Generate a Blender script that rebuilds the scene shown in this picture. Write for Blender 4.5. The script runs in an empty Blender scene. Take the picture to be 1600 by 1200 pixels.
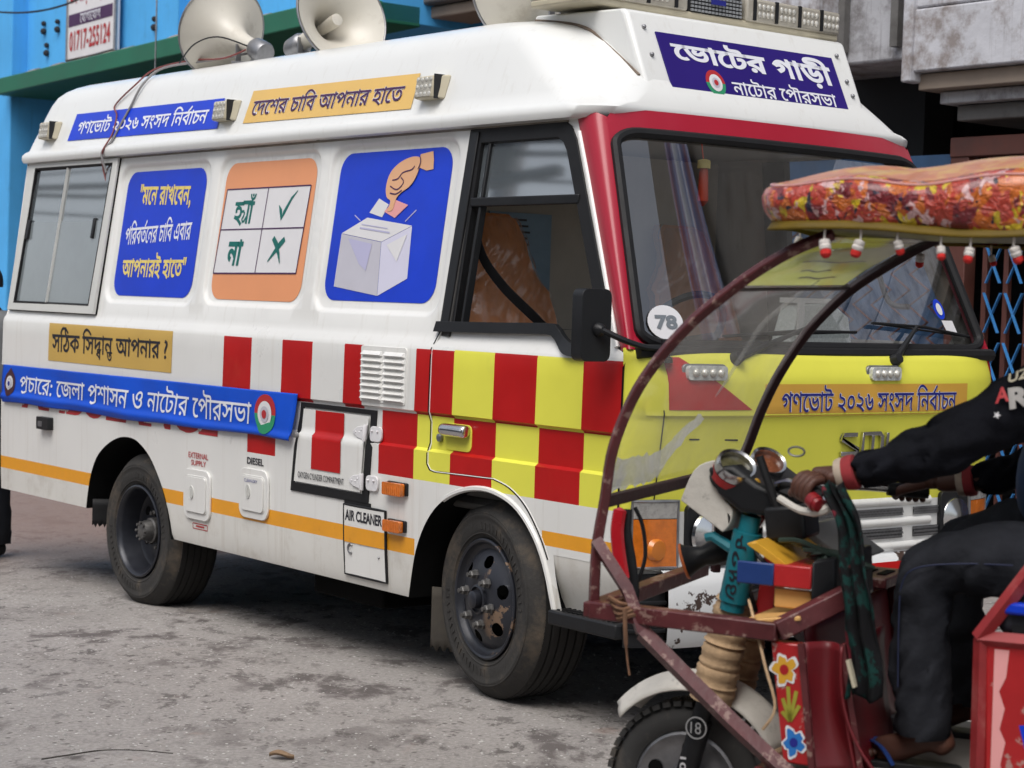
import bpy, bmesh, math, random
import numpy as np
from mathutils import Vector, Matrix, Euler
from mathutils.geometry import delaunay_2d_cdt
random.seed(7)
S = bpy.context.scene
COL = S.collection
R = math.radians

# ---------------------------------------------------------------- camera
cam = bpy.data.cameras.new('camera')
camo = bpy.data.objects.new('camera', cam); COL.objects.link(camo)
_m = [[0.99948471, 0.03209842, 0.0], [0.00140733, -0.04382156, 0.99903838], [0.03206755, -0.99852359, -0.04384416]]
cx = Vector((_m[0][0], _m[1][0], _m[2][0])); cy = -Vector((_m[0][1], _m[1][1], _m[2][1])); cz = -Vector((_m[0][2], _m[1][2], _m[2][2]))
camo.matrix_world = Matrix(((cx.x, cy.x, cz.x, 0), (cx.y, cy.y, cz.y, 0), (cx.z, cy.z, cz.z, 1.557), (0, 0, 0, 1)))
cam.sensor_width = 36; cam.lens = 67.5; cam.clip_end = 500; cam.clip_start = .05
cam.dof.use_dof = True; cam.dof.focus_distance = 7.7; cam.dof.aperture_fstop = 5.0
S.camera = camo

# ---------------------------------------------------------------- sky, sun, exposure
SUN_EL, SUN_ROT = R(58), R(205)
w = bpy.data.worlds.new('World'); S.world = w; w.use_nodes = True
nt = w.node_tree
sky = nt.nodes.new('ShaderNodeTexSky'); sky.sky_type = 'NISHITA'; sky.sun_disc = False
sky.sun_elevation = SUN_EL; sky.sun_rotation = SUN_ROT; sky.air_density = 1.0; sky.dust_density = 3.0
hs = nt.nodes.new('ShaderNodeHueSaturation'); hs.inputs['Saturation'].default_value = .42
nt.links.new(sky.outputs[0], hs.inputs['Color'])
bg = nt.nodes['Background']; nt.links.new(hs.outputs[0], bg.inputs['Color']); bg.inputs['Strength'].default_value = .13
sl = bpy.data.lights.new('sun', 'SUN'); sl.energy = 1.3; sl.angle = R(40); sl.color = (1, .97, .93)
so = bpy.data.objects.new('sun', sl); COL.objects.link(so)
sd = Vector((math.sin(SUN_ROT) * math.cos(SUN_EL), math.cos(SUN_ROT) * math.cos(SUN_EL), math.sin(SUN_EL)))
so.rotation_euler = (-sd).to_track_quat('-Z', 'Y').to_euler(); so.location = sd * 30
S.view_settings.view_transform = 'Standard'; S.view_settings.look = 'None'
S.view_settings.exposure = 0.52; S.view_settings.gamma = 1
S.cycles.max_bounces = 7; S.cycles.transparent_max_bounces = 12; S.cycles.caustics_reflective = False; S.cycles.caustics_refractive = False

# ---------------------------------------------------------------- object helpers
def tag(o, label=None, cat=None, group=None, kind=None):
    if label: o['label'] = label
    if cat: o['category'] = cat
    if group: o['group'] = group
    if kind: o['kind'] = kind
    return o
def empty(name, loc=(0, 0, 0), rz=0, label=None, cat=None, group=None):
    o = bpy.data.objects.new(name, None); COL.objects.link(o)
    o.location = loc; o.rotation_euler = (0, 0, rz); o.empty_display_size = .2
    return tag(o, label, cat, group)

class MB:
    """collects shapes and links them as ONE mesh object"""
    def __init__(s): s.v = []; s.f = []; s.m = []
    def add(s, vs, fs, mi=0, M=None):
        o = len(s.v)
        for p in vs:
            p = Vector(p)
            if M is not None: p = M @ p
            s.v.append(tuple(p))
        for i, f in enumerate(fs):
            s.f.append(tuple(k + o for k in f)); s.m.append(mi[i] if isinstance(mi, (list, tuple)) else mi)
        return s
    def box(s, c, d, rot=None, mi=0):
        x, y, z = d[0] / 2, d[1] / 2, d[2] / 2
        vs = [(i, j, k) for i in (-x, x) for j in (-y, y) for k in (-z, z)]
        fs = [(0, 1, 3, 2), (4, 6, 7, 5), (0, 4, 5, 1), (2, 3, 7, 6), (0, 2, 6, 4), (1, 5, 7, 3)]
        M = Matrix.Translation(Vector(c))
        if rot is not None: M = M @ (rot.to_matrix().to_4x4() if isinstance(rot, Euler) else (rot if len(rot) == 4 else Euler(rot).to_matrix().to_4x4()))
        return s.add(vs, fs, mi, M)
    def hexa(s, lo, hi, mi=0):
        "eight corners: lower ring of 4 and upper ring of 4"
        return s.add(list(lo) + list(hi), [(3, 2, 1, 0), (4, 5, 6, 7)] + [(i, (i + 1) % 4, 4 + (i + 1) % 4, 4 + i) for i in range(4)], mi)
    def tube(s, path, r, n=8, mi=0, caps=True, closed=False, flat=None):
        P = [Vector(p) for p in path]; N = len(P)
        rr = r if isinstance(r, (list, tuple)) else [r] * N
        T = []
        for i in range(N):
            a = P[(i - 1) % N] if (closed or i > 0) else P[i]; b = P[(i + 1) % N] if (closed or i < N - 1) else P[i]
            t = b - a; T.append(t.normalized() if t.length > 1e-9 else Vector((0, 0, 1)))
        up = Vector((0, 0, 1)) if abs(T[0].z) < .9 else Vector((1, 0, 0))
        x = (up - T[0] * up.dot(T[0])).normalized()
        vs = []
        for i in range(N):
            x = x - T[i] * x.dot(T[i])
            x = x.normalized() if x.length > 1e-6 else T[i].orthogonal().normalized()
            y = T[i].cross(x)
            for k in range(n):
                an = 2 * math.pi * k / n
                q = x * math.cos(an) * (flat[0] if flat else 1) + y * math.sin(an) * (flat[1] if flat else 1)
                vs.append(P[i] + q * rr[i])
        fs = []
        L = N if closed else N - 1
        for i in range(L):
            j = (i + 1) % N
            for k in range(n):
                fs.append((i * n + k, i * n + (k + 1) % n, j * n + (k + 1) % n, j * n + k))
        if caps and not closed:
            fs.append(tuple(range(n - 1, -1, -1))); fs.append(tuple((N - 1) * n + k for k in range(n)))
        return s.add(vs, fs, mi)
    def bar(s, a, b, wd, ht, mi=0, up=(0, 0, 1)):
        a = Vector(a); b = Vector(b); t = (b - a).normalized(); u = Vector(up)
        x = t.cross(u); x = x.normalized() if x.length > 1e-5 else t.orthogonal().normalized(); y = x.cross(t)
        c = [(-1, -1), (1, -1), (1, 1), (-1, 1)]
        return s.hexa([a + x * (i * wd / 2) + y * (j * ht / 2) for i, j in c], [b + x * (i * wd / 2) + y * (j * ht / 2) for i, j in c], mi)
    def lathe(s, prof, M=None, n=32, mi=0, arc=None):
        "prof: list of (r, h) about local z; M places it; mi may be a list per segment"
        full = arc is None
        a0, a1 = (0, 2 * math.pi) if full else arc
        cols = n if full else n + 1
        vs = []
        for r, h in prof:
            for k in range(cols):
                an = a0 + (a1 - a0) * k / n
                vs.append((r * math.cos(an), r * math.sin(an), h))
        fs = []; ms = []
        for i in range(len(prof) - 1):
            for k in range(n):
                k2 = (k + 1) % cols
                fs.append((i * cols + k, i * cols + k2, (i + 1) * cols + k2, (i + 1) * cols + k)); ms.append(mi[i] if isinstance(mi, (list, tuple)) else mi)
        return s.add(vs, fs, ms, M)
    def ball(s, c, r, M=None, nu=12, nv=8, mi=0):
        r = r if isinstance(r, (tuple, list)) else (r, r, r)
        vs = []; fs = []
        for j in range(nv + 1):
            ph = math.pi * j / nv
            for i in range(nu):
                th = 2 * math.pi * i / nu
                vs.append((math.sin(ph) * math.cos(th) * r[0], math.sin(ph) * math.sin(th) * r[1], math.cos(ph) * r[2]))
        for j in range(nv):
            for i in range(nu):
                i2 = (i + 1) % nu
                fs.append((j * nu + i, (j + 1) * nu + i, (j + 1) * nu + i2, j * nu + i2))
        T = Matrix.Translation(Vector(c))
        if M is not None: T = T @ M
        return s.add(vs, fs, mi, T)
    def grid(s, fn, nu, nv, mi=0, flip=False):
        vs = [fn(i / nu, j / nv) for j in range(nv + 1) for i in range(nu + 1)]
        fs = []
        for j in range(nv):
            for i in range(nu):
                a = j * (nu + 1) + i; f = (a, a + 1, a + nu + 2, a + nu + 1)
                fs.append(f[::-1] if flip else f)
        return s.add(vs, fs, mi)
    def prism(s, poly, fn, h0, h1, mi=0, hole=None):
        "2D polygon extruded from h0 to h1 through fn(x, y, h)"
        V2, T = cdt([poly] + ([hole] if hole else []), inside=lambda x, y: pip(x, y, poly) and not (hole and pip(x, y, hole)))
        n = len(V2)
        vs = [fn(x, y, h1) for x, y in V2] + [fn(x, y, h0) for x, y in V2]
        fs = [t for t in T] + [tuple(k + n for k in reversed(t)) for t in T]
        ed = {}
        for t in T:
            for a, b in ((t[0], t[1]), (t[1], t[2]), (t[2], t[0])): ed[(a, b)] = 1
        for a, b in list(ed):
            if (b, a) not in ed: fs.append((b, a, a + n, b + n))
        return s.add(vs, fs, mi)
    def build(s, name, mats, parent=None, smooth=35, bevel=0, seg=2, merge=True, solid=0, sub=0):
        me = bpy.data.meshes.new(name); me.from_pydata(s.v, [], s.f)
        mats = mats if isinstance(mats, (list, tuple)) else [mats]
        for m in mats: me.materials.append(m)
        for p, mi in zip(me.polygons, s.m): p.material_index = mi
        bm = bmesh.new(); bm.from_mesh(me)
        if merge: bmesh.ops.remove_doubles(bm, verts=bm.verts, dist=1e-5)
        bmesh.ops.dissolve_degenerate(bm, edges=bm.edges, dist=1e-6)
        bmesh.ops.recalc_face_normals(bm, faces=bm.faces)
        bm.to_mesh(me); bm.free()
        if smooth:
            for p in me.polygons: p.use_smooth = True
            me.set_sharp_from_angle(angle=R(smooth))
        o = bpy.data.objects.new(name, me); COL.objects.link(o)
        if parent is not None: o.parent = parent
        if solid:
            md = o.modifiers.new('solid', 'SOLIDIFY'); md.thickness = solid; md.offset = 0
        if bevel:
            md = o.modifiers.new('bevel', 'BEVEL'); md.width = bevel; md.segments = seg; md.limit_method = 'ANGLE'; md.angle_limit = R(40); md.harden_normals = False
        if sub:
            md = o.modifiers.new('sub', 'SUBSURF'); md.levels = sub; md.render_levels = sub
        return o

def pip(x, y, poly):
    c = False; n = len(poly); j = n - 1
    for i in range(n):
        xi, yi = poly[i]; xj, yj = poly[j]
        if (yi > y) != (yj > y) and x < (xj - xi) * (y - yi) / (yj - yi) + xi: c = not c
        j = i
    return c
def cdt(loops, extra=(), lines=(), inside=None):
    V = []; E = []
    for L in loops:
        o = len(V); n = len(L); V += [Vector((p[0], p[1])) for p in L]; E += [(o + i, o + (i + 1) % n) for i in range(n)]
    for L in lines:
        o = len(V); V += [Vector((p[0], p[1])) for p in L]; E += [(o + i, o + i + 1) for i in range(len(L) - 1)]
    V += [Vector((p[0], p[1])) for p in extra]
    r = delaunay_2d_cdt(V, E, [], 0, 1e-5, False)
    v2 = [(p.x, p.y) for p in r[0]]
    T = []
    for t in r[2]:
        x = sum(v2[k][0] for k in t) / 3; y = sum(v2[k][1] for k in t) / 3
        if inside is None or inside(x, y): T.append(tuple(t))
    return v2, T
def rrect(x0, x1, y0, y1, r, n=5):
    p = []
    for cx_, cy_, a in ((x1 - r, y1 - r, 0), (x0 + r, y1 - r, 90), (x0 + r, y0 + r, 180), (x1 - r, y0 + r, 270)):
        for k in range(n + 1):
            an = R(a + 90 * k / n); p.append((cx_ + r * math.cos(an), cy_ + r * math.sin(an)))
    return p
def ellipse(x, y, rx, ry=None, n=24):
    ry = ry or rx
    return [(x + rx * math.cos(2 * math.pi * k / n), y + ry * math.sin(2 * math.pi * k / n)) for k in range(n)]
def dens(poly, d, closed=True):
    out = []; n = len(poly)
    for i in range(n if closed else n - 1):
        a = poly[i]; b = poly[(i + 1) % n]; k = max(1, int(math.hypot(b[0] - a[0], b[1] - a[1]) / d))
        out += [(a[0] + (b[0] - a[0]) * j / k, a[1] + (b[1] - a[1]) * j / k) for j in range(k)]
    if not closed: out.append(poly[-1])
    return out
def catmull(pts, n=6, closed=False):
    P = [Vector(p) for p in pts]; out = []; N = len(P)
    for i in range(N if closed else N - 1):
        if closed: a, b, c_, d = P[(i - 1) % N], P[i], P[(i + 1) % N], P[(i + 2) % N]
        else: a, b, c_, d = P[max(i - 1, 0)], P[i], P[i + 1], P[min(i + 2, N - 1)]
        for k in range(n):
            t = k / n
            out.append(.5 * ((2 * b) + (c_ - a) * t + (2 * a - 5 * b + 4 * c_ - d) * t * t + (3 * b - a - 3 * c_ + d) * t ** 3))
    if not closed: out.append(P[-1])
    return out
def sm(e0, e1, x):
    t = min(1, max(0, (x - e0) / (e1 - e0))); return t * t * (3 - 2 * t)

# ---------------------------------------------------------------- materials
def NN(nt, t, **kw):
    n = nt.nodes.new(t)
    for k, v in kw.items(): setattr(n, k, v)
    return n
def mat(name, col, rough=.5, metal=0., var=.08, scale=6., bump=0., bscale=60., coat=0., dirt=None, dcol=(.2, .17, .13), dscale=4., spec=.5, emit=0, stretch=(1, 1, 1), rvar=.1, sheen=0):
    m = bpy.data.materials.new(name); m.use_nodes = True; nt = m.node_tree; L = nt.links.new
    b = nt.nodes['Principled BSDF']
    b.inputs['Roughness'].default_value = rough; b.inputs['Metallic'].default_value = metal
    b.inputs['Coat Weight'].default_value = coat; b.inputs['Coat Roughness'].default_value = .06
    b.inputs['Specular IOR Level'].default_value = spec
    if sheen: b.inputs['Sheen Weight'].default_value = sheen
    tc = NN(nt, 'ShaderNodeTexCoord'); mp = NN(nt, 'ShaderNodeMapping'); mp.inputs['Scale'].default_value = stretch
    L(tc.outputs['Object'], mp.inputs['Vector'])
    n1 = NN(nt, 'ShaderNodeTexNoise'); n1.inputs['Scale'].default_value = scale; n1.inputs['Detail'].default_value = 6; n1.inputs['Roughness'].default_value = .62
    L(mp.outputs[0], n1.inputs['Vector'])
    mr = NN(nt, 'ShaderNodeMapRange'); mr.inputs['From Min'].default_value = .3; mr.inputs['From Max'].default_value = .7
    mr.inputs['To Min'].default_value = 1 - var; mr.inputs['To Max'].default_value = 1 + var
    L(n1.outputs['Fac'], mr.inputs['Value'])
    mx = NN(nt, 'ShaderNodeVectorMath', operation='SCALE'); mx.inputs[0].default_value = col[:3]; L(mr.outputs[0], mx.inputs['Scale'])
    out = mx.outputs[0]
    if rvar:
        rr = NN(nt, 'ShaderNodeMapRange'); rr.inputs['From Min'].default_value = .3; rr.inputs['From Max'].default_value = .7
        rr.inputs['To Min'].default_value = max(.02, rough - rvar * rough); rr.inputs['To Max'].default_value = min(1, rough + rvar); L(n1.outputs['Fac'], rr.inputs['Value']); L(rr.outputs[0], b.inputs['Roughness'])
    if dirt:
        n2 = NN(nt, 'ShaderNodeTexNoise'); n2.inputs['Scale'].default_value = dscale; n2.inputs['Detail'].default_value = 9; n2.inputs['Roughness'].default_value = .7
        L(mp.outputs[0], n2.inputs['Vector'])
        r2 = NN(nt, 'ShaderNodeMapRange'); r2.inputs['From Min'].default_value = dirt[0]; r2.inputs['From Max'].default_value = dirt[1]; r2.inputs['To Max'].default_value = dirt[2]
        L(n2.outputs['Fac'], r2.inputs['Value'])
        mm = NN(nt, 'ShaderNodeMix', data_type='RGBA'); L(r2.outputs[0], mm.inputs['Factor']); L(out, mm.inputs['A']); mm.inputs['B'].default_value = (*dcol, 1)
        out = mm.outputs['Result']
    L(out, b.inputs['Base Color'])
    if bump:
        n3 = NN(nt, 'ShaderNodeTexNoise'); n3.inputs['Scale'].default_value = bscale; n3.inputs['Detail'].default_value = 4
        L(mp.outputs[0], n3.inputs['Vector'])
        bp = NN(nt, 'ShaderNodeBump'); bp.inputs['Strength'].default_value = bump; bp.inputs['Distance'].default_value = .01
        L(n3.outputs['Fac'], bp.inputs['Height']); L(bp.outputs[0], b.inputs['Normal'])
    if emit:
        b.inputs['Emission Color'].default_value = (*col[:3], 1); b.inputs['Emission Strength'].default_value = emit
    return m
def glass(name, tint=(.75, .8, .8), rough=.0, ior=1.5, haze=0., hcol=(.6, .6, .58)):
    m = bpy.data.materials.new(name); m.use_nodes = True; nt = m.node_tree; L = nt.links.new
    for n in list(nt.nodes):
        if n.type != 'OUTPUT_MATERIAL': nt.nodes.remove(n)
    out = nt.nodes['Material Output']
    tr = NN(nt, 'ShaderNodeBsdfTransparent'); tr.inputs[0].default_value = (*tint, 1)
    gl = NN(nt, 'ShaderNodeBsdfGlossy'); gl.inputs['Roughness'].default_value = rough
    geo = NN(nt, 'ShaderNodeNewGeometry'); dt = NN(nt, 'ShaderNodeVectorMath', operation='DOT_PRODUCT'); L(geo.outputs['Normal'], dt.inputs[0]); L(geo.outputs['Incoming'], dt.inputs[1])
    ab = NN(nt, 'ShaderNodeMath', operation='ABSOLUTE'); L(dt.outputs['Value'], ab.inputs[0]); om = NN(nt, 'ShaderNodeMath', operation='SUBTRACT'); om.inputs[0].default_value = 1; L(ab.outputs[0], om.inputs[1])
    pw = NN(nt, 'ShaderNodeMath', operation='POWER'); L(om.outputs[0], pw.inputs[0]); pw.inputs[1].default_value = 5; r0 = 1.9 * ((ior - 1) / (ior + 1)) ** 2
    ma = NN(nt, 'ShaderNodeMath', operation='MULTIPLY_ADD'); L(pw.outputs[0], ma.inputs[0]); ma.inputs[1].default_value = 1 - r0; ma.inputs[2].default_value = r0
    mx = NN(nt, 'ShaderNodeMixShader'); L(ma.outputs[0], mx.inputs[0]); L(tr.outputs[0], mx.inputs[1]); L(gl.outputs[0], mx.inputs[2])
    last = mx.outputs[0]
    if haze:
        d1 = NN(nt, 'ShaderNodeBsdfDiffuse'); d1.inputs[0].default_value = (*hcol, 1); d2 = NN(nt, 'ShaderNodeBsdfTranslucent'); d2.inputs[0].default_value = (*hcol, 1)
        df = NN(nt, 'ShaderNodeAddShader') if False else NN(nt, 'ShaderNodeMixShader'); L(d1.outputs[0], df.inputs[1]); L(d2.outputs[0], df.inputs[2])
        tc = NN(nt, 'ShaderNodeTexCoord'); n = NN(nt, 'ShaderNodeTexNoise'); n.inputs['Scale'].default_value = 5; n.inputs['Detail'].default_value = 8; n.inputs['Roughness'].default_value = .7; n.inputs['Distortion'].default_value = 1.2
        L(tc.outputs['Object'], n.inputs['Vector'])
        r = NN(nt, 'ShaderNodeMapRange'); r.inputs['From Min'].default_value = .35; r.inputs['From Max'].default_value = .75; r.inputs['To Min'].default_value = haze * .45; r.inputs['To Max'].default_value = haze * 1.7
        L(n.outputs['Fac'], r.inputs['Value'])
        m2 = NN(nt, 'ShaderNodeMixShader'); L(r.outputs[0], m2.inputs[0]); L(last, m2.inputs[1]); L(df.outputs[0], m2.inputs[2]); last = m2.outputs[0]
    L(last, out.inputs['Surface'])
    return m

M_white = mat('white_paint', (.755, .75, .72), .28, bump=.05, bscale=3, var=.03, scale=2, coat=.5, dirt=(.62, .85, .35), dcol=(.42, .36, .27), dscale=3.2, rvar=.05)
def streaks(m, amt=.3, col=(.38, .32, .24, 1)):
    "rain-washed dirt trails: narrow stains running down the panel"
    nt = m.node_tree; b = nt.nodes['Principled BSDF']; src = b.inputs['Base Color'].links[0].from_socket
    tc = NN(nt, 'ShaderNodeTexCoord'); mp = NN(nt, 'ShaderNodeMapping'); mp.inputs['Scale'].default_value = (26, 26, 1.3); nt.links.new(tc.outputs['Object'], mp.inputs[0])
    n = NN(nt, 'ShaderNodeTexNoise'); n.inputs['Scale'].default_value = 1; n.inputs['Detail'].default_value = 5; n.inputs['Roughness'].default_value = .65; nt.links.new(mp.outputs[0], n.inputs[0])
    r = NN(nt, 'ShaderNodeMapRange'); r.inputs[1].default_value = .56; r.inputs[2].default_value = .80; r.inputs[4].default_value = amt; nt.links.new(n.outputs['Fac'], r.inputs[0])
    mx = NN(nt, 'ShaderNodeMix', data_type='RGBA'); nt.links.new(r.outputs[0], mx.inputs['Factor']); nt.links.new(src, mx.inputs['A']); mx.inputs['B'].default_value = col; nt.links.new(mx.outputs['Result'], b.inputs['Base Color'])
M_skirt = mat('white_paint_dirty', (.68, .665, .62), .4, var=.05, scale=3, coat=.2, dirt=(.52, .8, .55), dcol=(.36, .30, .22), dscale=5)
M_roof = mat('gelcoat_white', (.74, .745, .725), .3, bump=.05, bscale=3, var=.025, scale=1.5, coat=.4, dirt=(.66, .9, .4), dcol=(.4, .36, .28), dscale=2.5, stretch=(1, 1, .4), rvar=.05)
streaks(M_white, .28); streaks(M_skirt, .4); streaks(M_roof, .22)
M_red = mat('red_vinyl', (.44, .007, .007), .34, var=.10, scale=4, coat=.06, spec=.3, bump=.13, bscale=6, dirt=(.6, .8, .35), dcol=(.42, .09, .03), dscale=2.2, rvar=.05)
M_maroon = mat('crimson_paint', (.36, .009, .028), .3, var=.05, scale=3, coat=.2, spec=.4, rvar=.05)
M_yel = mat('yellow_vinyl', (.76, .735, .085), .40, var=.035, scale=3, coat=.05, spec=.3, bump=.13, bscale=6, dirt=(.6, .85, .25), dcol=(.40, .38, .10), rvar=.05)
M_stripe = mat('amber_reflective', (.78, .33, .012), .4, var=.06, scale=9, coat=.2, dirt=(.62, .74, .6), dcol=(.33, .12, .01), dscale=14)
M_blue = mat('blue_vinyl', (.004, .042, .55), .4, var=.14, scale=2.5, coat=.05, spec=.35, bump=.15, bscale=5, rvar=.05)
M_blue2 = mat('blue_banner_cloth', (.004, .075, .56), .45, spec=.25, var=.10, scale=3, bump=.15, bscale=12)
M_navy = mat('navy_board', (.022, .009, .16), .45, spec=.25, var=.06, scale=3)
M_ochre = mat('ochre_vinyl', (.56, .36, .085), .45, var=.05, scale=4, coat=.1)
M_sand = mat('sand_vinyl', (.72, .46, .13), .45, var=.04, scale=4, coat=.1)
M_orange = mat('salmon_vinyl', (.74, .30, .135), .4, var=.05, scale=2, coat=.15)
M_paper = mat('white_vinyl', (.70, .69, .70), .45, var=.03)
M_lett = mat('white_lettering', (.74, .75, .80), .5, var=.02)
M_lettY = mat('yellow_lettering', (.76, .60, .17), .5, var=.02)
M_lettK = mat('black_lettering', (.012, .012, .02), .5, var=.02)
M_lettG = mat('green_lettering', (.0, .13, .11), .5, var=.03)
M_lettB = mat('navy_lettering', (.012, .016, .22), .5, var=.02)
M_lettP = mat('plum_lettering', (.055, .012, .075), .5, var=.02)
M_lettR = mat('red_lettering', (.42, .02, .025), .5, var=.06)
M_pink = mat('pink_print', (.76, .34, .33), .5, var=.02)
M_skinprint = mat('peach_print', (.72, .40, .22), .5, var=.02)
M_lilac = mat('lilac_print', (.45, .44, .62), .5, var=.04, scale=3)
M_lilac2 = mat('pale_lilac_print', (.62, .61, .74), .5, var=.04, scale=3)
M_lilac3 = mat('grey_lilac_print', (.50, .49, .55), .5, var=.05, scale=3)
M_green = mat('green_print', (.02, .26, .12), .5, var=.03)
M_rubber = mat('black_rubber', (.010, .010, .011), .55, var=.2, scale=12, spec=.3)
M_trim = mat('black_plastic', (.011, .0115, .013), .42, var=.15, scale=10, bump=.05, bscale=200, spec=.35)
M_alu = mat('aluminium_frame', (.60, .60, .57), .42, .05, var=.04)
M_chrome = mat('chrome', (.62, .62, .62), .14, 1., var=.06, scale=9)
M_steel = mat('dull_steel', (.30, .30, .31), .42, .9, var=.2, scale=20)
M_dark = mat('underbody_black', (.006, .006, .006), .9, var=.3, scale=8, spec=.1)
M_tyre = mat('tyre_rubber', (.042, .040, .038), .85, spec=.25, var=.22, scale=7, bump=.25, bscale=70, dirt=(.52, .68, .6), dcol=(.15, .115, .08), dscale=3.6)
M_tread = mat('tyre_tread', (.022, .021, .020), .85, var=.25, scale=12, bump=.2, bscale=60)
M_rim = mat('rim_paint', (.024, .026, .034), .33, .25, var=.2, scale=8, bump=.08, bscale=40, dirt=(.6, .8, .3), dcol=(.16, .14, .12), dscale=5)
M_rimmud = mat('rim_paint_muddy', (.024, .026, .034), .4, .2, var=.2, scale=8, bump=.08, bscale=40, dirt=(.55, .565, .85), dcol=(.26, .17, .11), dscale=5.2)
def mask_front(m):
    "mud only on the half of the rim that faces the road splash (object x > 0)"
    nt = m.node_tree; mixn = [n for n in nt.nodes if n.type == 'MIX'][0]; src = mixn.inputs['Factor'].links[0].from_socket
    tc = NN(nt, 'ShaderNodeTexCoord'); sx = NN(nt, 'ShaderNodeSeparateXYZ'); nt.links.new(tc.outputs['Object'], sx.inputs[0])
    r = NN(nt, 'ShaderNodeMapRange'); r.inputs[1].default_value = .03; r.inputs[2].default_value = .07; nt.links.new(sx.outputs['X'], r.inputs[0])
    k = NN(nt, 'ShaderNodeMath', operation='MULTIPLY'); nt.links.new(src, k.inputs[0]); nt.links.new(r.outputs[0], k.inputs[1]); nt.links.new(k.outputs[0], mixn.inputs['Factor'])
mask_front(M_rimmud)
M_amber = mat('amber_lens', (.62, .16, .015), .18, var=.2, scale=30, coat=.5)
M_clear = mat('clear_lens', (.55, .56, .54), .2, var=.3, scale=60, coat=.6, bump=.2, bscale=150)
M_led = mat('led_cells', (.62, .60, .54), .18, .3, var=.25, scale=40, coat=.6)
M_cream = mat('yellowed_plastic', (.50, .45, .33), .45, var=.12, scale=8, dirt=(.5, .75, .4), dcol=(.22, .19, .13))
M_horn = mat('horn_cream', (.60, .565, .49), .42, var=.06, scale=3, coat=.15, dirt=(.56, .75, .5), dcol=(.30, .25, .19), dscale=6)
M_glass = glass('tinted_glass', (.50, .52, .52), ior=1.62)
M_wind = glass('windscreen_glass', (.86, .88, .87), ior=2.15)
M_darkglass = mat('mirror_dark_glass', (.10, .115, .125), .04, .0, var=.1, scale=2, coat=1., spec=1.0, rvar=0)
M_darkglass.node_tree.nodes['Principled BSDF'].inputs['IOR'].default_value = 2.2
M_frost = mat('frosted_film', (.20, .225, .235), .13, var=.08, scale=3, coat=.9, spec=.9, rvar=0)
M_seat = mat('tan_leather', (.80, .30, .10), .4, var=.15, scale=5, bump=.2, bscale=14)
M_inter = mat('cab_lining', (.46, .41, .34), .7, var=.12, scale=4)
M_interd = mat('cab_dark', (.05, .048, .045), .7, var=.15, scale=4)
# ---------------------------------------------------------------- lettering: glyph outlines, own fill, own layout
_gc = {}; _raw = {}
def _outl(ch):
    if ch in _raw: return _raw[ch]
    c = bpy.data.curves.new('glyph', 'FONT'); c.body = ch; c.size = 1
    o = bpy.data.objects.new('glyph', c); COL.objects.link(o)
    dg = bpy.context.evaluated_depsgraph_get(); dg.update()
    cu = o.evaluated_get(dg).to_curve(dg)
    out = []
    for sp in cu.splines:
        pts = []
        if sp.type == 'BEZIER':
            B = sp.bezier_points; n = len(B)
            for i in range(n):
                a = B[i]; b = B[(i + 1) % n]
                st = 1 if (a.handle_right - a.co).length < 1e-6 and (b.handle_left - b.co).length < 1e-6 else 4
                straight = abs((b.co - a.co).cross(a.handle_right - a.co).length) < 1e-5 and abs((b.co - a.co).cross(b.handle_left - b.co).length) < 1e-5
                if straight: st = 1
                for k in range(st):
                    t = k / st; u = 1 - t
                    p = a.co * u ** 3 + a.handle_right * (3 * u * u * t) + b.handle_left * (3 * u * t * t) + b.co * t ** 3
                    if not pts or (Vector((p.x, p.y)) - Vector(pts[-1])).length > 1e-4: pts.append((p.x, p.y))
        else:
            pts = [(p.co.x, p.co.y) for p in sp.points]
        if len(pts) > 2: out.append(pts)
    o.to_mesh_clear() if False else None
    bpy.data.objects.remove(o); bpy.data.curves.remove(c)
    _raw[ch] = out
    return out
def _bb(cs): 
    xs = [p[0] for c in cs for p in c]; ys = [p[1] for c in cs for p in c]
    return min(xs), max(xs), min(ys), max(ys)
_advc = {}
def _adv(ch):
    if ch not in _advc:
        l0 = _bb(_outl('l'))[0]
        if ch == ' ': a = _bb(_outl('l l'))[1] - _bb(_outl('ll'))[1]
        else:
            cs = _outl(ch + 'l')
            a = _bb(cs[-1:])[0] - l0
        _advc[ch] = a
    return _advc[ch]
def _thick(cs, t):
    if not t: return cs
    big = max(cs, key=lambda c: abs(sum(c[i - 1][0] * c[i][1] - c[i][0] * c[i - 1][1] for i in range(len(c)))))
    if sum(big[i - 1][0] * big[i][1] - big[i][0] * big[i - 1][1] for i in range(len(big))) > 0: t = -t
    out = []
    for c in cs:
        n = len(c); q = []
        for i in range(n):
            a = Vector(c[i - 1]); b = Vector(c[i]); d = Vector(c[(i + 1) % n])
            e1 = (b - a).normalized(); e2 = (d - b).normalized(); n1 = Vector((-e1.y, e1.x)); n2 = Vector((-e2.y, e2.x))
            m = n1 + n2; m = m / max(.5, m.length_squared / 2) if m.length > .2 else n1
            q.append((b.x + m.x * t, b.y + m.y * t))
        out.append(q)
    return out
def _fill(cs):
    V, T = cdt(cs)
    tri = np.array([[V[k] for k in t] for t in T]).mean(axis=1)
    wn = np.zeros(len(tri))
    for c in cs:
        P = np.array(c); Q = np.roll(P, -1, axis=0)
        x = tri[:, 0:1]; y = tri[:, 1:2]
        isl = (Q[:, 0] - P[:, 0]) * (y - P[:, 1]) - (x - P[:, 0]) * (Q[:, 1] - P[:, 1])
        up = (P[:, 1] <= y) & (Q[:, 1] > y) & (isl > 0); dn = (P[:, 1] > y) & (Q[:, 1] <= y) & (isl < 0)
        wn += up.sum(1) - dn.sum(1)
    return V, [t for t, k in zip(T, wn) if abs(k) > .5]
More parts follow.
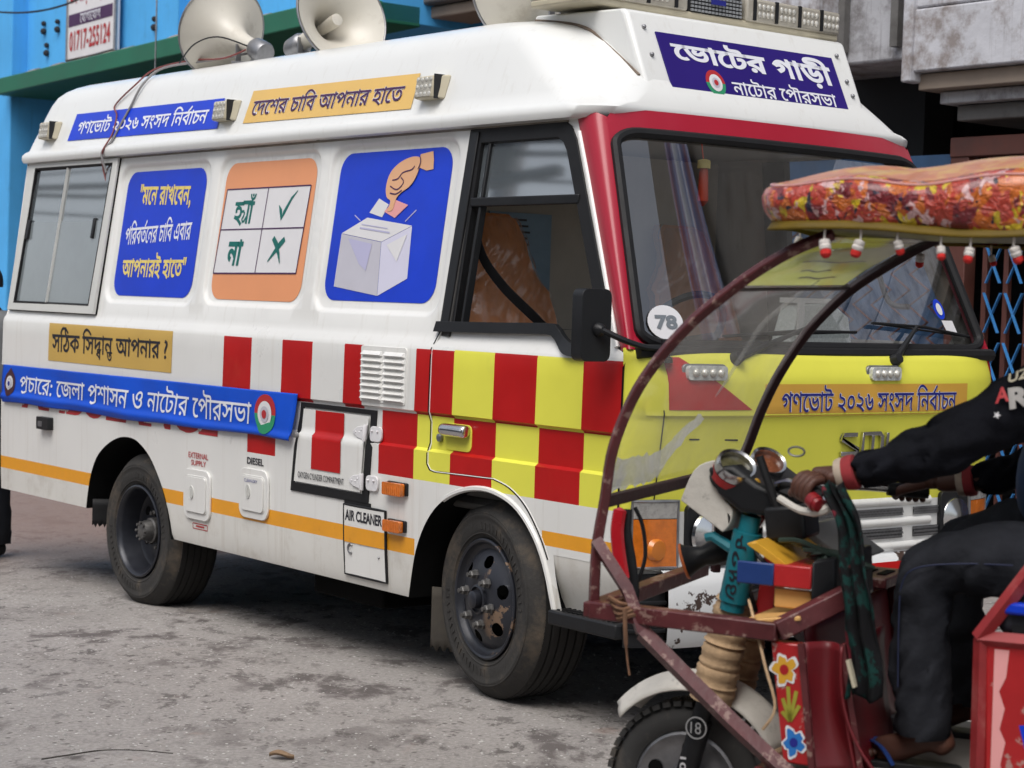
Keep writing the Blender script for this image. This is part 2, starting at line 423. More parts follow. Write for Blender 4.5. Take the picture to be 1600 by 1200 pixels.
def stroke(pts, wd):
    L = []; Rr = []
    n = len(pts)
    for i in range(n):
        a = Vector(pts[max(i - 1, 0)]); b = Vector(pts[min(i + 1, n - 1)]); d = (b - a).normalized(); p = Vector(pts[i]); q = Vector((-d.y, d.x)) * wd / 2
        L.append((p + q)[:]); Rr.append((p - q)[:])
    return L + Rr[::-1]
# private marks: reph, ra-phala, ya-phala, small dha below, small ta below
REPH, RAPH, YAPH, DHA, TA = '\ue001', '\ue002', '\ue003', '\ue004', '\ue005'
def _prep(ch, t):
    k = (ch, t)
    if k in _gc: return _gc[k]
    H = .62; wd = .075 + 2 * t
    if ch == '\u0981': t = t * .2
    if ch == REPH: r = _fill([stroke([(-.30, H), (-.20, H + .10), (-.06, H + .26)], wd)]) + (0.,)
    elif ch == RAPH: r = _fill([stroke([(-.10, .06), (-.22, -.02), (-.36, -.05), (-.50, .0)], wd)]) + (0.,)
    elif ch == YAPH: r = _fill([stroke([(-.05, .34), (.06, .36), (.13, .30), (.10, .20), (.03, .12), (.08, .04), (.18, .06), (.32, .22)], .06 + t), stroke([(.33, -.02), (.33, .64)], wd), stroke([(-.06, .62), (.50, .62)], wd)]) + (.40,)
    elif ch in (DHA, TA):
        base = {DHA: '\u09a7', TA: '\u09a4'}[ch]; cs = _outl(base); x0, x1, y0, y1 = _bb(cs)
        sx, sy = (.62, .62) if ch == DHA else (.55, .55)
        dx = -.36 if ch == DHA else -.40; dy = -.20 if ch == DHA else -.22
        r = _fill(_thick([[((x - x0) * sx + dx, (y - y0) * sy + dy) for x, y in c] for c in cs], t)) + (.02,)
    elif ch == ' ': r = ([], [], _adv(' '))
    else: r = _fill(_thick(_outl(ch), t)) + (_adv(ch),)
    _gc[k] = r
    return r
def text2d(s, bold=0., track=0.):
    V = []; T = []; x = 0
    for ch in s:
        v, t, a = _prep(ch, bold); o = len(V)
        V += [(p[0] + x, p[1]) for p in v]; T += [tuple(k + o for k in f) for f in t]
        x += a + track
    return V, T
def put_text(mb, s, quad, fn, mi=0, bold=0., track=0., yr=None):
    "fits the lettering into quad (bl, br, tr, tl) given in the 2D space of fn(x, y)"
    V, T = text2d(s, bold, track)
    xs = [p[0] for p in V]; ys = [p[1] for p in V]
    x0, x1 = min(xs), max(xs); y0, y1 = (min(ys), max(ys)) if yr is None else yr
    bl, br, tr, tl = quad
    P = []
    for x, y in V:
        u = (x - x0) / (x1 - x0); v = (y - y0) / (y1 - y0)
        q = [(bl[i] * (1 - u) + br[i] * u) * (1 - v) + (tl[i] * (1 - u) + tr[i] * u) * v for i in (0, 1)]
        P.append(fn(*q))
    mb.add(P, T, mi)
def rq(x0, x1, y0, y1): return ((x0, y0), (x1, y0), (x1, y1), (x0, y1))
def patch(mb, poly, fn, mi=0, d=.03):
    "a printed area: polygon filled with a mesh fine enough to follow the surface fn(x, y)"
    P = dens(poly, d); xs = [p[0] for p in P]; ys = [p[1] for p in P]
    ex = [(x, y) for x in np.arange(min(xs) + d / 2, max(xs), d) for y in np.arange(min(ys) + d / 2, max(ys), d) if pip(x, y, poly)]
    V, T = cdt([P], ex, inside=lambda x, y: pip(x, y, P))
    mb.add([fn(x, y) for x, y in V], T, mi)
# ---------------------------------------------------------------- van frame: a forward, b outward from the near side, z up
U = Vector((.62121081, -.7836435, 0)); WV = Vector((-.7836435, -.62121081, 0)); O0 = Vector((-.11619878, 7.40380196, 0))
VANROT = math.atan2(U.y, U.x); VANLOC = O0 - 1.02 * WV
def VL(a, b, z): return Vector((a, -b - 1.02, z))
def VW(a, b, z): return O0 + a * U + b * WV + Vector((0, 0, z))
def gz(x, y):
    p = Vector((x, y, 0)) - O0; a = p.dot(U)
    return -.021 * 3.6 * sm(-.2, -5.2, a) if a > -5.2 else -.0756

# ---------------------------------------------------------------- road
def road_mat():
    m = bpy.data.materials.new('worn_asphalt'); m.use_nodes = True; nt = m.node_tree; L = nt.links.new; b = nt.nodes['Principled BSDF']
    tc = NN(nt, 'ShaderNodeTexCoord')
    def noise(sc, det=6, ro=.6, st=(1, 1, 1), rot=0, dist=0):
        mp = NN(nt, 'ShaderNodeMapping'); mp.inputs['Scale'].default_value = st; mp.inputs['Rotation'].default_value = (0, 0, rot); L(tc.outputs['Object'], mp.inputs[0])
        n = NN(nt, 'ShaderNodeTexNoise'); n.inputs['Scale'].default_value = sc; n.inputs['Detail'].default_value = det; n.inputs['Roughness'].default_value = ro; n.inputs['Distortion'].default_value = dist; L(mp.outputs[0], n.inputs['Vector']); return n.outputs['Fac']
    def ramp(v, a, c, lo=0., hi=1.):
        r = NN(nt, 'ShaderNodeMapRange'); r.interpolation_type = 'SMOOTHSTEP'; r.inputs[1].default_value = a; r.inputs[2].default_value = c; r.inputs[3].default_value = lo; r.inputs[4].default_value = hi; L(v, r.inputs[0]); return r.outputs[0]
    def mix(f, A, B):
        n = NN(nt, 'ShaderNodeMix', data_type='RGBA'); L(f, n.inputs['Factor'])
        for s_, q in (('A', A), ('B', B)):
            if isinstance(q, tuple): n.inputs[s_].default_value = (*q, 1)
            else: L(q, n.inputs[s_])
        return n.outputs['Result']
    def mul(x, y):
        n = NN(nt, 'ShaderNodeMath', operation='MULTIPLY'); L(x, n.inputs[0]); L(y, n.inputs[1]); return n.outputs[0]
    base = mix(ramp(noise(.9, 5), .35, .65), (.285, .262, .243), (.37, .343, .322))
    fine = mix(ramp(noise(55, 5, .7), .32, .68), (.19, .173, .16), (.40, .372, .348))
    c = mix(ramp(noise(9, 4), 0, 1, .45, .6), base, fine)
    worn = mul(ramp(noise(2.6, 10, .70, (1.15, .8, 1), .3, .3), .515, .62), ramp(noise(.45, 3, .5), .30, .55))
    c = mix(worn, c, (.115, .098, .092))
    c = mix(mul(ramp(noise(8.0, 9, .74, (1.2, .75, 1), .2, .2), .535, .61), ramp(noise(.7, 2), .36, .60, .3, .95)), c, (.105, .092, .085))
    c = mix(ramp(noise(2.2, 6, .7, (1, 1, 1), 2), .60, .72, 0, .55), c, (.30, .215, .18))
    # pale and dark aggregate
    vo = NN(nt, 'ShaderNodeTexVoronoi'); vo.inputs['Scale'].default_value = 46; L(tc.outputs['Object'], vo.inputs['Vector'])
    st = mul(ramp(vo.outputs['Distance'], .20, .30, 1, 0), ramp(noise(21, 2), .56, .60))
    c = mix(st, c, (.62, .60, .57))
    v2 = NN(nt, 'ShaderNodeTexVoronoi'); v2.inputs['Scale'].default_value = 28; L(tc.outputs['Object'], v2.inputs['Vector'])
    s2 = mul(ramp(v2.outputs['Distance'], .22, .34, 1, 0), ramp(noise(13, 2, .5, (1, 1, 1), 1), .55, .60))
    c = mix(s2, c, (.13, .115, .105))
    far = NN(nt, 'ShaderNodeSeparateXYZ'); L(tc.outputs['Object'], far.inputs[0])
    c = mix(ramp(far.outputs['Y'], 9.8, 13.0, 0, .8), c, (.21, .135, .11))
    L(c, b.inputs['Base Color']); b.inputs['Roughness'].default_value = .85
    bp = NN(nt, 'ShaderNodeBump'); bp.inputs['Strength'].default_value = .55; bp.inputs['Distance'].default_value = .012
    ad = NN(nt, 'ShaderNodeMath', operation='ADD'); L(noise(34, 7, .75), ad.inputs[0]); L(st, ad.inputs[1]); L(ad.outputs[0], bp.inputs['Height']); L(bp.outputs[0], b.inputs['Normal'])
    return m
mb = MB()
xs = sorted(set([-120, -60, -30, -18, -12] + [round(-9 + .3 * i, 2) for i in range(61)] + [12, 18, 30, 60, 120]))
ys = sorted(set([-80, -40, -20, -8, -3] + [round(0 + .3 * i, 2) for i in range(61)] + [22, 30, 60, 140]))
nx = len(xs)
vs = [(x, y, gz(x, y) + .006 * math.sin(x * 1.7 + y) * math.sin(y * 1.3) * (1 if abs(x) < 9 and 0 < y < 18 else 0) * (0 if abs((Vector((x, y, 0)) - O0).dot(WV)) < .5 else 1)) for y in ys for x in xs]
fs = [(j * nx + i, j * nx + i + 1, (j + 1) * nx + i + 1, (j + 1) * nx + i) for j in range(len(ys) - 1) for i in range(nx - 1)]
o = mb.add(vs, fs).build('road', road_mat(), smooth=60); tag(o, 'grey worn asphalt road with dark patches and pale grit', 'road', kind='structure')

M_stone = mat('grit_stone', (.36, .345, .325), .85, var=.35, scale=25)
mb = MB(); rnd = random.Random(3)
for i in range(1500):
    y = 4.2 + 5.5 * rnd.random() ** 1.2; x = (rnd.random() - .62) * .62 * y
    r = .0022 + .0085 * rnd.random() ** 4
    n = 5; ang = rnd.random() * 6; vs = []
    for k in range(n):
        q = r * (.7 + .6 * rnd.random()); vs.append((x + q * math.cos(ang + k * 6.283 / n), y + q * math.sin(ang + k * 6.283 / n), gz(x, y) - .002))
    vs.append((x, y, gz(x, y) + r * .7))
    mb.add(vs, [(k, (k + 1) % n, n) for k in range(n)])
o = mb.build('grit', M_stone, smooth=0, merge=False); tag(o, 'small loose stones scattered over the asphalt', 'grit', kind='stuff')
mb = MB()
def gpix(px, py):
    "where a line of sight through the photo meets the flat road"
    d = Vector(((px - 800) * _m[i][0] + (py - 600) * _m[i][1] + 3000 * _m[i][2] for i in range(3))); t = -1.557 / d.z; return Vector((d.x * t, d.y * t, 0))
tw = [gpix(*p) + Vector((0, 0, .008)) for p in [(65, 1190), (110, 1183), (160, 1176), (215, 1176), (270, 1181)]]
mb.tube(catmull(tw, 5), [.0026] * 10 + [.0018] * 11, 6)
o = mb.build('twig', mat('twig_bark', (.03, .024, .02), .8)); tag(o, 'thin dark twig lying on the road near the bottom left', 'twig')

for nm, px, py, ln, col, lab in (('dry_leaf', 440, 1184, .052, (.26, .17, .10), 'curled tan dry leaf on the asphalt right of the twig'),):
    c_ = gpix(px, py); mb = MB()
    mb.grid(lambda u, v: c_ + Vector(((u - .5) * ln * 1.6, (v - .5) * ln * .9 * math.sin(math.pi * min(.97, max(.03, u))) ** .6, .004 + .012 * (2 * v - 1) ** 2 + .006 * math.sin(5 * u))), 10, 6)
    o = mb.build(nm, mat('litter', col, .85, var=.3, scale=40), None, solid=.0012); tag(o, lab, 'leaf' if nm == 'dry_leaf' else 'scrap')
# ---------------------------------------------------------------- street behind: everything in van axes
def FL(a, b, z): return VW(a, b, z)
M_bluewall = mat('sky_blue_plaster', (.075, .40, .80), .75, var=.10, scale=1.3, bump=.2, bscale=9, dirt=(.58, .75, .5), dcol=(.045, .19, .38), dscale=2.5)
M_bluewall2 = mat('teal_plaster', (.035, .19, .30), .8, var=.12, scale=2, dirt=(.5, .7, .5), dcol=(.02, .09, .14))
M_greenband = mat('green_band_paint', (.012, .13, .075), .6, var=.15, scale=2, dirt=(.55, .75, .4), dcol=(.03, .10, .07))
M_dust = mat('ledge_dust', (.30, .235, .19), .9, var=.2, scale=5)
M_conc = mat('weathered_concrete', (.40, .40, .42), .85, var=.12, scale=3, bump=.5, bscale=11, dirt=(.46, .66, .8), dcol=(.10, .085, .08), dscale=4.5)
M_concw = mat('peeling_whitewash', (.50, .50, .53), .85, var=.10, scale=2.2, bump=.5, bscale=14, dirt=(.48, .64, .8), dcol=(.19, .15, .13), dscale=5)
streaks(M_concw, .6, (.14, .115, .10, 1)); streaks(M_conc, .6, (.09, .08, .075, 1))
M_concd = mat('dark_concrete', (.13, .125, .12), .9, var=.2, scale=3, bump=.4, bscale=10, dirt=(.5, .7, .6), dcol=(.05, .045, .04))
M_beam = mat('beige_beam', (.27, .215, .17), .8, var=.15, scale=3)
M_void = mat('recess_shade', (.022, .023, .026), .9, var=.3, scale=2)  # near-black colour stands in for the shade inside the shops
M_brick = mat('maroon_frame', (.085, .026, .018), .6, var=.25, scale=5, dirt=(.5, .7, .4), dcol=(.06, .03, .025))
M_lattice = mat('blue_lattice_paint', (.04, .20, .48), .55, var=.25, scale=6, dirt=(.55, .7, .5), dcol=(.10, .10, .12))
M_bluesheet = mat('blue_shutter_sheet', (.028, .075, .16), .6, var=.3, scale=3)

def vbox(mb, a0, a1, b0, b1, z0, z1, mi=0):
    return mb.hexa([FL(a0, b0, z0), FL(a1, b0, z0), FL(a1, b1, z0), FL(a0, b1, z0)], [FL(a0, b0, z1), FL(a1, b0, z1), FL(a1, b1, z1), FL(a0, b1, z1)], mi)
# blue building, far left
BB = -3.95
bl = empty('blue_building', FL(-2, BB - 3, 0), VANROT, 'sky blue plastered building with a green ledge band', 'building')
def part(mb, name, m, parent, **kw):
    o = mb.build(name, m, None, **kw); o.parent = parent; o.matrix_parent_inverse = Matrix.Translation(parent.location).inverted() if False else (Matrix.LocRotScale(parent.location, parent.rotation_euler, None)).inverted()
    return o
def zs(a): return 3.53 + (a + 13.7) * .028          # the ledge is not quite level
mb = MB()
mb.hexa([FL(-13.55, BB - .12, zs(-13.5)), FL(-6.75, BB - .12, zs(-6.7)), FL(-6.75, BB - 3.4, zs(-6.7)), FL(-13.55, BB - 3.4, zs(-13.5))],
        [FL(-13.55, BB - .12, 9), FL(-6.75, BB - .12, 9), FL(-6.75, BB - 3.4, 9), FL(-13.55, BB - 3.4, 9)])
streaks(M_bluewall, .45, (.045, .20, .42, 1)); part(mb, 'wall', M_bluewall, bl, bevel=.01)
mb = MB(); vbox(mb, -27, -13.36, BB + .06, BB - 3.4, -.2, 9); part(mb, 'pillar', M_bluewall, bl, bevel=.015)
mb = MB(); vbox(mb, -10.15, -9.85, BB + .0, BB - .3, 3.8, 9); part(mb, 'pilaster', M_bluewall, bl, bevel=.01)
mb = MB()
mb.hexa([FL(-13.36, BB + .22, zs(-13.3) - .02), FL(-6.75, BB + .22, zs(-6.7) - .02), FL(-6.75, BB - .5, zs(-6.7) - .02), FL(-13.36, BB - .5, zs(-13.3) - .02)],
        [FL(-13.36, BB + .22, zs(-13.3) + .15), FL(-6.75, BB + .22, zs(-6.7) + .15), FL(-6.75, BB - .5, zs(-6.7) + .15), FL(-13.36, BB - .5, zs(-13.3) + .15)])
part(mb, 'ledge', M_greenband, bl, bevel=.012)
mb = MB()
rr_ = random.Random(9)
def dustz(a): return zs(a) + .152
for k in range(34):
    a = -13.3 + 6.4 * k / 34; h_ = .012 + .03 * rr_.random()
    mb.hexa([FL(a, BB + .2, dustz(a)), FL(a + .19, BB + .2, dustz(a + .19)), FL(a + .19, BB - .1, dustz(a + .19)), FL(a, BB - .1, dustz(a))],
            [FL(a, BB + .12, dustz(a) + h_), FL(a + .19, BB + .12, dustz(a + .19) + h_), FL(a + .19, BB - .1, dustz(a + .19) + h_), FL(a, BB - .1, dustz(a) + h_)])
part(mb, 'ledge_dirt', M_dust, bl)
mb = MB(); vbox(mb, -13.36, -6.75, BB - 1.3, BB - 1.5, -.2, 3.55); part(mb, 'shop_wall', M_bluewall2, bl)
mb = MB(); vbox(mb, -12.72, -6.76, BB - 1.10, BB - 1.29, -.15, 3.5); part(mb, 'shutter', M_void, bl)  # no real shutter: a dark sheet painting the shade under the ledge
mb = MB()
for (a, z) in [(-13.0, 4.62), (-12.93, 4.18), (-12.63, 4.60), (-12.6, 4.17), (-12.85, 3.95), (-10.5, 4.0), (-9.55, 4.32), (-9.52, 4.5)]:
    mb.ball(FL(a, BB - .10, z), .035, nu=7, nv=5); mb.ball(FL(a, BB - .10, z + .08), .028, nu=7, nv=5)
part(mb, 'bolt_hole', M_void, bl)
# paper notice and wall sign: flat things fixed on the wall
mb = MB(); vbox(mb, -13.28, -12.75, BB - 1.28, BB - 1.295, 1.75, 2.55); o = mb.build('paper_notice', mat('lavender_paper', (.22, .28, .50), .7, var=.25, scale=8)); tag(o, 'faded lavender paper notice pasted on the teal shop wall', 'notice')
sg = empty('wall_sign', FL(-11.65, BB - .06, 4.15), VANROT, 'white to-let signboard with red numbers on the blue wall', 'signboard')
sb = BB - .02
def sgz(z, a): return z + (a + 11.7) * .03
def SG(a, z, e=0): return FL(a, sb + e, sgz(z, a) - .035)
mb = MB(); mb.prism([(-12.19, 3.86), (-11.14, 3.86), (-11.14, 4.95), (-12.19, 4.95)], lambda x, y, h: SG(x, y, h), -.05, .0); part(mb, 'board', M_paper, sg, bevel=.004)
mb = MB(); mb.tube([SG(-12.19, 3.86, .0), SG(-11.14, 3.86, .0), SG(-11.14, 4.95, .0), SG(-12.19, 4.95, .0)], .018, 6, closed=True); part(mb, 'sign_frame', M_steel, sg)
mb = MB(); mb.prism([(-12.16, 4.19), (-11.2, 4.19), (-11.2, 4.31), (-12.16, 4.31)], lambda x, y, h: SG(x, y, h), .0, .004); part(mb, 'purple_band', M_lettP, sg)
mb = MB(); put_text(mb, '01717-255124', rq(-12.13, -11.24, 3.94, 4.14), lambda x, y: SG(x, y, .005), bold=.02)
put_text(mb, 'এই বািড় িবকয় হেব', rq(-12.14, -11.22, 4.37, 4.68), lambda x, y: SG(x, y, .005), bold=.02); part(mb, 'lettering', M_lettR, sg)
mb = MB(); put_text(mb, 'েযাগােযাগ', rq(-11.9, -11.45, 4.205, 4.30), lambda x, y: SG(x, y, .007)); part(mb, 'lettering', M_lett, sg)

# grey concrete building, middle and right
RB = -4.67
cb = empty('concrete_building', FL(1, RB - 3, 0), VANROT, 'weathered grey concrete building with stepped balcony ledges', 'building')
mb = MB(); vbox(mb, -7.6, -3.3, RB + .20, RB - 2.6, 3.89, 4.9); part(mb, 'balcony_slab', M_concd, cb, bevel=.02)
mb = MB(); vbox(mb, -7.6, -3.3, RB + .12, RB - .3, 3.79, 3.885); part(mb, 'balcony_beam', M_beam, cb, bevel=.015)
mb = MB(); vbox(mb, -7.6, -2.6, RB - 1.0, RB - 1.3, -.2, 4.0); part(mb, 'back_wall', M_void, cb)
mb = MB(); vbox(mb, -3.25, -2.56, RB + .12, RB - 2.0, 3.16, 9.0); part(mb, 'column', M_concw, cb, bevel=.025)
mb = MB(); vbox(mb, -2.56, -2.0, RB - .12, RB - 2.0, 3.12, 9.0); part(mb, 'side_wall', M_conc, cb, bevel=.02)
mb = MB(); vbox(mb, -2.55, -2.5, RB - .06, RB - .11, 3.2, 9.0); vbox(mb, -2.12, -2.06, RB - .06, RB - .11, 3.2, 9.0); part(mb, 'drain_pipe', M_concd, cb)
mb = MB(); vbox(mb, -1.95, 3.2, RB + .0, RB - 2.4, 3.02, 3.40); vbox(mb, -1.95, 3.2, RB - .012, RB - 2.4, 3.408, 3.70); vbox(mb, -1.95, 3.2, RB + .0, RB - 2.4, 3.708, 4.3); vbox(mb, -1.95, -1.87, RB + .025, RB - .1, 2.96, 4.3)
part(mb, 'balcony_parapet', M_concw, cb, bevel=.012)
for k, (ins, z0, z1) in enumerate([(.07, 2.915, 3.015), (.17, 2.835, 2.91), (.25, 2.735, 2.83)]):
    mb = MB(); vbox(mb, -1.95 + ins * .9, 3.2, RB - ins, RB - 2.4, z0, z1); part(mb, 'stepped_ledge', [M_beam, M_conc, M_concd][k], cb, bevel=.008)
mb = MB(); vbox(mb, -1.9, 6.2, RB - .3, RB - 6, 4.31, 10.5); vbox(mb, 3.2, 6.2, RB - .3, RB - 6, -.2, 4.31); vbox(mb, -7.6, -1.9, RB - 2.6, RB - 6, 4.0, 9.5); part(mb, 'upper_wall', M_concd, cb)
mb = MB(); vbox(mb, -7.6, 3.2, RB - 2.3, RB - 2.5, -.2, 4.0); part(mb, 'shop_back', M_void, cb)
# collapsible gate
gt = empty('collapsible_gate', FL(.5, RB - .45, 0), VANROT, 'maroon collapsible steel gate with blue cross lattice under the ledge', 'gate')
GB = RB - .35
mb = MB(); vbox(mb, -1.80, -1.66, GB + .05, GB - .06, 0, 2.62); vbox(mb, -1.80, 3.0, GB + .06, GB - .06, 2.52, 2.64); part(mb, 'gate_frame', M_brick, gt, bevel=.006)
mb = MB(); k = 0
gx = [-1.53 + .158 * i for i in range(28)]
for a in gx: vbox(mb, a - .018, a + .018, GB + .02, GB - .02, .1, 2.52)
part(mb, 'gate_bar', M_brick, gt, bevel=.003)
mb = MB()
for i in range(len(gx) - 1):
    a0, a1 = gx[i] + .022, gx[i + 1] - .022
    for z in np.arange(.25, 2.0, .30):
        mb.bar(FL(a0, GB + .03, z), FL(a1, GB + .03, z + .24), .006, .022, up=WV); mb.bar(FL(a0, GB + .045, z + .24), FL(a1, GB + .045, z), .006, .022, up=WV)
part(mb, 'lattice', M_lattice, gt)
# neighbouring closed gate, seen through the van's glass
g2 = empty('lattice_shutter', FL(-3.2, RB - .4, 0), VANROT, 'blue sheet shutter behind a fine brown diamond lattice', 'shutter')
mb = MB(); vbox(mb, -4.6, -1.82, GB - .04, GB - .07, .1, 2.55); part(mb, 'sheet', M_bluesheet, g2)
mb = MB()
for i in range(18):
    a = -4.6 + .155 * i
    for z in np.arange(.2, 2.4, .2):
        mb.bar(FL(a, GB, z), FL(a + .155, GB, z + .1), .006, .016, up=WV); mb.bar(FL(a, GB + .008, z + .1 + .1), FL(a + .155, GB + .008, z + .1), .006, .016, up=WV)
part(mb, 'diamond_lattice', M_brick, g2)
# sagging wire in front of the blue building
mb = MB(); mb.tube(catmull([FL(-15.2, BB + .3, 4.75), FL(-13.6, BB + .3, 4.42), FL(-12.2, BB + .3, 4.27), FL(-11.0, BB + .3, 4.33), FL(-9.8, BB + .3, 4.62), FL(-8.6, BB + .3, 5.1)], 8), .011, 5)
o = mb.build('overhead_wire', M_trim); tag(o, 'thin black wire sagging across the blue wall', 'wire')
mb = MB(); mb.tube([FL(-9.6, BB + .35, 3.4), FL(-9.6, BB + .35, 5.2)], .008, 5); 
o = mb.build('drop_wire', M_steel); tag(o, 'thin pale wire hanging straight down beside the round horn', 'wire')

# low shops across the road, behind the camera (the windows mirror them)
OB = 8.6
for (a0, a1, h_, wall, awn, lab, lab2) in ((-21, -12.5, 4.4, (.20, .13, .10), (.06, .22, .36), 'brown single-storey shop with blue awning across the road', 0), (-12.5, -6.2, 3.3, (.17, .17, .165), (.30, .30, .29), 'grey shop with grey shutter and flat roof across the road', 0), (-6.2, -.5, 2.9, (.14, .125, .11), (.25, .06, .05), 'low shop with faded red awning across the road', 0), (-.5, 12, 7.5, (.19, .18, .17), (.15, .15, .14), 'tall plain concrete building across the road', 0)):
    ob = empty('shop_building', FL((a0 + a1) / 2, OB + 2, 0), VANROT, lab, 'building')
    mb = MB(); vbox(mb, a0, a1, OB, OB + 5, -.2, h_); part(mb, 'wall', mat('shop_wall', wall, .85, var=.25, scale=1.2), ob)
    mb = MB(); mb.hexa([FL(a0, OB - 1.1, 2.2), FL(a1, OB - 1.1, 2.2), FL(a1, OB, 2.5), FL(a0, OB, 2.5)], [FL(a0, OB - 1.1, 2.26), FL(a1, OB - 1.1, 2.26), FL(a1, OB, 2.58), FL(a0, OB, 2.58)]); part(mb, 'awning', mat('awning', awn, .7, var=.2), ob)
    mb = MB(); vbox(mb, a0 + .4, a1 - .4, OB - .03, OB + .1, 0, 2.1); part(mb, 'shutter', mat('roller_shutter', (.16, .19, .21), .6, var=.2, stretch=(1, 1, 8)), ob)
pole = empty('utility_pole', FL(-9.2, 6.6, 0), VANROT, 'concrete utility pole carrying bundled cables across the road', 'pole')
mb = MB(); mb.tube([FL(-9.2, 6.6, -.1), FL(-9.2, 6.6, 8)], [.16, .11], 12); part(mb, 'post', M_conc, pole)
mb = MB(); mb.tube([FL(-9.2 + .02 * math.sin(t), 6.45 + .10 * math.sin(t * 3), 5.35 + .32 * math.cos(t)) + U * .16 * math.sin(t) for t in np.linspace(0, 6.28, 30)[:-1]], .05, 6, closed=True); part(mb, 'cable_coil', M_rubber, pole)
mb = MB(); mb.box(FL(-9.2, 6.45, 4.75), (.35, .3, .3)); mb.bar(FL(-9.5, 6.45, 4.5), FL(-8.2, 6.45, 4.62), .12, .10); part(mb, 'junction_box', M_trim, pole, bevel=.02)
rr_ = random.Random(12)
for k in range(11):
    z = 4.35 + .22 * k + .1 * rr_.random(); b = 6.5 + .3 * rr_.random()
    mb = MB(); mb.tube([FL(-24 + 3 * i, b, z + .25 * ((i % 5) - 2) ** 2 * .25 + .04 * math.sin(i * 2 + k)) for i in range(13)], .020 + .012 * (k % 3), 5)
    o = mb.build('overhead_cable', M_rubber); tag(o, 'black overhead cable strung across the road, mirrored in the cab window', 'cable', 'overhead cables mirrored in the windows')

mb = MB(); mb.grid(lambda u, v: FL(4.75 + .75 * u + .05 * math.sin(3 * v), RB - .20 + .04 * math.sin(u * 22 + 2 * v), 4.6 + 5.2 * v), 40, 12)
cm = bpy.data.materials.new('striped_cloth'); cm.use_nodes = True
_nt = cm.node_tree; _tc = NN(_nt, 'ShaderNodeTexCoord'); _wv = NN(_nt, 'ShaderNodeTexWave'); _wv.inputs['Scale'].default_value = 1.9; _wv.inputs['Distortion'].default_value = 3; _mp = NN(_nt, 'ShaderNodeMapping'); _mp.inputs['Scale'].default_value = (3, 3, .12); _nt.links.new(_tc.outputs['Object'], _mp.inputs[0]); _nt.links.new(_mp.outputs[0], _wv.inputs[0])
_rp = NN(_nt, 'ShaderNodeValToRGB'); _rp.color_ramp.elements[0].color = (.05, .10, .30, 1); _rp.color_ramp.elements[1].color = (.55, .58, .66, 1); _e = _rp.color_ramp.elements.new(.12); _e.color = (.25, .05, .07, 1); _e = _rp.color_ramp.elements.new(.3); _e.color = (.10, .18, .42, 1); _nt.links.new(_wv.outputs['Fac'], _rp.inputs[0]); _nt.links.new(_rp.outputs[0], _nt.nodes['Principled BSDF'].inputs['Base Color'])
o = mb.build('hanging_cloth', cm, None, smooth=80, solid=.01); tag(o, 'long blue and red striped cloth hung down the tall facade, mirrored in the windscreen', 'cloth')
# ================================================================ the campaign van
van = empty('ambulance_van', VANLOC, VANROT, 'white ambulance van with red and yellow chequers and Bengali vote stickers', 'van')
_px = [.3, .36, .5, .8, .940, .951, 1.088, 1.097, 1.34, 1.365, 1.39, 1.42, 2.25]
_py = [-.03, -.012, -.005, 0, .001, -.014, -.014, 0.001, -.002, -.008, -.026, -.034, -.145]
def bp(z): return float(np.interp(z, _px, _py))
RECS = [(-3.335, -2.365, 1.468, 2.20, .10), (-2.30, -1.385, 1.478, 2.21, .10), (-1.315, -.355, 1.472, 2.215, .10)]
def sdrr(x, y, r):
    x0, x1, y0, y1, rad = r
    qx = abs(x - (x0 + x1) / 2) - (x1 - x0) / 2 + rad; qy = abs(y - (y0 + y1) / 2) - (y1 - y0) / 2 + rad
    return math.hypot(max(qx, 0), max(qy, 0)) + min(max(qx, qy), 0) - rad
def SB(a, z):
    b = bp(z)
    if 1.44 < z < 2.23:
        for r in RECS:
            d = sdrr(a, z, r)
            if d < 0: b -= .017 * sm(0, -.028, d)
    if z < .62 and a > .5: b -= .0
    return b
def SF(eps=.002): return lambda a, z: VL(a, SB(a, z) + eps, z)
def mir(fn): return lambda *p: (lambda q: Vector((q.x, -q.y, q.z)))(fn(*p))

arch_f = [(-.446, .333), (-.43, .43), (-.405, .535), (-.355, .635), (-.285, .715), (-.19, .775), (-.08, .812), (.03, .825), (.13, .815), (.23, .782), (.31, .725), (.38, .645), (.43, .55), (.46, .46), (.485, .37)]
arch_r = [(-3.385, .39), (-3.37, .47), (-3.34, .57), (-3.28, .665), (-3.18, .735), (-3.05, .785), (-2.93, .80), (-2.82, .785), (-2.70, .725), (-2.61, .64), (-2.54, .55), (-2.49, .45), (-2.455, .335)]
def smooth2(p, n=4): return [(q.x, q.y) for q in catmull([(x, y, 0) for x, y in p], n)]
AF = smooth2(arch_f, 3); AR = smooth2(arch_r, 3)
outline = [(-4.49, .39)] + AR + AF + [(.53, .365), (.505, .45), (.475, .55), (.462, .622), (.80, .622), (.815, .70), (.815, 1.375), (.751, 1.395), (.70, 1.50), (.60, 1.72), (.48, 1.98), (.385, 2.19), (.345, 2.25), (-4.525, 2.25), (-4.50, 1.42), (-4.49, 1.38)]
doorwin = [(-.288, 2.225), (.27, 2.225), (.315, 2.205), (.355, 2.16), (.643, 1.564), (.655, 1.46), (.60, 1.385), (.545, 1.375), (.43, 1.425), (.399, 1.432), (-.313, 1.428)]
doorpoly = [(-.322, 2.245), (-.325, 1.44), (-.345, 1.35), (-.345, .89), (-.325, .868), (-.29, .863), (.087, .87), (.19, .845), (.288, .787), (.375, .69), (.43, .60), (.462, .622), (.80, .622), (.815, .70), (.83, 1.375), (.76, 1.40), (.36, 2.24), (.33, 2.248)]
wins = [doorwin]
cells = []   # (x0, x1, z0, z1, material)  1 red 2 yellow 3 stripe
CX = [-.187, .073, .332, .598, .82]
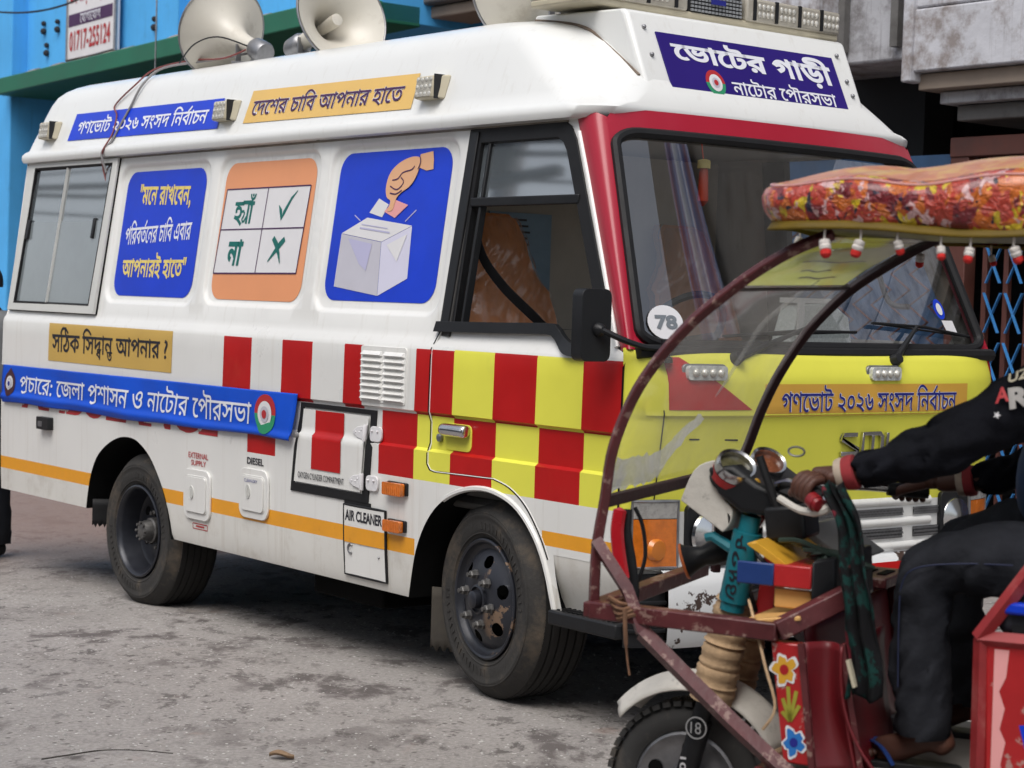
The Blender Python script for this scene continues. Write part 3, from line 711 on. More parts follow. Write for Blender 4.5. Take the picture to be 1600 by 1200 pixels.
cells += [(-.444, CX[0], 1.083, 1.348, 1)] + [(CX[i], CX[i + 1], 1.083, 1.352, 2 if i % 2 == 0 else 1) for i in range(4)]
C2 = [-.688, -.437, -.19, .08, .342, .60, .82]
cells += [(C2[i], C2[i + 1], .82, 1.083, 1 if i % 2 == 0 else 2) for i in range(6)]
cells += [(-1.99, -1.737, 1.08, 1.346, 1), (-1.471, -1.222, 1.08, 1.347, 1), (-.969, -.823, 1.08, 1.348, 1), (-1.75, -1.505, .822, 1.08, 1)]
cells += [(-4.6, -3.3, .51, .578, 3), (-2.6, -.42, .51, .578, 3), (.392, .806, .652, .706, 3)]
def side_mesh(plain):
    P = dens(outline, .05); holes = [dens(wn, .04) for wn in wins]
    loops = [P] + holes; lines = [dens(doorpoly, .05) + [doorpoly[0]]]
    if not plain:
        for c in cells: lines.append(dens([(c[0], c[2]), (c[1], c[2]), (c[1], c[3]), (c[0], c[3])], .08) + [(c[0], c[2])])
    for r in RECS:
        for off in (0, .007, .014, .021, .028):
            q = rrect(r[0] + off, r[1] - off, r[2] + off, r[3] - off, r[4] - off, 7); q = dens(q, .06); lines.append(q + [q[0]])
    for z in (.36, .5, .8, .940, .951, 1.088, 1.097, 1.34, 1.365, 1.39, 1.42):
        lines.append([(-4.6 + .06 * i, z) for i in range(93)])
    ex = [(x, z) for x in np.arange(-4.5, .85, .06) for z in np.arange(.36, 2.24, .07)]
    V, T = cdt(loops, ex, lines, inside=lambda x, y: pip(x, y, outline) and not any(pip(x, y, h) for h in wins))
    out = {0: MB(), 1: MB()}
    pts = [VL(x, SB(x, y), y) for x, y in V]
    groups = {0: ([], []), 1: ([], [])}
    for t in T:
        x = sum(V[k][0] for k in t) / 3; y = sum(V[k][1] for k in t) / 3
        mi = 0
        if not plain:
            for c in cells:
                if c[0] < x < c[1] and c[2] < y < c[3]: mi = c[4]
        if mi == 0 and y < .508: mi = 4
        g = groups[1 if pip(x, y, doorpoly) else 0]; g[0].append(t); g[1].append(mi)
    res = []
    for k in (0, 1):
        T_, M_ = groups[k]; used = sorted({i for t in T_ for i in t}); ix = {u: i for i, u in enumerate(used)}
        mb = MB(); mb.add([pts[u] for u in used], [tuple(ix[i] for i in t) for t in T_], M_); res.append(mb)
    return res
smats = [M_white, M_red, M_yel, M_stripe, M_skirt]
s0, s1 = side_mesh(False)
o_side = s0.build('side_panel', smats, van, smooth=50); o_door = s1.build('driver_door', smats, van, smooth=50)
s0, s1 = side_mesh(True)
for mb, nm in ((s0, 'side_panel'), (s1, 'passenger_door')):
    mb.v = [(x, -y, z) for x, y, z in mb.v]; o = mb.build(nm, smats, van, smooth=50)
# door gap, fender lip, wheel-arch liners (both sides)
def ribbon(mb, pts, wd, fn, mi=0):
    for i in range(len(pts) - 1):
        a = Vector(pts[i]); b = Vector(pts[i + 1]); d = (b - a).normalized(); q = Vector((-d.y, d.x)) * wd / 2
        mb.add([fn(*(a + q)), fn(*(a - q)), fn(*(b - q)), fn(*(b + q))], [(0, 1, 2, 3)], mi)
seam = dens([(-.322, 1.43), (-.325, 1.425), (-.345, 1.35), (-.345, .89), (-.325, .868), (-.29, .863), (.087, .87)], .04, False) + smooth2([(.087, .87), (.19, .845), (.288, .787), (.375, .69), (.43, .60)], 4)
mb = MB(); ribbon(mb, seam, .007, SF(.0012)); ribbon(mb, dens([(.815, .63), (.815, 1.37)], .04, False), .010, SF(.0012)); mb.build('door_gap', M_dark, o_door)
mb = MB(); mb.tube([SF(-.0005)(x + .008, z) for x, z in seam], .0028, 6); mb.build('door_edge', M_white, o_door)
lip = [(x * 1.04 + .002, .333 + (z - .333) * 1.035) for x, z in AF]
for f_ in (lambda q: q, lambda q: Vector((q.x, -q.y, q.z))):
    mb = MB(); mb.tube([f_(VL(x, SB(x, z) + .002, z)) for x, z in AF[14:]], .011, 6); mb.build('fender_lip', M_white, van)
    for A_ in (AF, AR):
        mb = MB(); n = len(A_)
        ins = [(0, -.004), (.0, -.02), (-.012, -.03), (-.012, -.62)]
        mb.grid(lambda u, v: f_(VL(A_[min(n - 1, int(round(u * (n - 1))))][0], [-.001, -.03, -.60][int(round(v * 2))], A_[min(n - 1, int(round(u * (n - 1))))][1])), n - 1, 2)
        mb.add([f_(VL(x, -.60, z)) for x, z in A_], [tuple(range(n))]); mb.build('wheel_arch', M_dark, van)
# rear wall and floor
mb = MB()
ring = [(.39, 0), (1.38, -.02), (1.42, -.034), (2.25, -.145)]
mb.grid(lambda u, v: VL(-4.49 - .035 * max(0, (v * 1.86 + .39 - 1.42)) / .83, bp(.39 + 1.86 * v) * (1 - 2 * u) - 2.04 * u + 0, .39 + 1.86 * v), 2, 30)
mb.build('rear_panel', M_white, van)
mb = MB(); mb.box((-4.0, 0, .45), (.95, 1.86, .06)); mb.box((-2.92, 0, .45), (1.21, .8, .06)); mb.box((-1.38, 0, .43), (1.84, 1.86, .06)); mb.box((0, 0, .45), (.92, .8, .06)); mb.build('floor_pan', M_dark, van)
mb = MB()
for y in (-.42, .42): mb.box((-1.9, y, .50), (5.0, .09, .14))
for x in (-4.2, -3.2, -2.3, -1.2, -.3, .5): mb.box((x, 0, .5), (.08, .84, .1))
mb.tube([(-2.876, -.85, .33), (-2.876, .85, .33)], .05, 10); mb.ball((-2.876, 0, .33), (.17, .19, .17)); mb.tube([(0, -.85, .36), (0, .85, .36)], .045, 10)
mb.tube([(-2.8, 0, .36), (-.3, 0, .46)], .04, 10); mb.tube([(-3.9, -.3, .36), (-2.2, -.45, .40), (-.9, -.45, .36)], .045, 10); mb.tube([(-1.5, -.55, .34), (-.8, -.55, .34)], .11, 12)
mb.box((-1.1, -.72, .33), (.55, .32, .22)); mb.box((-1.9, .65, .35), (.6, .4, .26)); mb.box((.35, 0, .38), (.5, .7, .25))
mb.build('chassis', M_dark, van, bevel=.01)

# ---- roof cap: stacked plan outlines
def bc(z): return -.112 - .33 * (z - 2.28)
def plan(bs, ar, af, rr, rf, bow, n=14):
    h = 1.02 + bs      # half width
    P = []
    for k in range(n + 1):           # rear near corner
        an = R(180 + 90 * k / n); P.append((ar + rr + rr * math.cos(an), h - rr - rr * math.sin(an) * -1 * -1 if False else -(h - rr) + rr * math.sin(an)))
    m = 26
    for k in range(1, m): P.append((ar + rr + (af - rf - ar - rr) * k / m, -h))
    for k in range(n + 1):
        an = R(270 + 90 * k / n); P.append((af - rf + rf * math.cos(an), -(h - rf) + rf * math.sin(an)))
    Q = P + [(x, -y) for x, y in reversed(P)]
    def bw(x, y):
        t = min(1, abs(y) / h); f = sm(af - .9, af, x); return x + bow * (1 - t * t) * f
    return [(bw(x, y), y) for x, y in Q]
levels = [  # z, b, rear, front, rear radius, front radius, bow
    (2.238, -.135, -4.50, .385, .06, .10, .10), (2.243, -.098, -4.535, .44, .07, .12, .10), (2.262, -.090, -4.54, .46, .07, .12, .10), (2.285, -.092, -4.54, .47, .07, .13, .10),
    (2.300, -.103, -4.53, .465, .08, .16, .10), (2.312, -.122, -4.525, .455, .09, .2, .10), (2.36, bc(2.36), -4.51, .42, .09, .25, .10), (2.42, bc(2.42), -4.49, .37, .10, .3, .09), (2.50, bc(2.5), -4.465, .29, .10, .33, .08),
    (2.57, bc(2.57), -4.44, .21, .11, .35, .07), (2.615, bc(2.615) - .005, -4.42, .14, .13, .36, .07), (2.645, bc(2.645) - .022, -4.395, .08, .15, .37, .06), (2.668, bc(2.66) - .05, -4.36, .02, .18, .38, .05), (2.684, bc(2.66) - .09, -4.31, -.06, .2, .38, .04),
    (2.694, bc(2.66) - .16, -4.24, -.16, .22, .36, .03), (2.702, bc(2.66) - .32, -4.08, -.34, .25, .3, .0), (2.71, -.75, -3.7, -.7, .2, .2, .0)]
mb = MB(); rings = []
for L_ in levels: rings.append([(x, y, L_[0]) for x, y in plan(L_[1], L_[2], L_[3], L_[4], L_[5], L_[6])])
n = len(rings[0]); mb.add([p for r in rings for p in r], [(i * n + k, i * n + (k + 1) % n, (i + 1) * n + (k + 1) % n, (i + 1) * n + k) for i in range(len(rings) - 1) for k in range(n)] + [tuple(range(n - 1, -1, -1)), tuple((len(rings) - 1) * n + k for k in range(n))])
o_roof = mb.build('roof_cap', M_roof, van, smooth=48)
mb = MB(); mb.tube([VL(a, -.140, 2.238) for a in np.linspace(-4.5, .3, 30)], .008, 6); mb.build('gutter_seal', mat('grimy_seal', (.20, .18, .15), .8, var=.4, scale=6), van)
mb = MB(); mb.ball(VL(-1.42, -.128, 2.245), (.03, .008, .007)); mb.build('moss_patch', mat('moss', (.05, .06, .015), .9), van)
# sign box on the slope above the windscreen
mb = MB()
def bx_(b, t): return VL(*[(.47, b, 2.315), (.305, b, 2.685), (-.35, b, 2.705), (-.35, b, 2.3)][t])
b0_, b1_ = -.40, -1.64
prof = [(.47, 2.318), (.312, 2.672), (.296, 2.690), (-.25, 2.712), (-.25, 2.4)]
mb.prism(prof, lambda x, z, h: VL(x, h, z), b0_, b1_); o_sbox = mb.build('sign_box', M_roof, van, bevel=.018, seg=3)
def SX(b, z, e=0):
    t = (z - 2.318) / .354; return VL(.47 - .158 * t + e * .913, b, z + e * .408)
mb = MB()
for b, z in ((-.47, 2.62), (-.472, 2.51), (-1.56, 2.62), (-1.575, 2.51), (-1.585, 2.45)):
    mb.ball(SX(b, z, .003), (.010, .010, .010), nu=8, nv=6)
mb.build('screw', M_steel, o_sbox)
bdn = MB(); bdn.prism([(-.522, 2.605), (-1.518, 2.605), (-1.528, 2.378), (-.532, 2.378)], lambda x, y, h: SX(x, y, h), .001, .007); o_board = bdn.build('sign_board', M_navy, o_sbox)
mb = MB()
put_text(mb, 'েভােটর গাড়ী', ((-.585, 2.487), (-1.49, 2.458), (-1.475, 2.592), (-.578, 2.590)), lambda x, y: SX(x, y, .0085), bold=.034)
put_text(mb, 'নােটার েপৗরসভা', rq(-.865, -1.465, 2.388, 2.46), lambda x, y: SX(x, y, .0085), bold=.012); mb.build('lettering', M_lett, o_board)
def emblem(mb, cx, cy, rx, ry, fn, mi=(0, 1, 2, 3)):
    "round crest: red upper half, green lower half, white ring, dark centre"
    up = [(cx + rx * math.cos(R(t)), cy + ry * math.sin(R(t))) for t in range(0, 181, 12)]; lo = [(cx + rx * math.cos(R(t)), cy + ry * math.sin(R(t))) for t in range(180, 361, 12)]
    mb.add([fn(*p) for p in up], [tuple(range(len(up)))], mi[0]); mb.add([fn(*p) for p in lo], [tuple(range(len(lo)))], mi[1])
    return [(.66, 2), (.40, 3), (.22, 0)]
def emb_all(parent, cx, cy, rx, ry, fnE, e0=.0085, name='crest'):
    mb = MB(); rings_ = emblem(mb, cx, cy, rx, ry, lambda x, y: fnE(x, y, e0))
    for k, (s_, m_) in enumerate(rings_):
        p = ellipse(cx, cy, rx * s_, ry * s_, 20); mb.add([fnE(x, y, e0 + .0012 * (k + 1)) for x, y in p], [tuple(range(len(p)))], m_)
    mb.build(name, [M_lettR, M_green, M_paper, M_lilac3], parent)
emb_all(o_board, -.775, 2.425, -.052, .052, lambda x, y, e: SX(x, y, e))
mb = MB(); ribbon(mb, [(-.43, 2.335), (-.86, 2.335), (-.88, 2.322), (-1.10, 2.322), (-1.12, 2.336), (-1.56, 2.336)], .004, lambda b, z: SX(b, z, .0012)); mb.build('flap_gap', M_dark, o_sbox)
mb = MB(); sp_ = []
for r in rings[6:]:
    c = [p for p in r if p[0] > -.4 and p[1] < -.4 and p[1] > -1.1]
    k = [i for i in range(len(c) - 1) if (c[i][1] + .622) * (c[i + 1][1] + .622) <= 0]
    if k: sp_.append((c[k[0]][0], -.625, c[k[0]][2] + .004))
if len(sp_) > 3: mb.tube(catmull(sp_, 4), .006, 6); mb.build('sealant_line', mat('brown_sealant', (.16, .12, .09), .8, var=.4, scale=20), o_sbox)
# light bar on the roof
bar = empty('light_bar', (0, 0, 0)); bar.parent = van
def lb(b0, b1, a0, a1, z0, z1): return ((a0 + a1) / 2, -(b0 + b1) / 2 - 1.02, (z0 + z1) / 2), (abs(a1 - a0), abs(b1 - b0), abs(z1 - z0))
mb = MB(); mb.box(*lb(-.29, -1.76, -.14, .16, 2.716, 2.745)); mb.build('base', M_cream, bar, bevel=.008)
mb = MB(); mb.box(*lb(-.29, -.86, -.15, .17, 2.742, 2.84)); mb.box(*lb(-1.19, -1.76, -.15, .17, 2.742, 2.84)); o_len = mb.build('lens_housing', mat('smoky_lens', (.40, .37, .31), .2, var=.15, scale=20, coat=.4), bar, bevel=.012, seg=3)
for b in (-.42, -.56, -.70, -1.30, -1.43, -1.57, -1.70):
    mb = MB()
    for z in (2.776, 2.808):
        for k in range(4): mb.ball(VL(.171, b - .025 * k + .034, z), (.006, .011, .013), nu=10, nv=6)
    mb.build('led_cell', M_led, bar)
for b in (-.50, -.64, -.79, -1.235, -1.365, -1.505, -1.64):
    mb = MB(); mb.box(*lb(b - .008, b + .008, .165, .176, 2.748, 2.838)); mb.build('divider', M_trim, bar)
spk = MB(); spk.box(*lb(-.865, -1.185, -.14, .16, 2.735, 2.85)); o_spk = spk.build('siren_speaker', M_trim, bar, bevel=.03, seg=3)
mb = MB()
for k in range(15):
    for j in range(6): mb.box(*lb(-.888 - .0195 * k - .0065, -.888 - .0195 * k + .0065, .158, .1645, 2.753 + .015 * j - .0045, 2.753 + .015 * j + .0045))
mb.build('grille_slot', mat('slot_grey', (.26, .27, .28), .5), o_spk)
for b in (-.36, -1.025, ):
    mb = MB(); mb.box(*lb(b - .04, b + .04, .170, .1745, 2.785, 2.805)); mb.build('badge', M_lettB, bar)

# ---- windscreen, red surround
def WS(p, q, e=0.):
    t = 2 * p - 1
    bL = -.035 - .135 * q; a = .835 - .345 * q + (.055 + .015 * q) * (1 - min(1, abs(t)) ** 2.4); b = bL * (1 - p) + (-2.04 - bL) * p; z = 1.395 + .825 * q
    v = VL(a, b, z); return v + Vector((.92, 0, .39)) * e
def sideedge(q): return VL(.772 - .425 * q, -.026 - .118 * q, 1.385 + .865 * q)
def WR(p, q, e=0.):
    "windscreen surface continued round the corner post to the side edge"
    if p >= 0 and p <= 1: return WS(p, q, e)
    m = p > 1; s_ = (p - 1 if m else -p) / .055
    A = WS(0, q); B = sideedge(q)
    u = min(1, s_); v = A.lerp(B, u) + Vector((.02, -.022, .006)) * (4 * u * (1 - u)) 
    return Vector((v.x, -v.y, v.z)) if m else v
gask = rrect(.012, .988, .02, .963, .065, 6)
GP = dens(gask, .03); out_ = dens([(0, 0), (1, 0), (1, 1), (0, 1)], .05)
V, T = cdt([out_, GP], inside=lambda x, y: not pip(x, y, GP))
mb = MB(); mb.add([WR(x, y) for x, y in V], T)
mb.grid(lambda u, v: WR(-.055 * u, 1.03 * v), 8, 44); mb.grid(lambda u, v: WR(1 + .055 * u, 1.03 * v), 8, 44); mb.grid(lambda u, v: WR(u, 1 + .075 * v * sm(0, .05, min(u, 1 - u) + .02)), 60, 4)
o_sur = mb.build('windscreen_surround', M_maroon, van, smooth=60)
mb = MB(); mb.tube([WS(x, y, .004) for x, y in dens(rrect(.012, .988, .02, .963, .065, 6), .02)], .021, 8, closed=True); o_gas = mb.build('windscreen_gasket', M_rubber, van)
mb = MB(); g2_ = dens(rrect(.014, .986, .022, .961, .063, 6), .04)
V, T = cdt([g2_], [(x, y) for x in np.arange(.03, .98, .04) for y in np.arange(.05, .98, .06)], inside=lambda x, y: pip(x, y, g2_))
mb.add([WS(x, y, -.002) for x, y in V], T); o_ws = mb.build('windscreen', M_wind, van, smooth=80)
mb = MB(); mb.tube([WS(p, -.012, .012) for p in np.linspace(.0, 1, 30)], .026, 8); mb.build('lower_gasket', M_rubber, van)
# 78 disc on the glass
def WD(x, y, e): return WS(x, y, e)
mb = MB(); cx_, cy_ = .074, .118; pz = ellipse(cx_, cy_, .0405, .074, 28); mb.add([WS(x, y, .004) for x, y in pz], [tuple(range(28))]); o_d = mb.build('number_disc', M_paper, o_ws)
mb = MB(); put_text(mb, '78', rq(.050, .100, .087, .149), lambda x, y: WS(x, y, .006), bold=.045); mb.build('lettering', mat('grey_print', (.16, .18, .20), .6), o_d)

# ---- front panel
def fa(b, z):
    ph = max(-1, min(1, (b + 1.02) / 1.02)); c_ = max(0, 1 - ph ** 4) ** .5
    pz_ = np.interp(z, [.3, .6, .82, 1.14, 1.155, 1.165, 1.28, 1.31, 1.375, 1.40], [-.03, -.025, -.03, -.008, -.006, .004, .004, -.002, -.03, -.05])
    return .80 + .165 * c_ + float(pz_) * min(1, c_ * 1.5)
def FP(e=.002): return lambda b, z: VL(fa(b, z) + e, b, z)
ths = [-1 + 2 * k / 64 for k in range(65)]
def phb(u):
    s_ = math.sin(math.pi * (u - .5)); return -1.02 + 1.018 * (abs(s_) ** .8) * (1 if s_ > 0 else -1)
zz = [.82, .9, 1.0, 1.1, 1.14, 1.155, 1.165, 1.22, 1.28, 1.295, 1.31, 1.34, 1.36, 1.375, 1.39, 1.40]
mb = MB(); mb.grid(lambda u, v: VL(fa(phb(u), zz[int(round(v * 15))]), phb(u), zz[int(round(v * 15))]), 80, 15); o_fp = mb.build('front_panel', M_yel, van, smooth=30)
mb = MB(); mb.grid(lambda u, v: VL(fa(phb(u), .60 + .22 * v), phb(u), .60 + .22 * v), 80, 3); o_lf = mb.build('grille_panel', M_white, van, smooth=50)
mb = MB(); patch(mb, [(-.125, 1.372), (-.19, 1.372), (-.50, 1.185), (-.135, 1.185)], FP(.002)); mb.build('red_flash', M_red, o_fp)
mb = MB(); patch(mb, [(-1.965, 1.385), (-2.01, 1.385), (-2.02, 1.25), (-1.985, 1.27)], FP(.002)); mb.build('red_flash', M_red, o_fp)
mb = MB(); ribbon(mb, [(-.115, 1.385), (-.118, 1.17), (-.11, .84)], .005, FP(.0025)); ribbon(mb, [(-.23, 1.02 + .06), (-.45, 1.075)], .006, FP(.0025)); mb.build('panel_gap', M_dark, o_fp)
mb = MB(); patch(mb, [(-.56, 1.160), (-1.74, 1.160), (-1.74, 1.279), (-.56, 1.279)], FP(.002)); o_b = mb.build('front_sticker', mat('amber_vinyl', (.72, .40, .06), .45, var=.04, coat=.05), o_fp)
for bld, mm, e in ((.03, M_lett, .0035), (.006, M_lettB, .0048)):
    mb = MB(); put_text(mb, 'গণেভাট ২০২৬ সংসদ িনব' + REPH + 'াচন', rq(-.645, -1.66, 1.170, 1.276), FP(e), bold=bld); mb.build('lettering', mm, o_b)
mb = MB(); F_ = FP(.004)
def st3(pts, wd):
    q = stroke(pts, wd); mb.prism(q, lambda x, y, h: VL(fa(x, y) + h, x, y), .001, .014)
st3([(-1.075, 1.085), (-1.0, 1.085), (-.99, 1.068), (-1.085, 1.028), (-1.075, 1.012), (-.99, 1.012)], .017)
st3([(-1.11, 1.005), (-1.11, 1.088), (-1.205, 1.088), (-1.22, 1.075), (-1.22, 1.005)], .017); st3([(-1.165, 1.08), (-1.165, 1.005)], .016); st3([(-1.25, 1.09), (-1.25, 1.012), (-1.33, 1.012)], .017)
mb.build('badge', M_chrome, o_fp, bevel=.002)
def led_lamp(name, fn, n=4, w_=.085, h_=.026, parent=van):
    "surface strobe: base plate with rounded ends, lens, reflector cells"
    o = empty(name); o.parent = parent
    m1 = MB(); m1.prism(rrect(-w_ - .012, w_ + .012, -h_ - .006, h_ + .006, .022, 4), fn, 0, .012); m1.build('base', M_steel, o, bevel=.003)
    m1 = MB(); m1.prism(rrect(-w_, w_, -h_, h_, .014, 4), fn, .012, .030); m1.build('lens', M_clear, o, bevel=.004)
    m1 = MB()
    for k in range(n):
        c = fn((k - (n - 1) / 2) * w_ * 1.7 / n, 0, .031); m1.ball(c, (.012, .015, .015), nu=10, nv=6)
    m1.build('led_cell', M_led, o); return o
for b in (-.285, -1.215): led_lamp('strobe_lamp', lambda x, y, h, b=b: VL(fa(b - x, 1.315) + h - .012, b - x, 1.318 + y))
# wipers
def wiper(p0, elbow, tip, b0, b1, name='wiper'):
    o = empty(name); o.parent = van
    m1 = MB(); m1.lathe([(0, .03), (.02, .028), (.026, .0), (.03, -.02)], Matrix.Translation(p0) @ Matrix.Rotation(R(65), 4, 'Y'), 12); m1.tube([p0, p0.lerp(elbow, .3), elbow], [.017, .013, .007], 8); m1.build('wiper_arm', M_trim, o)
    m1 = MB(); m1.tube([b0, b0.lerp(b1, .5) + Vector((.012, 0, .012)), b1], .006, 6); m1.tube([b0 - Vector((.01, 0, 0)), b1 - Vector((.01, 0, 0))], .004, 6); m1.build('wiper_blade', M_rubber, o)
wiper(VL(.93, -.44, 1.368), WS(.42, .10, .035), None, WS(.20, .055, .022), WS(.56, .085, .022))
wiper(VL(.94, -1.30, 1.368), WS(.75, .115, .035), None, WS(.62, .13, .022), WS(.935, .075, .022))
# lower front: lamps, grille slots, bumper
mb = MB()
M_mesh = mat('grille_mesh_dark', (.03, .032, .033), .6, var=.3, scale=30)
for (x0, x1) in ((-1.055, -1.385), (-1.45, -1.76), (-.66, -1.0)):
    for (z0, z1) in ((.760, .790), (.672, .712)):
        patch(mb, [(x0, z0), (x1, z0), (x1, z1), (x0, z1)], lambda b, z: VL(fa(b, z) + .003, b, z), d=.05)
o_gr = mb.build('grille_slot', M_mesh, o_lf)
mb = MB()
for (x0, x1) in ((-1.055, -1.385), (-1.45, -1.76), (-.66, -1.0)):
    for (z0, z1) in ((.760, .790), (.672, .712)):
        for k in range(40):
            b = x0 + (x1 - x0) * k / 40; d_ = (x1 - x0) / 40
            for r_ in range(3):
                zc = z0 + (z1 - z0) * (r_ + .5) / 3; off = (r_ % 2) * .5
                mb.bar(VL(fa(b, zc) + .006, b + d_ * off, zc - .005), VL(fa(b, zc) + .006, b + d_ * (off + .5), zc + .005), .002, .0022, up=(1, 0, 0)); mb.bar(VL(fa(b, zc) + .006, b + d_ * (off + .5), zc + .005), VL(fa(b, zc) + .006, b + d_ * (off + 1), zc - .005), .002, .0022, up=(1, 0, 0))
mb.build('wire_mesh', M_steel, o_gr, merge=False, smooth=0)
mb = MB()
for z in (.815, .735, .64): mb.grid(lambda u, v, z=z: VL(fa(-.48 - 1.08 * u, z) + .012 * math.sin(math.pi * v), -.48 - 1.08 * u, z - .018 + .036 * v), 20, 6)
mb.build('grille_bar', M_white, o_lf)
for sgn in (0, 1):
    X = (lambda b: b) if not sgn else (lambda b: -2.04 - b)
    o = empty('turn_signal'); o.parent = van
    def cor(b, z, h): return VL(fa(X(b), z) + h, X(b), z)
    mb = MB(); mb.grid(lambda u, v: cor(-.035 - .165 * u, .625 + .17 * v, .012), 10, 8); mb.grid(lambda u, v: cor(-.035 - .165 * u, .625 + .17 * v, .002), 10, 8); mb.build('amber_lens', M_amber, o)
    mb = MB(); mb.grid(lambda u, v: cor(-.035 - .165 * u, .798 + .06 * v, .012), 10, 4); mb.build('clear_lens', mat('grey_lens', (.36, .35, .33), .25, var=.2, scale=50, coat=.5), o)
    mb = MB(); mb.tube([cor(b, z, .010) for b, z in dens([(-.032, .622), (-.203, .622), (-.203, .86), (-.032, .86)], .03)], .006, 6, closed=True); mb.build('lamp_rim', M_steel, o)
    mb = MB(); mb.lathe([(0, .02), (.035, .016), (.045, 0)], Matrix.Translation(cor(-.125, .685, .004)) @ Matrix.Rotation(R(90), 4, 'Y'), 16); mb.build('bulb', mat('amber_bulb', (.66, .20, .02), .3, coat=.3), o)
    o = empty('headlamp'); o.parent = van
    mb = MB(); mb.prism(rrect(-.43, -.235, .622, .845, .02, 3), lambda x, y, h: VL(fa(X(x), y) + h, X(x), y), 0, .02); mb.build('bezel', M_trim, o, bevel=.004)
    mb = MB()
    for bc_ in (-.332,): mb.lathe([(.085, .0), (.08, .012), (.03, .030), (0, .034)], Matrix.Translation(VL(fa(X(bc_), .735) + .016, X(bc_), .735)) @ Matrix.Rotation(R(90), 4, 'Y'), 24)
    mb.build('lamp_glass', M_chrome, o)
M_bump = bpy.data.materials.new('chipped_white_bumper')
def bumper_mat(m):
    m.use_nodes = True; nt = m.node_tree; L = nt.links.new; b = nt.nodes['Principled BSDF']; tc = NN(nt, 'ShaderNodeTexCoord')
    n = NN(nt, 'ShaderNodeTexNoise'); n.inputs['Scale'].default_value = 5.5; n.inputs['Detail'].default_value = 8; n.inputs['Roughness'].default_value = .62; L(tc.outputs['Object'], n.inputs[0])
    r = NN(nt, 'ShaderNodeMapRange'); r.inputs[1].default_value = .56; r.inputs[2].default_value = .575; L(n.outputs['Fac'], r.inputs[0])
    mx = NN(nt, 'ShaderNodeMix', data_type='RGBA'); L(r.outputs[0], mx.inputs['Factor']); mx.inputs['A'].default_value = (.70, .71, .71, 1); mx.inputs['B'].default_value = (.05, .026, .018, 1); L(mx.outputs['Result'], b.inputs['Base Color']); b.inputs['Roughness'].default_value = .38
bumper_mat(M_bump)
mb = MB()
bprof = [(-.04, .330), (.035, .335), (.055, .36), (.06, .45), (.055, .53), (.035, .572), (-.01, .592), (-.06, .60)]
bprof = [(x, .33 + (z - .33) * 1.12) for x, z in bprof]
mb.grid(lambda u, v: VL(fa(-.14 - 1.76 * u, .5) + bprof[int(round(v * 7))][0], -.14 - 1.76 * u, bprof[int(round(v * 7))][1]), 40, 7); o_bu = mb.build('bumper', M_bump, van, smooth=50)
for b0 in (-.01, -1.89):
    mb = MB(); mb.grid(lambda u, v: VL(fa(b0 - .14 * u, .5) + .025, b0 - .14 * u, .34 + .26 * v), 6, 4); mb.build('bumper_corner', M_trim, van)
mb = MB()
for z in (.40, .45, .50, .55): mb.tube([VL(fa(-.02 - .13 * k / 5, .5) + .03, -.02 - .13 * k / 5, z) for k in range(6)], .008, 6)
mb.build('corner_rib', M_trim, van)
mb = MB(); mb.prism(rrect(-.84, -.71, .535, .58, .012, 3), lambda x, y, h: VL(fa(x, .5) + h, x, y), .06, .075); mb.build('red_reflector', mat('red_lens', (.6, .01, .012), .2, coat=.5), o_bu)
mb = MB(); patch(mb, [(-1.1, .555), (-1.75, .555), (-1.75, .59), (-1.1, .59)], lambda b, z: VL(fa(b, .5) + .062 - .3 * max(0, z - .565), b, z)); mb.build('red_trim', M_red, o_bu)
mb = MB(); mb.box((.62, .1, .36), (.5, 1.5, .10)); mb.build('front_underside', M_dark, van)
# side skirt ahead of the front wheel and the step
mb = MB()
mb.grid(lambda u, v: VL(.46 + .36 * u, -.004 - .07 * sm(0, 1, 1 - v) , .36 + .264 * v), 4, 10); mb.grid(lambda u, v: VL(.80 + .10 * u, -.004 - .12 * (1 - v) * 1 - .05 * u, .60 + .025 * v), 2, 2); mb.build('step_well', M_skirt, van)
mb = MB(); mb.box((.655, -1.02 + .02 + .06, .395), (.38, .20, .055)); o_st = mb.build('step', M_trim, van, bevel=.008)
mb = MB()
for k in range(12): mb.box((.50 + .028 * k, -1.02 + .075, .4245), (.010, .15, .005))
mb.build('tread_plate', M_rubber, o_st)
mb = MB(); mb.grid(lambda u, v: VL(-.405 + .2 * u, -.09 - .1 * u, .13 + .25 * v + (.012 * math.sin(u * 40) if v < .05 else 0)), 24, 6); mb.build('mud_flap', mat('muddy_rubber', (.06, .052, .042), .9, var=.35, scale=9), van, solid=.008)
mb = MB(); mb.grid(lambda u, v: VL(-3.37 + .10 * u, -.03 - .2 * u, .30 + .14 * v + (.012 * math.sin(u * 60) if v < .05 else 0)), 24, 4); mb.build('mud_flap', M_rubber, van, solid=.008)
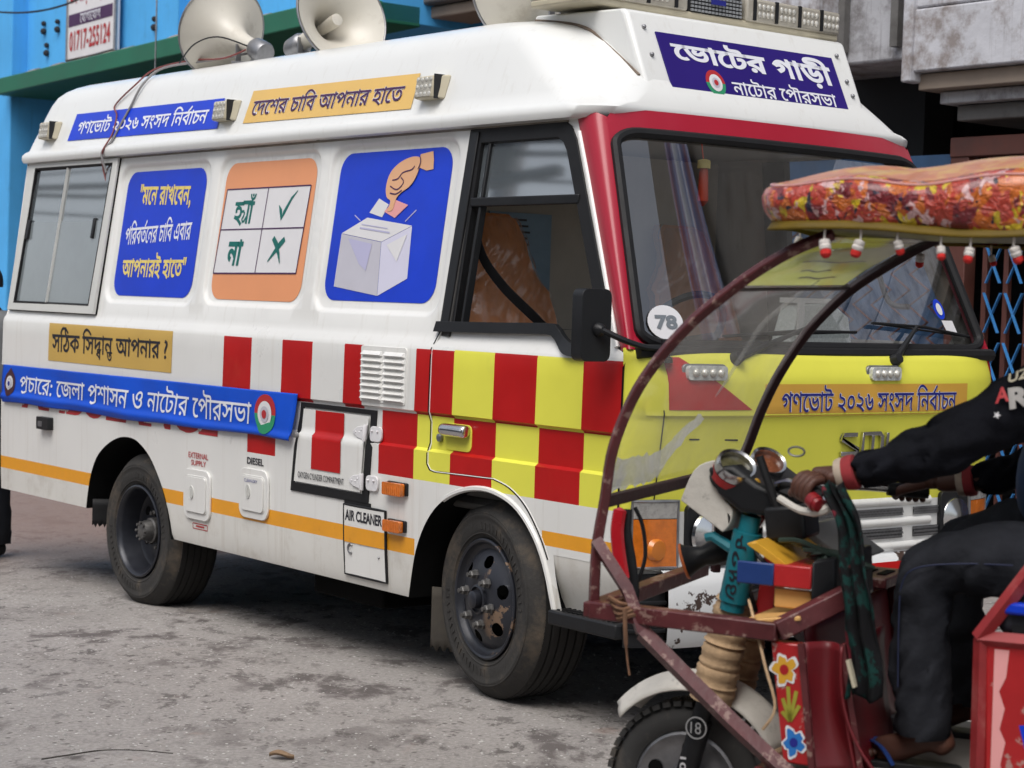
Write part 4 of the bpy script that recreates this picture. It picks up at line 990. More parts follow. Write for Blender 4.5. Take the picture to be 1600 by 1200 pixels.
# ---- wheels
M_nut = mat('dusty_nut', (.15, .145, .14), .5, .7, var=.3, scale=30)
def make_wheel(front, mud):
    o = empty('wheel'); o.parent = van
    # local: axis is z pointing outwards
    T_ = .39
    prof = [(.232, -.012), (.245, .0), (.27, .010), (.30, .012), (.318, .010), (.322, .013), (.330, .012), (.345, .005), (.358, -.008), (.372, -.022), (.384, -.032), (.389, -.040)]
    m1 = MB(); m1.lathe(prof, None, 72)
    p2 = []; z = -.040
    for k in range(5):
        p2 += [(.390, z), (.3905, z - .026), (.381, z - .028), (.381, z - .035)]; z -= .037
    p2 += [(.389, z), (.384, z - .01), (.36, z - .03), (.30, z - .038), (.232, z - .02)]
    ty = m1.build('tyre', M_tyre, o, smooth=45)
    m2 = MB(); m2.lathe(p2, None, 72)
    for k in range(96):                      # shoulder sipes
        an = 2 * math.pi * k / 96; m2.box((.3875 * math.cos(an), .3875 * math.sin(an), -.052), (.006, .004, .02), Euler((0, 0, an)))
    m2.build('tread', M_tread, ty, smooth=30)
    # raised lettering-like ribs on the sidewall
    m3 = MB()
    for k in range(60):
        if k % 30 < 17:
            an = 2 * math.pi * k / 60; m3.box((.285 * math.cos(an), .285 * math.sin(an), .012), (.026, .008, .004), Euler((0, 0, an + .2 * (k % 3))))
    m3.lathe([(.252, .004), (.256, .0085), (.260, .008)], None, 64); m3.lathe([(.334, .011), (.337, .0115), (.340, .009)], None, 64)
    m3.build('sidewall_marking', M_tyre, ty)
    RM = M_rimmud if mud else M_rim
    m1 = MB()
    if front:
        m1.lathe([(.232, -.014), (.236, .006), (.230, .010), (.222, .006), (.216, -.012), (.208, -.020), (.196, -.022)], None, 56)
        V, Tt = cdt([ellipse(0, 0, .197, n=56)] + [ellipse(.152 * math.cos(R(18 + 60 * k)), .152 * math.sin(R(18 + 60 * k)), .030, .024, n=14) if False else [(.152 * math.cos(R(18 + 60 * k)) + .030 * math.cos(t) * -math.sin(R(18 + 60 * k)) + .024 * math.sin(t) * math.cos(R(18 + 60 * k)), .152 * math.sin(R(18 + 60 * k)) + .030 * math.cos(t) * math.cos(R(18 + 60 * k)) + .024 * math.sin(t) * math.sin(R(18 + 60 * k))) for t in [6.2832 * j / 16 for j in range(16)]] for k in range(6)],
                    [(r * math.cos(an), r * math.sin(an)) for r in (.03, .07, .095, .115, .13, .172, .185) for an in np.arange(0, 6.28, .22)],
                    inside=lambda x, y: not any(math.hypot(x - .152 * math.cos(R(18 + 60 * k)), y - .152 * math.sin(R(18 + 60 * k))) < .0265 for k in range(6)))
        dz = lambda r: float(np.interp(r, [0, .10, .125, .17, .185, .197], [.030, .028, .020, .000, -.016, -.022]))
        m1.add([(x, y, dz(math.hypot(x, y))) for x, y in V], Tt)
        rim = m1.build('rim', RM, o, smooth=40)
        m1 = MB(); m1.lathe([(.19, -.08), (.01, -.08)], None, 24); m1.build('brake_drum', M_dark, rim)
        hz = .030; nr = .098
        m1 = MB(); m1.lathe([(.060, hz - .002), (.058, hz + .008), (.050, hz + .012), (.048, hz + .002), (.036, hz + .002), (.034, hz + .030), (.026, hz + .036), (0, hz + .037)], None, 32); m1.build('hub_cap', M_rim, rim)
    else:
        m1.lathe([(.232, -.014), (.234, .006), (.226, .010), (.218, .004), (.212, -.02), (.206, -.06), (.197, -.105), (.18, -.115), (.10, -.118), (.09, -.112), (.06, -.11), (0, -.11)], None, 56); rim = m1.build('rim', RM, o, smooth=40)
        m1 = MB()
        for k in range(6):
            an = R(25 + 60 * k); m1.prism([(.150 * math.cos(an) + .026 * math.cos(t) * -math.sin(an) + .019 * math.sin(t) * math.cos(an), .150 * math.sin(an) + .026 * math.cos(t) * math.cos(an) + .019 * math.sin(t) * math.sin(an)) for t in [6.2832 * j / 14 for j in range(14)]], lambda x, y, h: Vector((x, y, h)), -.1165, -.1135)
        m1.build('hand_hole', M_dark, rim)
        hz = -.116; nr = .088
        m1 = MB(); m1.lathe([(.066, hz), (.064, hz + .05), (.056, hz + .056), (.052, hz + .075), (.045, hz + .10), (.03, hz + .106), (0, hz + .107)], None, 24)
        for k in range(8):
            an = R(45 * k); m1.lathe([(.008, hz + .10), (.008, hz + .112), (0, hz + .113)], Matrix.Translation((.052 * math.cos(an) * .8, .052 * math.sin(an) * .8, 0)), 6)
        m1.build('hub', M_nut, rim)
    nuts = []
    for k in range(6):
        an = R(47 + 60 * k); m1 = MB(); m1.lathe([(.021, hz - .004), (.021, hz + .003), (.0175, hz + .005), (.0165, hz + .022), (.013, hz + .026), (.010, hz + .027), (.010, hz + .038), (0, hz + .039)], Matrix.Translation((nr * math.cos(an), nr * math.sin(an), 0)), 6)
        m1.build('lug_nut', M_nut, rim, smooth=30)
    return o
wf = make_wheel(True, True); wf.matrix_local = Matrix.Translation(VL(0, -.05, .39)) @ Matrix.Rotation(R(-8), 4, 'Z') @ Matrix.Rotation(R(90), 4, 'X')
wr = make_wheel(False, False); wr.matrix_local = Matrix.Translation(VL(-2.876, -.045, .326)) @ Matrix.Rotation(R(90), 4, 'X')
def copy_tree(o, parent):
    c = o.copy(); COL.objects.link(c); c.parent = parent
    for ch in [q for q in bpy.data.objects if q.parent == o]: copy_tree(ch, c)
    return c
for src, a, z, b in ((wf, 0, .39, -1.99), (wr, -2.876, .326, -1.995)):
    c = copy_tree(src, van); c.matrix_local = Matrix.Translation(VL(a, b, z)) @ Matrix.Rotation(R(-8) if src is wf else 0, 4, 'Z') @ Matrix.Rotation(R(-90), 4, 'X')

# ---- rear sliding window
wn_ = empty('rear_window'); wn_.parent = van
wo = [(-4.462, 1.41), (-3.372, 1.41), (-3.352, 2.235), (-4.458, 2.243)]
wi = [(-4.385, 1.455), (-3.448, 1.457), (-3.408, 2.205), (-4.355, 2.207)]
def WP(x, y, h=0): return VL(x, bp(y) + h, y)
mb = MB(); mb.prism(wo, WP, .002, .022, hole=wi); mb.build('window_frame', M_alu, wn_, bevel=.004)
mb = MB(); mb.tube([WP(x, y, .003) for x, y in wo], .006, 6, closed=True); mb.build('seal', M_dark, wn_)
mb = MB(); mb.tube([WP(x, y, .016) for x, y in wi], .010, 6, closed=True); mb.build('glazing_seal', M_rubber, wn_)
for nm, q0, q1, q2, q3, h in (('pane', (-4.385, 1.455), (-3.972, 1.456), (-3.945, 2.206), (-4.355, 2.207), .007), ('pane', (-3.968, 1.456), (-3.448, 1.457), (-3.408, 2.205), (-3.941, 2.206), .012)):
    def bil(u, v): 
        return ((q0[0] * (1 - u) + q1[0] * u) * (1 - v) + (q3[0] * (1 - u) + q2[0] * u) * v, (q0[1] * (1 - u) + q1[1] * u) * (1 - v) + (q3[1] * (1 - u) + q2[1] * u) * v)
    mb = MB(); mb.grid(lambda u, v: WP(*bil(u, v), h), 4, 4); pn = mb.build(nm, M_darkglass, wn_)
    mb = MB(); mb.grid(lambda u, v: WP(*bil(u, v * .60), h + .0015), 4, 4); mb.build('frosted_film', M_frost, pn)
mb = MB(); mb.bar(WP(-3.97, 1.458, .015), WP(-3.943, 2.204, .015), .012, .016); mb.build('slider_stile', M_alu, wn_)
for a in (-4.345, -3.525):
    mb = MB(); mb.box(WP(a, 1.865, .016), (.028, .016, .11), Euler((R(-9), 0, 0))); mb.build('latch', M_trim, wn_, bevel=.004)
# ---- driver's window
dw = empty('door_window'); dw.parent = o_door
fr_out = [(-.305, 2.238), (.28, 2.238), (.325, 2.215), (.365, 2.165), (.655, 1.566), (.665, 1.46), (-.332, 1.43)]
fr_in = [(-.222, 2.175), (.255, 2.175), (.29, 2.155), (.318, 2.12), (.585, 1.575), (.60, 1.455), (-.238, 1.455)]
mb = MB(); mb.prism(dens(fr_out, .2), lambda x, y, h: VL(x, bp(y) + h, y), -.025, .006, hole=fr_in); mb.build('window_frame', M_rubber, dw, bevel=.003)
mb = MB(); mb.prism([(-.315, 1.43), (-.265, 1.43), (-.238, 2.22), (-.29, 2.225)], lambda x, y, h: VL(x, bp(y) + h, y), .006, .014); mb.prism([(-.20, 1.455), (-.185, 1.455), (-.165, 2.17), (-.18, 2.17)], lambda x, y, h: VL(x, bp(y) + h, y), -.03, .002); mb.build('window_channel', M_trim, dw, bevel=.003)
mb = MB(); mb.add([VL(x, bp(y) - .012, y) for x, y in [(-.222, 1.94), (.40, 1.94), (.318, 2.12), (.29, 2.155), (.255, 2.175), (-.222, 2.175)]], [(0, 1, 2, 3, 4, 5)]); mb.build('pane', M_darkglass, dw)
mb = MB(); mb.bar(VL(-.232, bp(1.937) - .006, 1.938), VL(.43, bp(1.937) - .006, 1.938), .035, .035); mb.build('mid_rail', M_trim, dw, bevel=.004)
silp = catmull([(-.335, 1.462, 0), (.05, 1.468, 0), (.36, 1.474, 0), (.42, 1.462, 0), (.47, 1.425, 0), (.53, 1.402, 0), (.62, 1.400, 0)], 5)
sil = [(q.x, q.y) for q in silp] + [(q.x - .012, q.y - .042) for q in reversed(silp)]
mb = MB(); mb.prism(sil, lambda x, y, h: VL(x, bp(y) + h, y), .002, .024); mb.build('sill_trim', M_trim, o_door, bevel=.006, seg=3)
mb = MB(); mb.tube([VL(x + .006, bp(z) + .004, z) for x, z in [(.37, 2.19), (.46, 2.01), (.58, 1.755), (.67, 1.56), (.745, 1.40)]], .010, 8); mb.build('window_edge', M_white, o_door)
# ---- mirror
mi_ = empty('wing_mirror'); mi_.parent = van
mb = MB(); mb.prism(rrect(.045, .182, 1.350, 1.605, .028, 4), lambda x, y, h: VL(.795 + h, x, y), -.055, .0); mb.build('mirror_housing', M_trim, mi_, bevel=.02, seg=4)
mb = MB(); mb.prism(rrect(.056, .172, 1.362, 1.59, .02, 4), lambda x, y, h: VL(.795 + h, x, y), -.058, -.054); mb.build('mirror_glass', M_chrome, mi_)
mb = MB(); mb.lathe([(.026, 0), (.024, .015), (.012, .03), (0, .032)], Matrix.Translation(VL(.793, .105, 1.462)) @ Matrix.Rotation(R(90), 4, 'Y'), 14); mb.tube(catmull([VL(.815, .105, 1.462), VL(.86, .04, 1.428), VL(.88, -.04, 1.406), VL(.895, -.12, 1.402)], 6), .011, 8); mb.tube([VL(.895, -.12, 1.435), VL(.895, -.12, 1.36)], .015, 10); mb.lathe([(.032, -.01), (.03, .008), (.016, .016)], Matrix.Translation(VL(.895, -.12, 1.362)), 14); mb.build('mirror_arm', M_trim, mi_)
# ---- handle, lock, vents, lamps, hatches
mb = MB(); mb.prism(rrect(-.245, -.07, .955, 1.062, .025, 4), SF(.001) and (lambda x, y, h: VL(x, SB(x, y) + h, y)), -.004, .0035); mb.build('handle_recess', M_yel, o_door, bevel=.002)
mb = MB(); mb.tube([VL(x, .008, 1.036) for x in (-.238, -.234, -.22, -.10, -.084, -.078)], [.018, .024, .026, .026, .024, .018], 20); mb.build('door_handle', M_chrome, o_door, smooth=50)
mb = MB(); mb.lathe([(.017, 0), (.016, .012), (.010, .016), (0, .016)], Matrix.Translation(VL(-.272, -.012, 1.0)) @ Matrix.Rotation(R(90), 4, 'X'), 16); mb.build('lock', M_steel, o_door)
lv = empty('louvre_vent'); lv.parent = van
mb = MB(); mb.prism(rrect(-.835, -.505, 1.112, 1.347, .012, 3), lambda x, y, h: VL(x, h, y), -.003, .004); mb.build('vent_plate', M_white, lv, bevel=.002)
for c in (0, 1):
    for k in range(8):
        x0 = -.822 + .162 * c; z = 1.318 - .0262 * k
        mb = MB(); mb.hexa([VL(x0, .004, z - .012), VL(x0 + .145, .004, z - .012), VL(x0 + .14, .020, z - .007), VL(x0 + .005, .020, z - .007)], [VL(x0, .004, z + .008), VL(x0 + .145, .004, z + .008), VL(x0 + .14, .008, z + .005), VL(x0 + .005, .008, z + .005)]); mb.build('louvre_slat', M_white, lv)
for (x0, x1, z0, z1) in ((-.612, -.478, .742, .795), (-.605, -.485, .592, .640)):
    o = empty('side_lamp'); o.parent = van
    mb = MB(); mb.prism(rrect(x0 + .006, x1 + .012, z0 + .003, z1 + .003, .006, 2), lambda x, y, h: VL(x, bp(y) + h, y), .0, .012); mb.build('base', M_trim, o, bevel=.002)
    mb = MB(); mb.prism(rrect(x0, x1, z0, z1, .008, 3), lambda x, y, h: VL(x, bp(y) + h, y), .012, .034); mb.build('amber_lens', M_amber, o, bevel=.005)
    mb = MB()
    for k in range(9): mb.box(VL(x0 + (x1 - x0) * (k + .7) / 9.6, bp(z0) + .0345, (z0 + z1) / 2), (.003, .003, (z1 - z0) * .8))
    mb.build('lens_rib', M_amber, o)
def fn3(x, y, h): return VL(x, SB(x, y) + h, y)
def hatch(x0, x1, z0, z1, nm):
    o = empty(nm); o.parent = van; c = ((x0 + x1) / 2, (z0 + z1) / 2)
    mb = MB(); mb.prism(rrect(x0, x1, z0, z1, .05, 5), fn3, .001, .012); mb.build('flange', M_white, o, bevel=.005)
    mb = MB(); q = rrect(x0 + .004, x1 - .004, z0 + .004, z1 - .004, .05, 5); mb.tube([fn3(x, y, .004) for x, y in q], .004, 5, closed=True); mb.build('gap', M_steel, o)
    mb = MB(); mb.prism(rrect(x0 + .032, x1 - .032, z0 + .035, z1 - .035, .02, 4), fn3, .012, .020); mb.tube([fn3(x, y, .012) for x, y in rrect(x0 + .028, x1 - .028, z0 + .031, z1 - .031, .022, 4)], .003, 5, closed=True); l_ = mb.build('lid', M_white, o, bevel=.003)
    mb = MB(); mb.lathe([(.026, 0), (.025, .006), (.018, .004), (0, .004)], Matrix.Translation(fn3(c[0] - .03, c[1] + .01, .019)) @ Matrix.Rotation(R(90), 4, 'X') @ Matrix.Diagonal((.75, 1.25, 1, 1)), 20); mb.box(fn3(c[0] - .03, c[1] + .008, .025), (.006, .006, .04)); mb.build('latch', M_alu, l_)
    return o
hatch(-2.325, -2.07, .46, .70, 'supply_hatch'); h2 = hatch(-1.80, -1.545, .522, .75, 'fuel_hatch')
def side_text(s, quad, m, name='lettering', bold=0., parent=None, e=.0025, track=0.):
    mb = MB(); put_text(mb, s, quad, SF(e), bold=bold, track=track); return mb.build(name, m, parent or van)
side_text('EXTERNAL', rq(-2.295, -2.105, .752, .779), M_lettR, bold=.01); side_text('SUPPLY', rq(-2.268, -2.125, .717, .743), M_lettR, bold=.01)
side_text('DIESEL', rq(-1.745, -1.60, .768, .800), M_lettK, bold=.025)
side_text('CLEAN DRY', rq(-1.735, -1.62, .688, .703), M_lettB, e=.0225)
mb = MB(); ribbon(mb, dens([(-2.25, .415), (-2.11, .415), (-2.11, .44), (-2.25, .44), (-2.25, .415)], .05, False), .004, SF(.002)); ribbon(mb, [(-2.22, .428), (-2.14, .428)], .008, SF(.002)); mb.build('caution_label', M_lettR, van)
# oxygen compartment door
oc = empty('compartment_door'); oc.parent = van
co, ci = [(-1.345, .682), (-.742, .682), (-.700, 1.085), (-1.292, 1.085)], [(-1.315, .715), (-.795, .715), (-.762, 1.062), (-1.268, 1.062)]
co = [(-1.362, .684), (-.752, .684), (-.722, 1.078), (-1.312, 1.078)]; ci = [(-1.335, .722), (-.797, .722), (-.765, 1.058), (-1.288, 1.058)]
mb = MB(); mb.prism(dens(co, .06), fn3, .001, .006, hole=dens(ci, .06)); mb.build('rubber_seal', M_rubber, oc)
ci2 = [(-1.328, .729), (-.806, .729), (-.774, 1.051), (-1.282, 1.051)]
mb = MB(); patch(mb, ci2, lambda x, y: fn3(x, y, .010), d=.016); pl = mb.build('door_panel', M_white, oc, smooth=60)
mb = MB(); patch(mb, [(-1.185, .795), (-.955, .795), (-.955, 1.0505), (-1.18, 1.0505)], lambda x, y: fn3(x, y, .0135), d=.012); mb.build('red_square', M_red, pl)
side_text('OXYGEN CYLINDER COMPARTMENT', rq(-1.29, -.925, .748, .775), M_lettK, parent=pl, e=.014, bold=.01)
for z in (.98, .775):
    mb = MB()
    mb.prism([(-.885, z), (-.85, z + .022), (-.80, z + .03), (-.80, z - .03), (-.85, z - .022)], fn3, .012, .018); mb.prism(rrect(-.762, -.675, z - .032, z + .032, .02, 3), fn3, .003, .012); mb.tube([fn3(-.783, z - .035, .018), fn3(-.783, z + .035, .018)], .010, 8)
    for x in (-.858, -.83, -.815, -.74, -.70): mb.ball(fn3(x, z + (.012 if x > -.82 else 0), .016), .006, nu=6, nv=4)
    mb.build('hinge', M_paper, oc, bevel=.002)
mb = MB(); mb.lathe([(.014, 0), (.013, .018), (0, .02)], Matrix.Translation(fn3(-1.305, .935, .012)) @ Matrix.Rotation(R(90), 4, 'X'), 12); mb.build('latch', M_steel, oc)
# air cleaner flap
ac = empty('air_cleaner_flap'); ac.parent = van
ao = [(-.918, .372), (-.608, .372), (-.622, .668), (-.930, .668)]
mb = MB(); mb.prism(dens(ao, .06), fn3, .001, .009); fl_ = mb.build('flap_panel', smats, ac)
mb = MB(); mb.tube([fn3(x, y, .006) for x, y in dens(ao, .05)], .006, 6, closed=True); mb.build('rubber_seal', M_rubber, ac)
mb = MB(); patch(mb, [(-.918, .51), (-.618, .51), (-.622, .578), (-.921, .578)], lambda x, y: fn3(x, y, .0105)); mb.build('amber_strip', M_stripe, fl_)
side_text('AIR CLEANER', rq(-.915, -.64, .602, .648), M_lettK, parent=fl_, e=.0105, bold=.03)
mb = MB(); mb.tube([fn3(-.87 + .018 * math.cos(t), .485 + .02 * math.sin(t), .012) for t in np.arange(.8, 5.6, .4)], .004, 5); mb.ball(fn3(-.66, .47, .010), .005); mb.build('latch', M_steel, ac)
mb = MB(); mb.prism(rrect(-.935, -.735, .684, .678, .002, 1) if False else [(-.93, .668), (-.735, .668), (-.735, .688), (-.93, .688)], fn3, .001, .006); mb.build('seal_joint', M_rubber, ac)
# black side reflector block
mb = MB(); mb.prism(rrect(-3.945, -3.80, .77, .838, .008, 3), fn3, .0, .035); rb = mb.build('side_reflector', M_trim, van, bevel=.005)
mb = MB(); mb.prism(rrect(-3.92, -3.87, .785, .815, .006, 3), fn3, .035, .037); mb.build('lens', M_steel, rb)

# ---- printed stickers on the recessed panels
E1, E2, E3, E4 = .002, .0035, .005, .0065
def sticker(poly, m, name, parent=None): 
    mb = MB(); patch(mb, poly, SF(E1), d=.035); return mb.build(name, m, parent or van, smooth=60)
def flat(parent, poly, m, e=E2, name='print', d=.06):
    mb = MB(); patch(mb, poly, SF(e), d=d); return mb.build(name, m, parent, smooth=60)
st = sticker(rrect(-3.262, -2.432, 1.514, 2.155, .085, 7), M_blue, 'slogan_sticker')
side_text('"মেন রাখেবন,', ((-3.11, 1.965), (-2.565, 1.955), (-2.565, 2.08), (-3.11, 2.09)), M_lettY, parent=st, e=E2, bold=.022)
side_text('পিরবত' + REPH + 'েনর চািব এবার', ((-3.205, 1.775), (-2.515, 1.80), (-2.515, 1.925), (-3.205, 1.90)), M_lett, parent=st, e=E2, bold=.012)
side_text('আপনারই হােত"', ((-3.19, 1.60), (-2.52, 1.605), (-2.52, 1.74), (-3.19, 1.735)), M_lettY, parent=st, e=E2, bold=.022)
st = sticker(rrect(-2.243, -1.437, 1.515, 2.165, .085, 7), M_orange, 'ballot_sticker')
gr = [(-2.248, 1.637), (-1.497, 1.643), (-1.472, 2.04), (-2.222, 2.04)]
gd = flat(st, [(-2.238, 1.637), (-1.495, 1.643), (-1.470, 2.042), (-2.215, 2.04)], M_paper, E2, 'ballot_grid')
mb = MB()
for p in ([(-2.237, 1.638), (-1.496, 1.644)], [(-2.226, 1.846), (-1.483, 1.85)], [(-2.214, 2.039), (-1.471, 2.041)], [(-1.852, 1.64), (-1.835, 2.04)], [(-1.496, 1.644), (-1.471, 2.041)], [(-2.237, 1.638), (-2.214, 2.039)]): ribbon(mb, dens(p, .1, False), .006, SF(E3))
mb.build('grid_line', M_lettP, gd)
side_text('হ' + YAPH + 'া' + '\u0981', ((-2.125, 1.862), (-1.945, 1.862), (-1.935, 2.015), (-2.115, 2.015)), M_lettG, parent=gd, e=E3, bold=.018)
side_text('না', ((-2.135, 1.675), (-2.0, 1.675), (-1.99, 1.80), (-2.125, 1.80)), M_lettG, parent=gd, e=E3, bold=.035)
def brush(pts, wds):
    L = []; Rr = []
    for i, p in enumerate(pts):
        a = Vector(pts[max(i - 1, 0)]); b = Vector(pts[min(i + 1, len(pts) - 1)]); d = (b - a).normalized(); q = Vector((-d.y, d.x)) * wds[i] / 2; L.append(tuple(Vector(p) + q)); Rr.append(tuple(Vector(p) - q))
    return L + Rr[::-1]
flat(gd, brush([(-1.72, 1.955), (-1.70, 1.93), (-1.685, 1.895), (-1.67, 1.92), (-1.62, 1.985), (-1.575, 2.02)], [.004, .022, .024, .02, .014, .004]), M_lettG, E3, 'tick_mark', .02)
flat(gd, brush([(-1.755, 1.695), (-1.71, 1.735), (-1.665, 1.775), (-1.63, 1.80)], [.006, .02, .03, .026]), M_lettG, E3, 'cross_mark', .02); flat(gd, brush([(-1.645, 1.69), (-1.665, 1.73), (-1.695, 1.775), (-1.73, 1.805)], [.006, .018, .03, .024]), M_lettG, E4, 'cross_mark', .02)
st = sticker(rrect(-1.248, -.422, 1.53, 2.172, .085, 7), M_blue, 'ballot_box_sticker')
bxo = flat(st, [(-1.172, 1.59), (-.83, 1.555), (-.855, 1.782), (-1.168, 1.82)], M_lilac3, E2, 'box_front'); flat(st, [(-.828, 1.555), (-.628, 1.63), (-.645, 1.848), (-.853, 1.782)], M_lilac2, E2, 'box_side'); flat(st, [(-1.168, 1.822), (-.853, 1.784), (-.645, 1.85), (-.985, 1.888)], M_paper, E2, 'box_top')
flat(bxo, [(-1.11, 1.80), (-.92, 1.775), (-.94, 1.66), (-1.0, 1.69)], M_lilac, E3, 'shadow_shape'); flat(st, [(-.81, 1.77), (-.67, 1.815), (-.72, 1.70)], M_paper, E3, 'shine_shape')
mb = MB(); ribbon(mb, [(-1.03, 1.845), (-.80, 1.822)], .007, SF(E3)); ribbon(mb, [(-1.02, 1.86), (-.82, 1.84)], .004, SF(E3)); ribbon(mb, [(-1.085, 1.90), (-1.035, 1.875)], .005, SF(E2)); ribbon(mb, [(-.70, 1.868), (-.63, 1.915)], .005, SF(E2)); mb.build('box_slot', M_lilac, st)
flat(st, [(-.975, 1.909), (-.874, 1.888), (-.838, 1.942), (-.915, 1.969)], M_paper, E2, 'card'); flat(st, [(-.862, 1.912), (-.778, 1.884), (-.692, 1.937), (-.796, 1.962)], M_pink, E3, 'card')
hd = [(q.x, q.y) for q in catmull([(-.838, 1.915, 0), (-.825, 1.955, 0), (-.858, 1.975, 0), (-.872, 2.02, 0), (-.855, 2.075, 0), (-.80, 2.115, 0), (-.72, 2.138, 0), (-.655, 2.135, 0), (-.645, 2.10, 0), (-.665, 2.05, 0), (-.70, 2.015, 0), (-.755, 1.99, 0), (-.785, 1.965, 0), (-.80, 1.92, 0)], 4, closed=True)]
hn = flat(st, hd, M_skinprint, E4, 'printed_hand', .03)
flat(st, [(-.652, 2.148), (-.565, 2.158), (-.552, 2.118), (-.548, 2.082), (-.595, 2.078), (-.648, 2.092), (-.66, 2.12)], M_skinprint, E3, 'printed_cuff', .03)
mb = MB()
for p in ([(-.84, 2.02), (-.80, 2.005), (-.77, 2.01), (-.745, 2.035), (-.77, 2.055)], [(-.835, 1.99), (-.79, 1.985), (-.75, 2.0)], [(-.83, 2.045), (-.79, 2.05), (-.76, 2.075), (-.70, 2.085), (-.68, 2.10)], [(-.652, 2.14), (-.642, 2.115), (-.655, 2.085)]): ribbon(mb, [(q.x, q.y) for q in catmull([(x, y, 0) for x, y in p], 3)], .0055, SF(.008))
mb.build('hand_line', M_lettP, hn)
st = sticker([(-3.880, 1.147), (-2.487, 1.147), (-2.485, 1.351), (-3.880, 1.351)], M_ochre, 'question_sticker')
side_text('সিঠক িসদ' + DHA + 'ান' + TA + ' আপনার ?', ((-3.835, 1.165), (-2.53, 1.185), (-2.53, 1.335), (-3.835, 1.335)), M_lettK, parent=st, e=E2, bold=.014)
side_text('AMBULANCE', rq(-4.21, -2.02, .868, 1.08), M_lettR, bold=.05, e=.0018)
# stickers on the sloping roof cap
def RF(e): return lambda a, z: VL(a, bc(z) + e * 1.05, z + e * .3)
def cap_sticker(poly, m, name):
    mb = MB(); patch(mb, poly, RF(.003), d=.06); return mb.build(name, m, o_roof, smooth=60)
st = cap_sticker([(-3.985, 2.350), (-2.325, 2.335), (-2.345, 2.487), (-3.975, 2.500)], M_blue, 'roof_sticker')
mb = MB(); put_text(mb, 'গণেভাট ২০২৬ সংসদ িনব' + REPH + 'াচন', ((-3.90, 2.378), (-2.46, 2.363), (-2.46, 2.468), (-3.90, 2.478)), RF(.0045), bold=.012); mb.build('lettering', M_lett, st)
st = cap_sticker([(-2.092, 2.348), (-.714, 2.337), (-.720, 2.490), (-2.086, 2.505)], M_sand, 'roof_sticker')
for bld, mm, e in ((.034, M_paper, .0045), (.010, M_lettP, .006)):
    mb = MB(); put_text(mb, 'েদেশর চািব আপনার হােত', ((-2.04, 2.375), (-.80, 2.365), (-.80, 2.470), (-2.04, 2.482)), RF(e), bold=bld); mb.build('lettering', mm, st)
# scene lights on the roof side
for ac_ in (-4.225, -2.265, -.585):
    o = empty('side_light'); o.parent = o_roof
    a0, a1 = ac_ - .06, ac_ + .06; z0, z1 = 2.372, 2.462; q0, q1 = bc(z0) + .048, bc(z1) + .066
    mb = MB(); mb.hexa([VL(a0, q0, z0), VL(a1, q0, z0), VL(a1 + .035, bc(z0), z0 - .006), VL(a0 - .01, bc(z0), z0 - .006)], [VL(a0, q1, z1), VL(a1, q1, z1), VL(a1 + .035, bc(z1), z1 + .006), VL(a0 - .01, bc(z1), z1 + .006)]); hs_ = mb.build('lamp_housing', M_cream, o, bevel=.006)
    mb = MB(); mb.hexa([VL(a0 + .006, q0 - .004, z0 + .006), VL(a1 - .006, q0 - .004, z0 + .006), VL(a1 - .006, q0 + .002, z0 + .006), VL(a0 + .006, q0 + .002, z0 + .006)], [VL(a0 + .006, q1 - .005, z1 - .006), VL(a1 - .006, q1 - .005, z1 - .006), VL(a1 - .006, q1 + .001, z1 - .006), VL(a0 + .006, q1 + .001, z1 - .006)]); mb.build('lens', mat('grimy_lens', (.36, .34, .29), .3, var=.35, scale=60, coat=.3, bump=.3, bscale=180), o)
    mb = MB()
    for i in range(4):
        for j in range(3):
            t_ = (j + .5) / 3; mb.ball(VL(a0 + (a1 - a0) * (i + .5) / 4, q0 + (q1 - q0) * t_ + .001, z0 + (z1 - z0) * t_), (.011, .003, .011), nu=10, nv=6)
    mb.build('led_cell', M_led, o)
    mb = MB(); mb.box(VL(a1 + .012, bc(2.41) + .028, 2.417), (.008, .05, .10)); mb.build('bracket', M_trim, o)

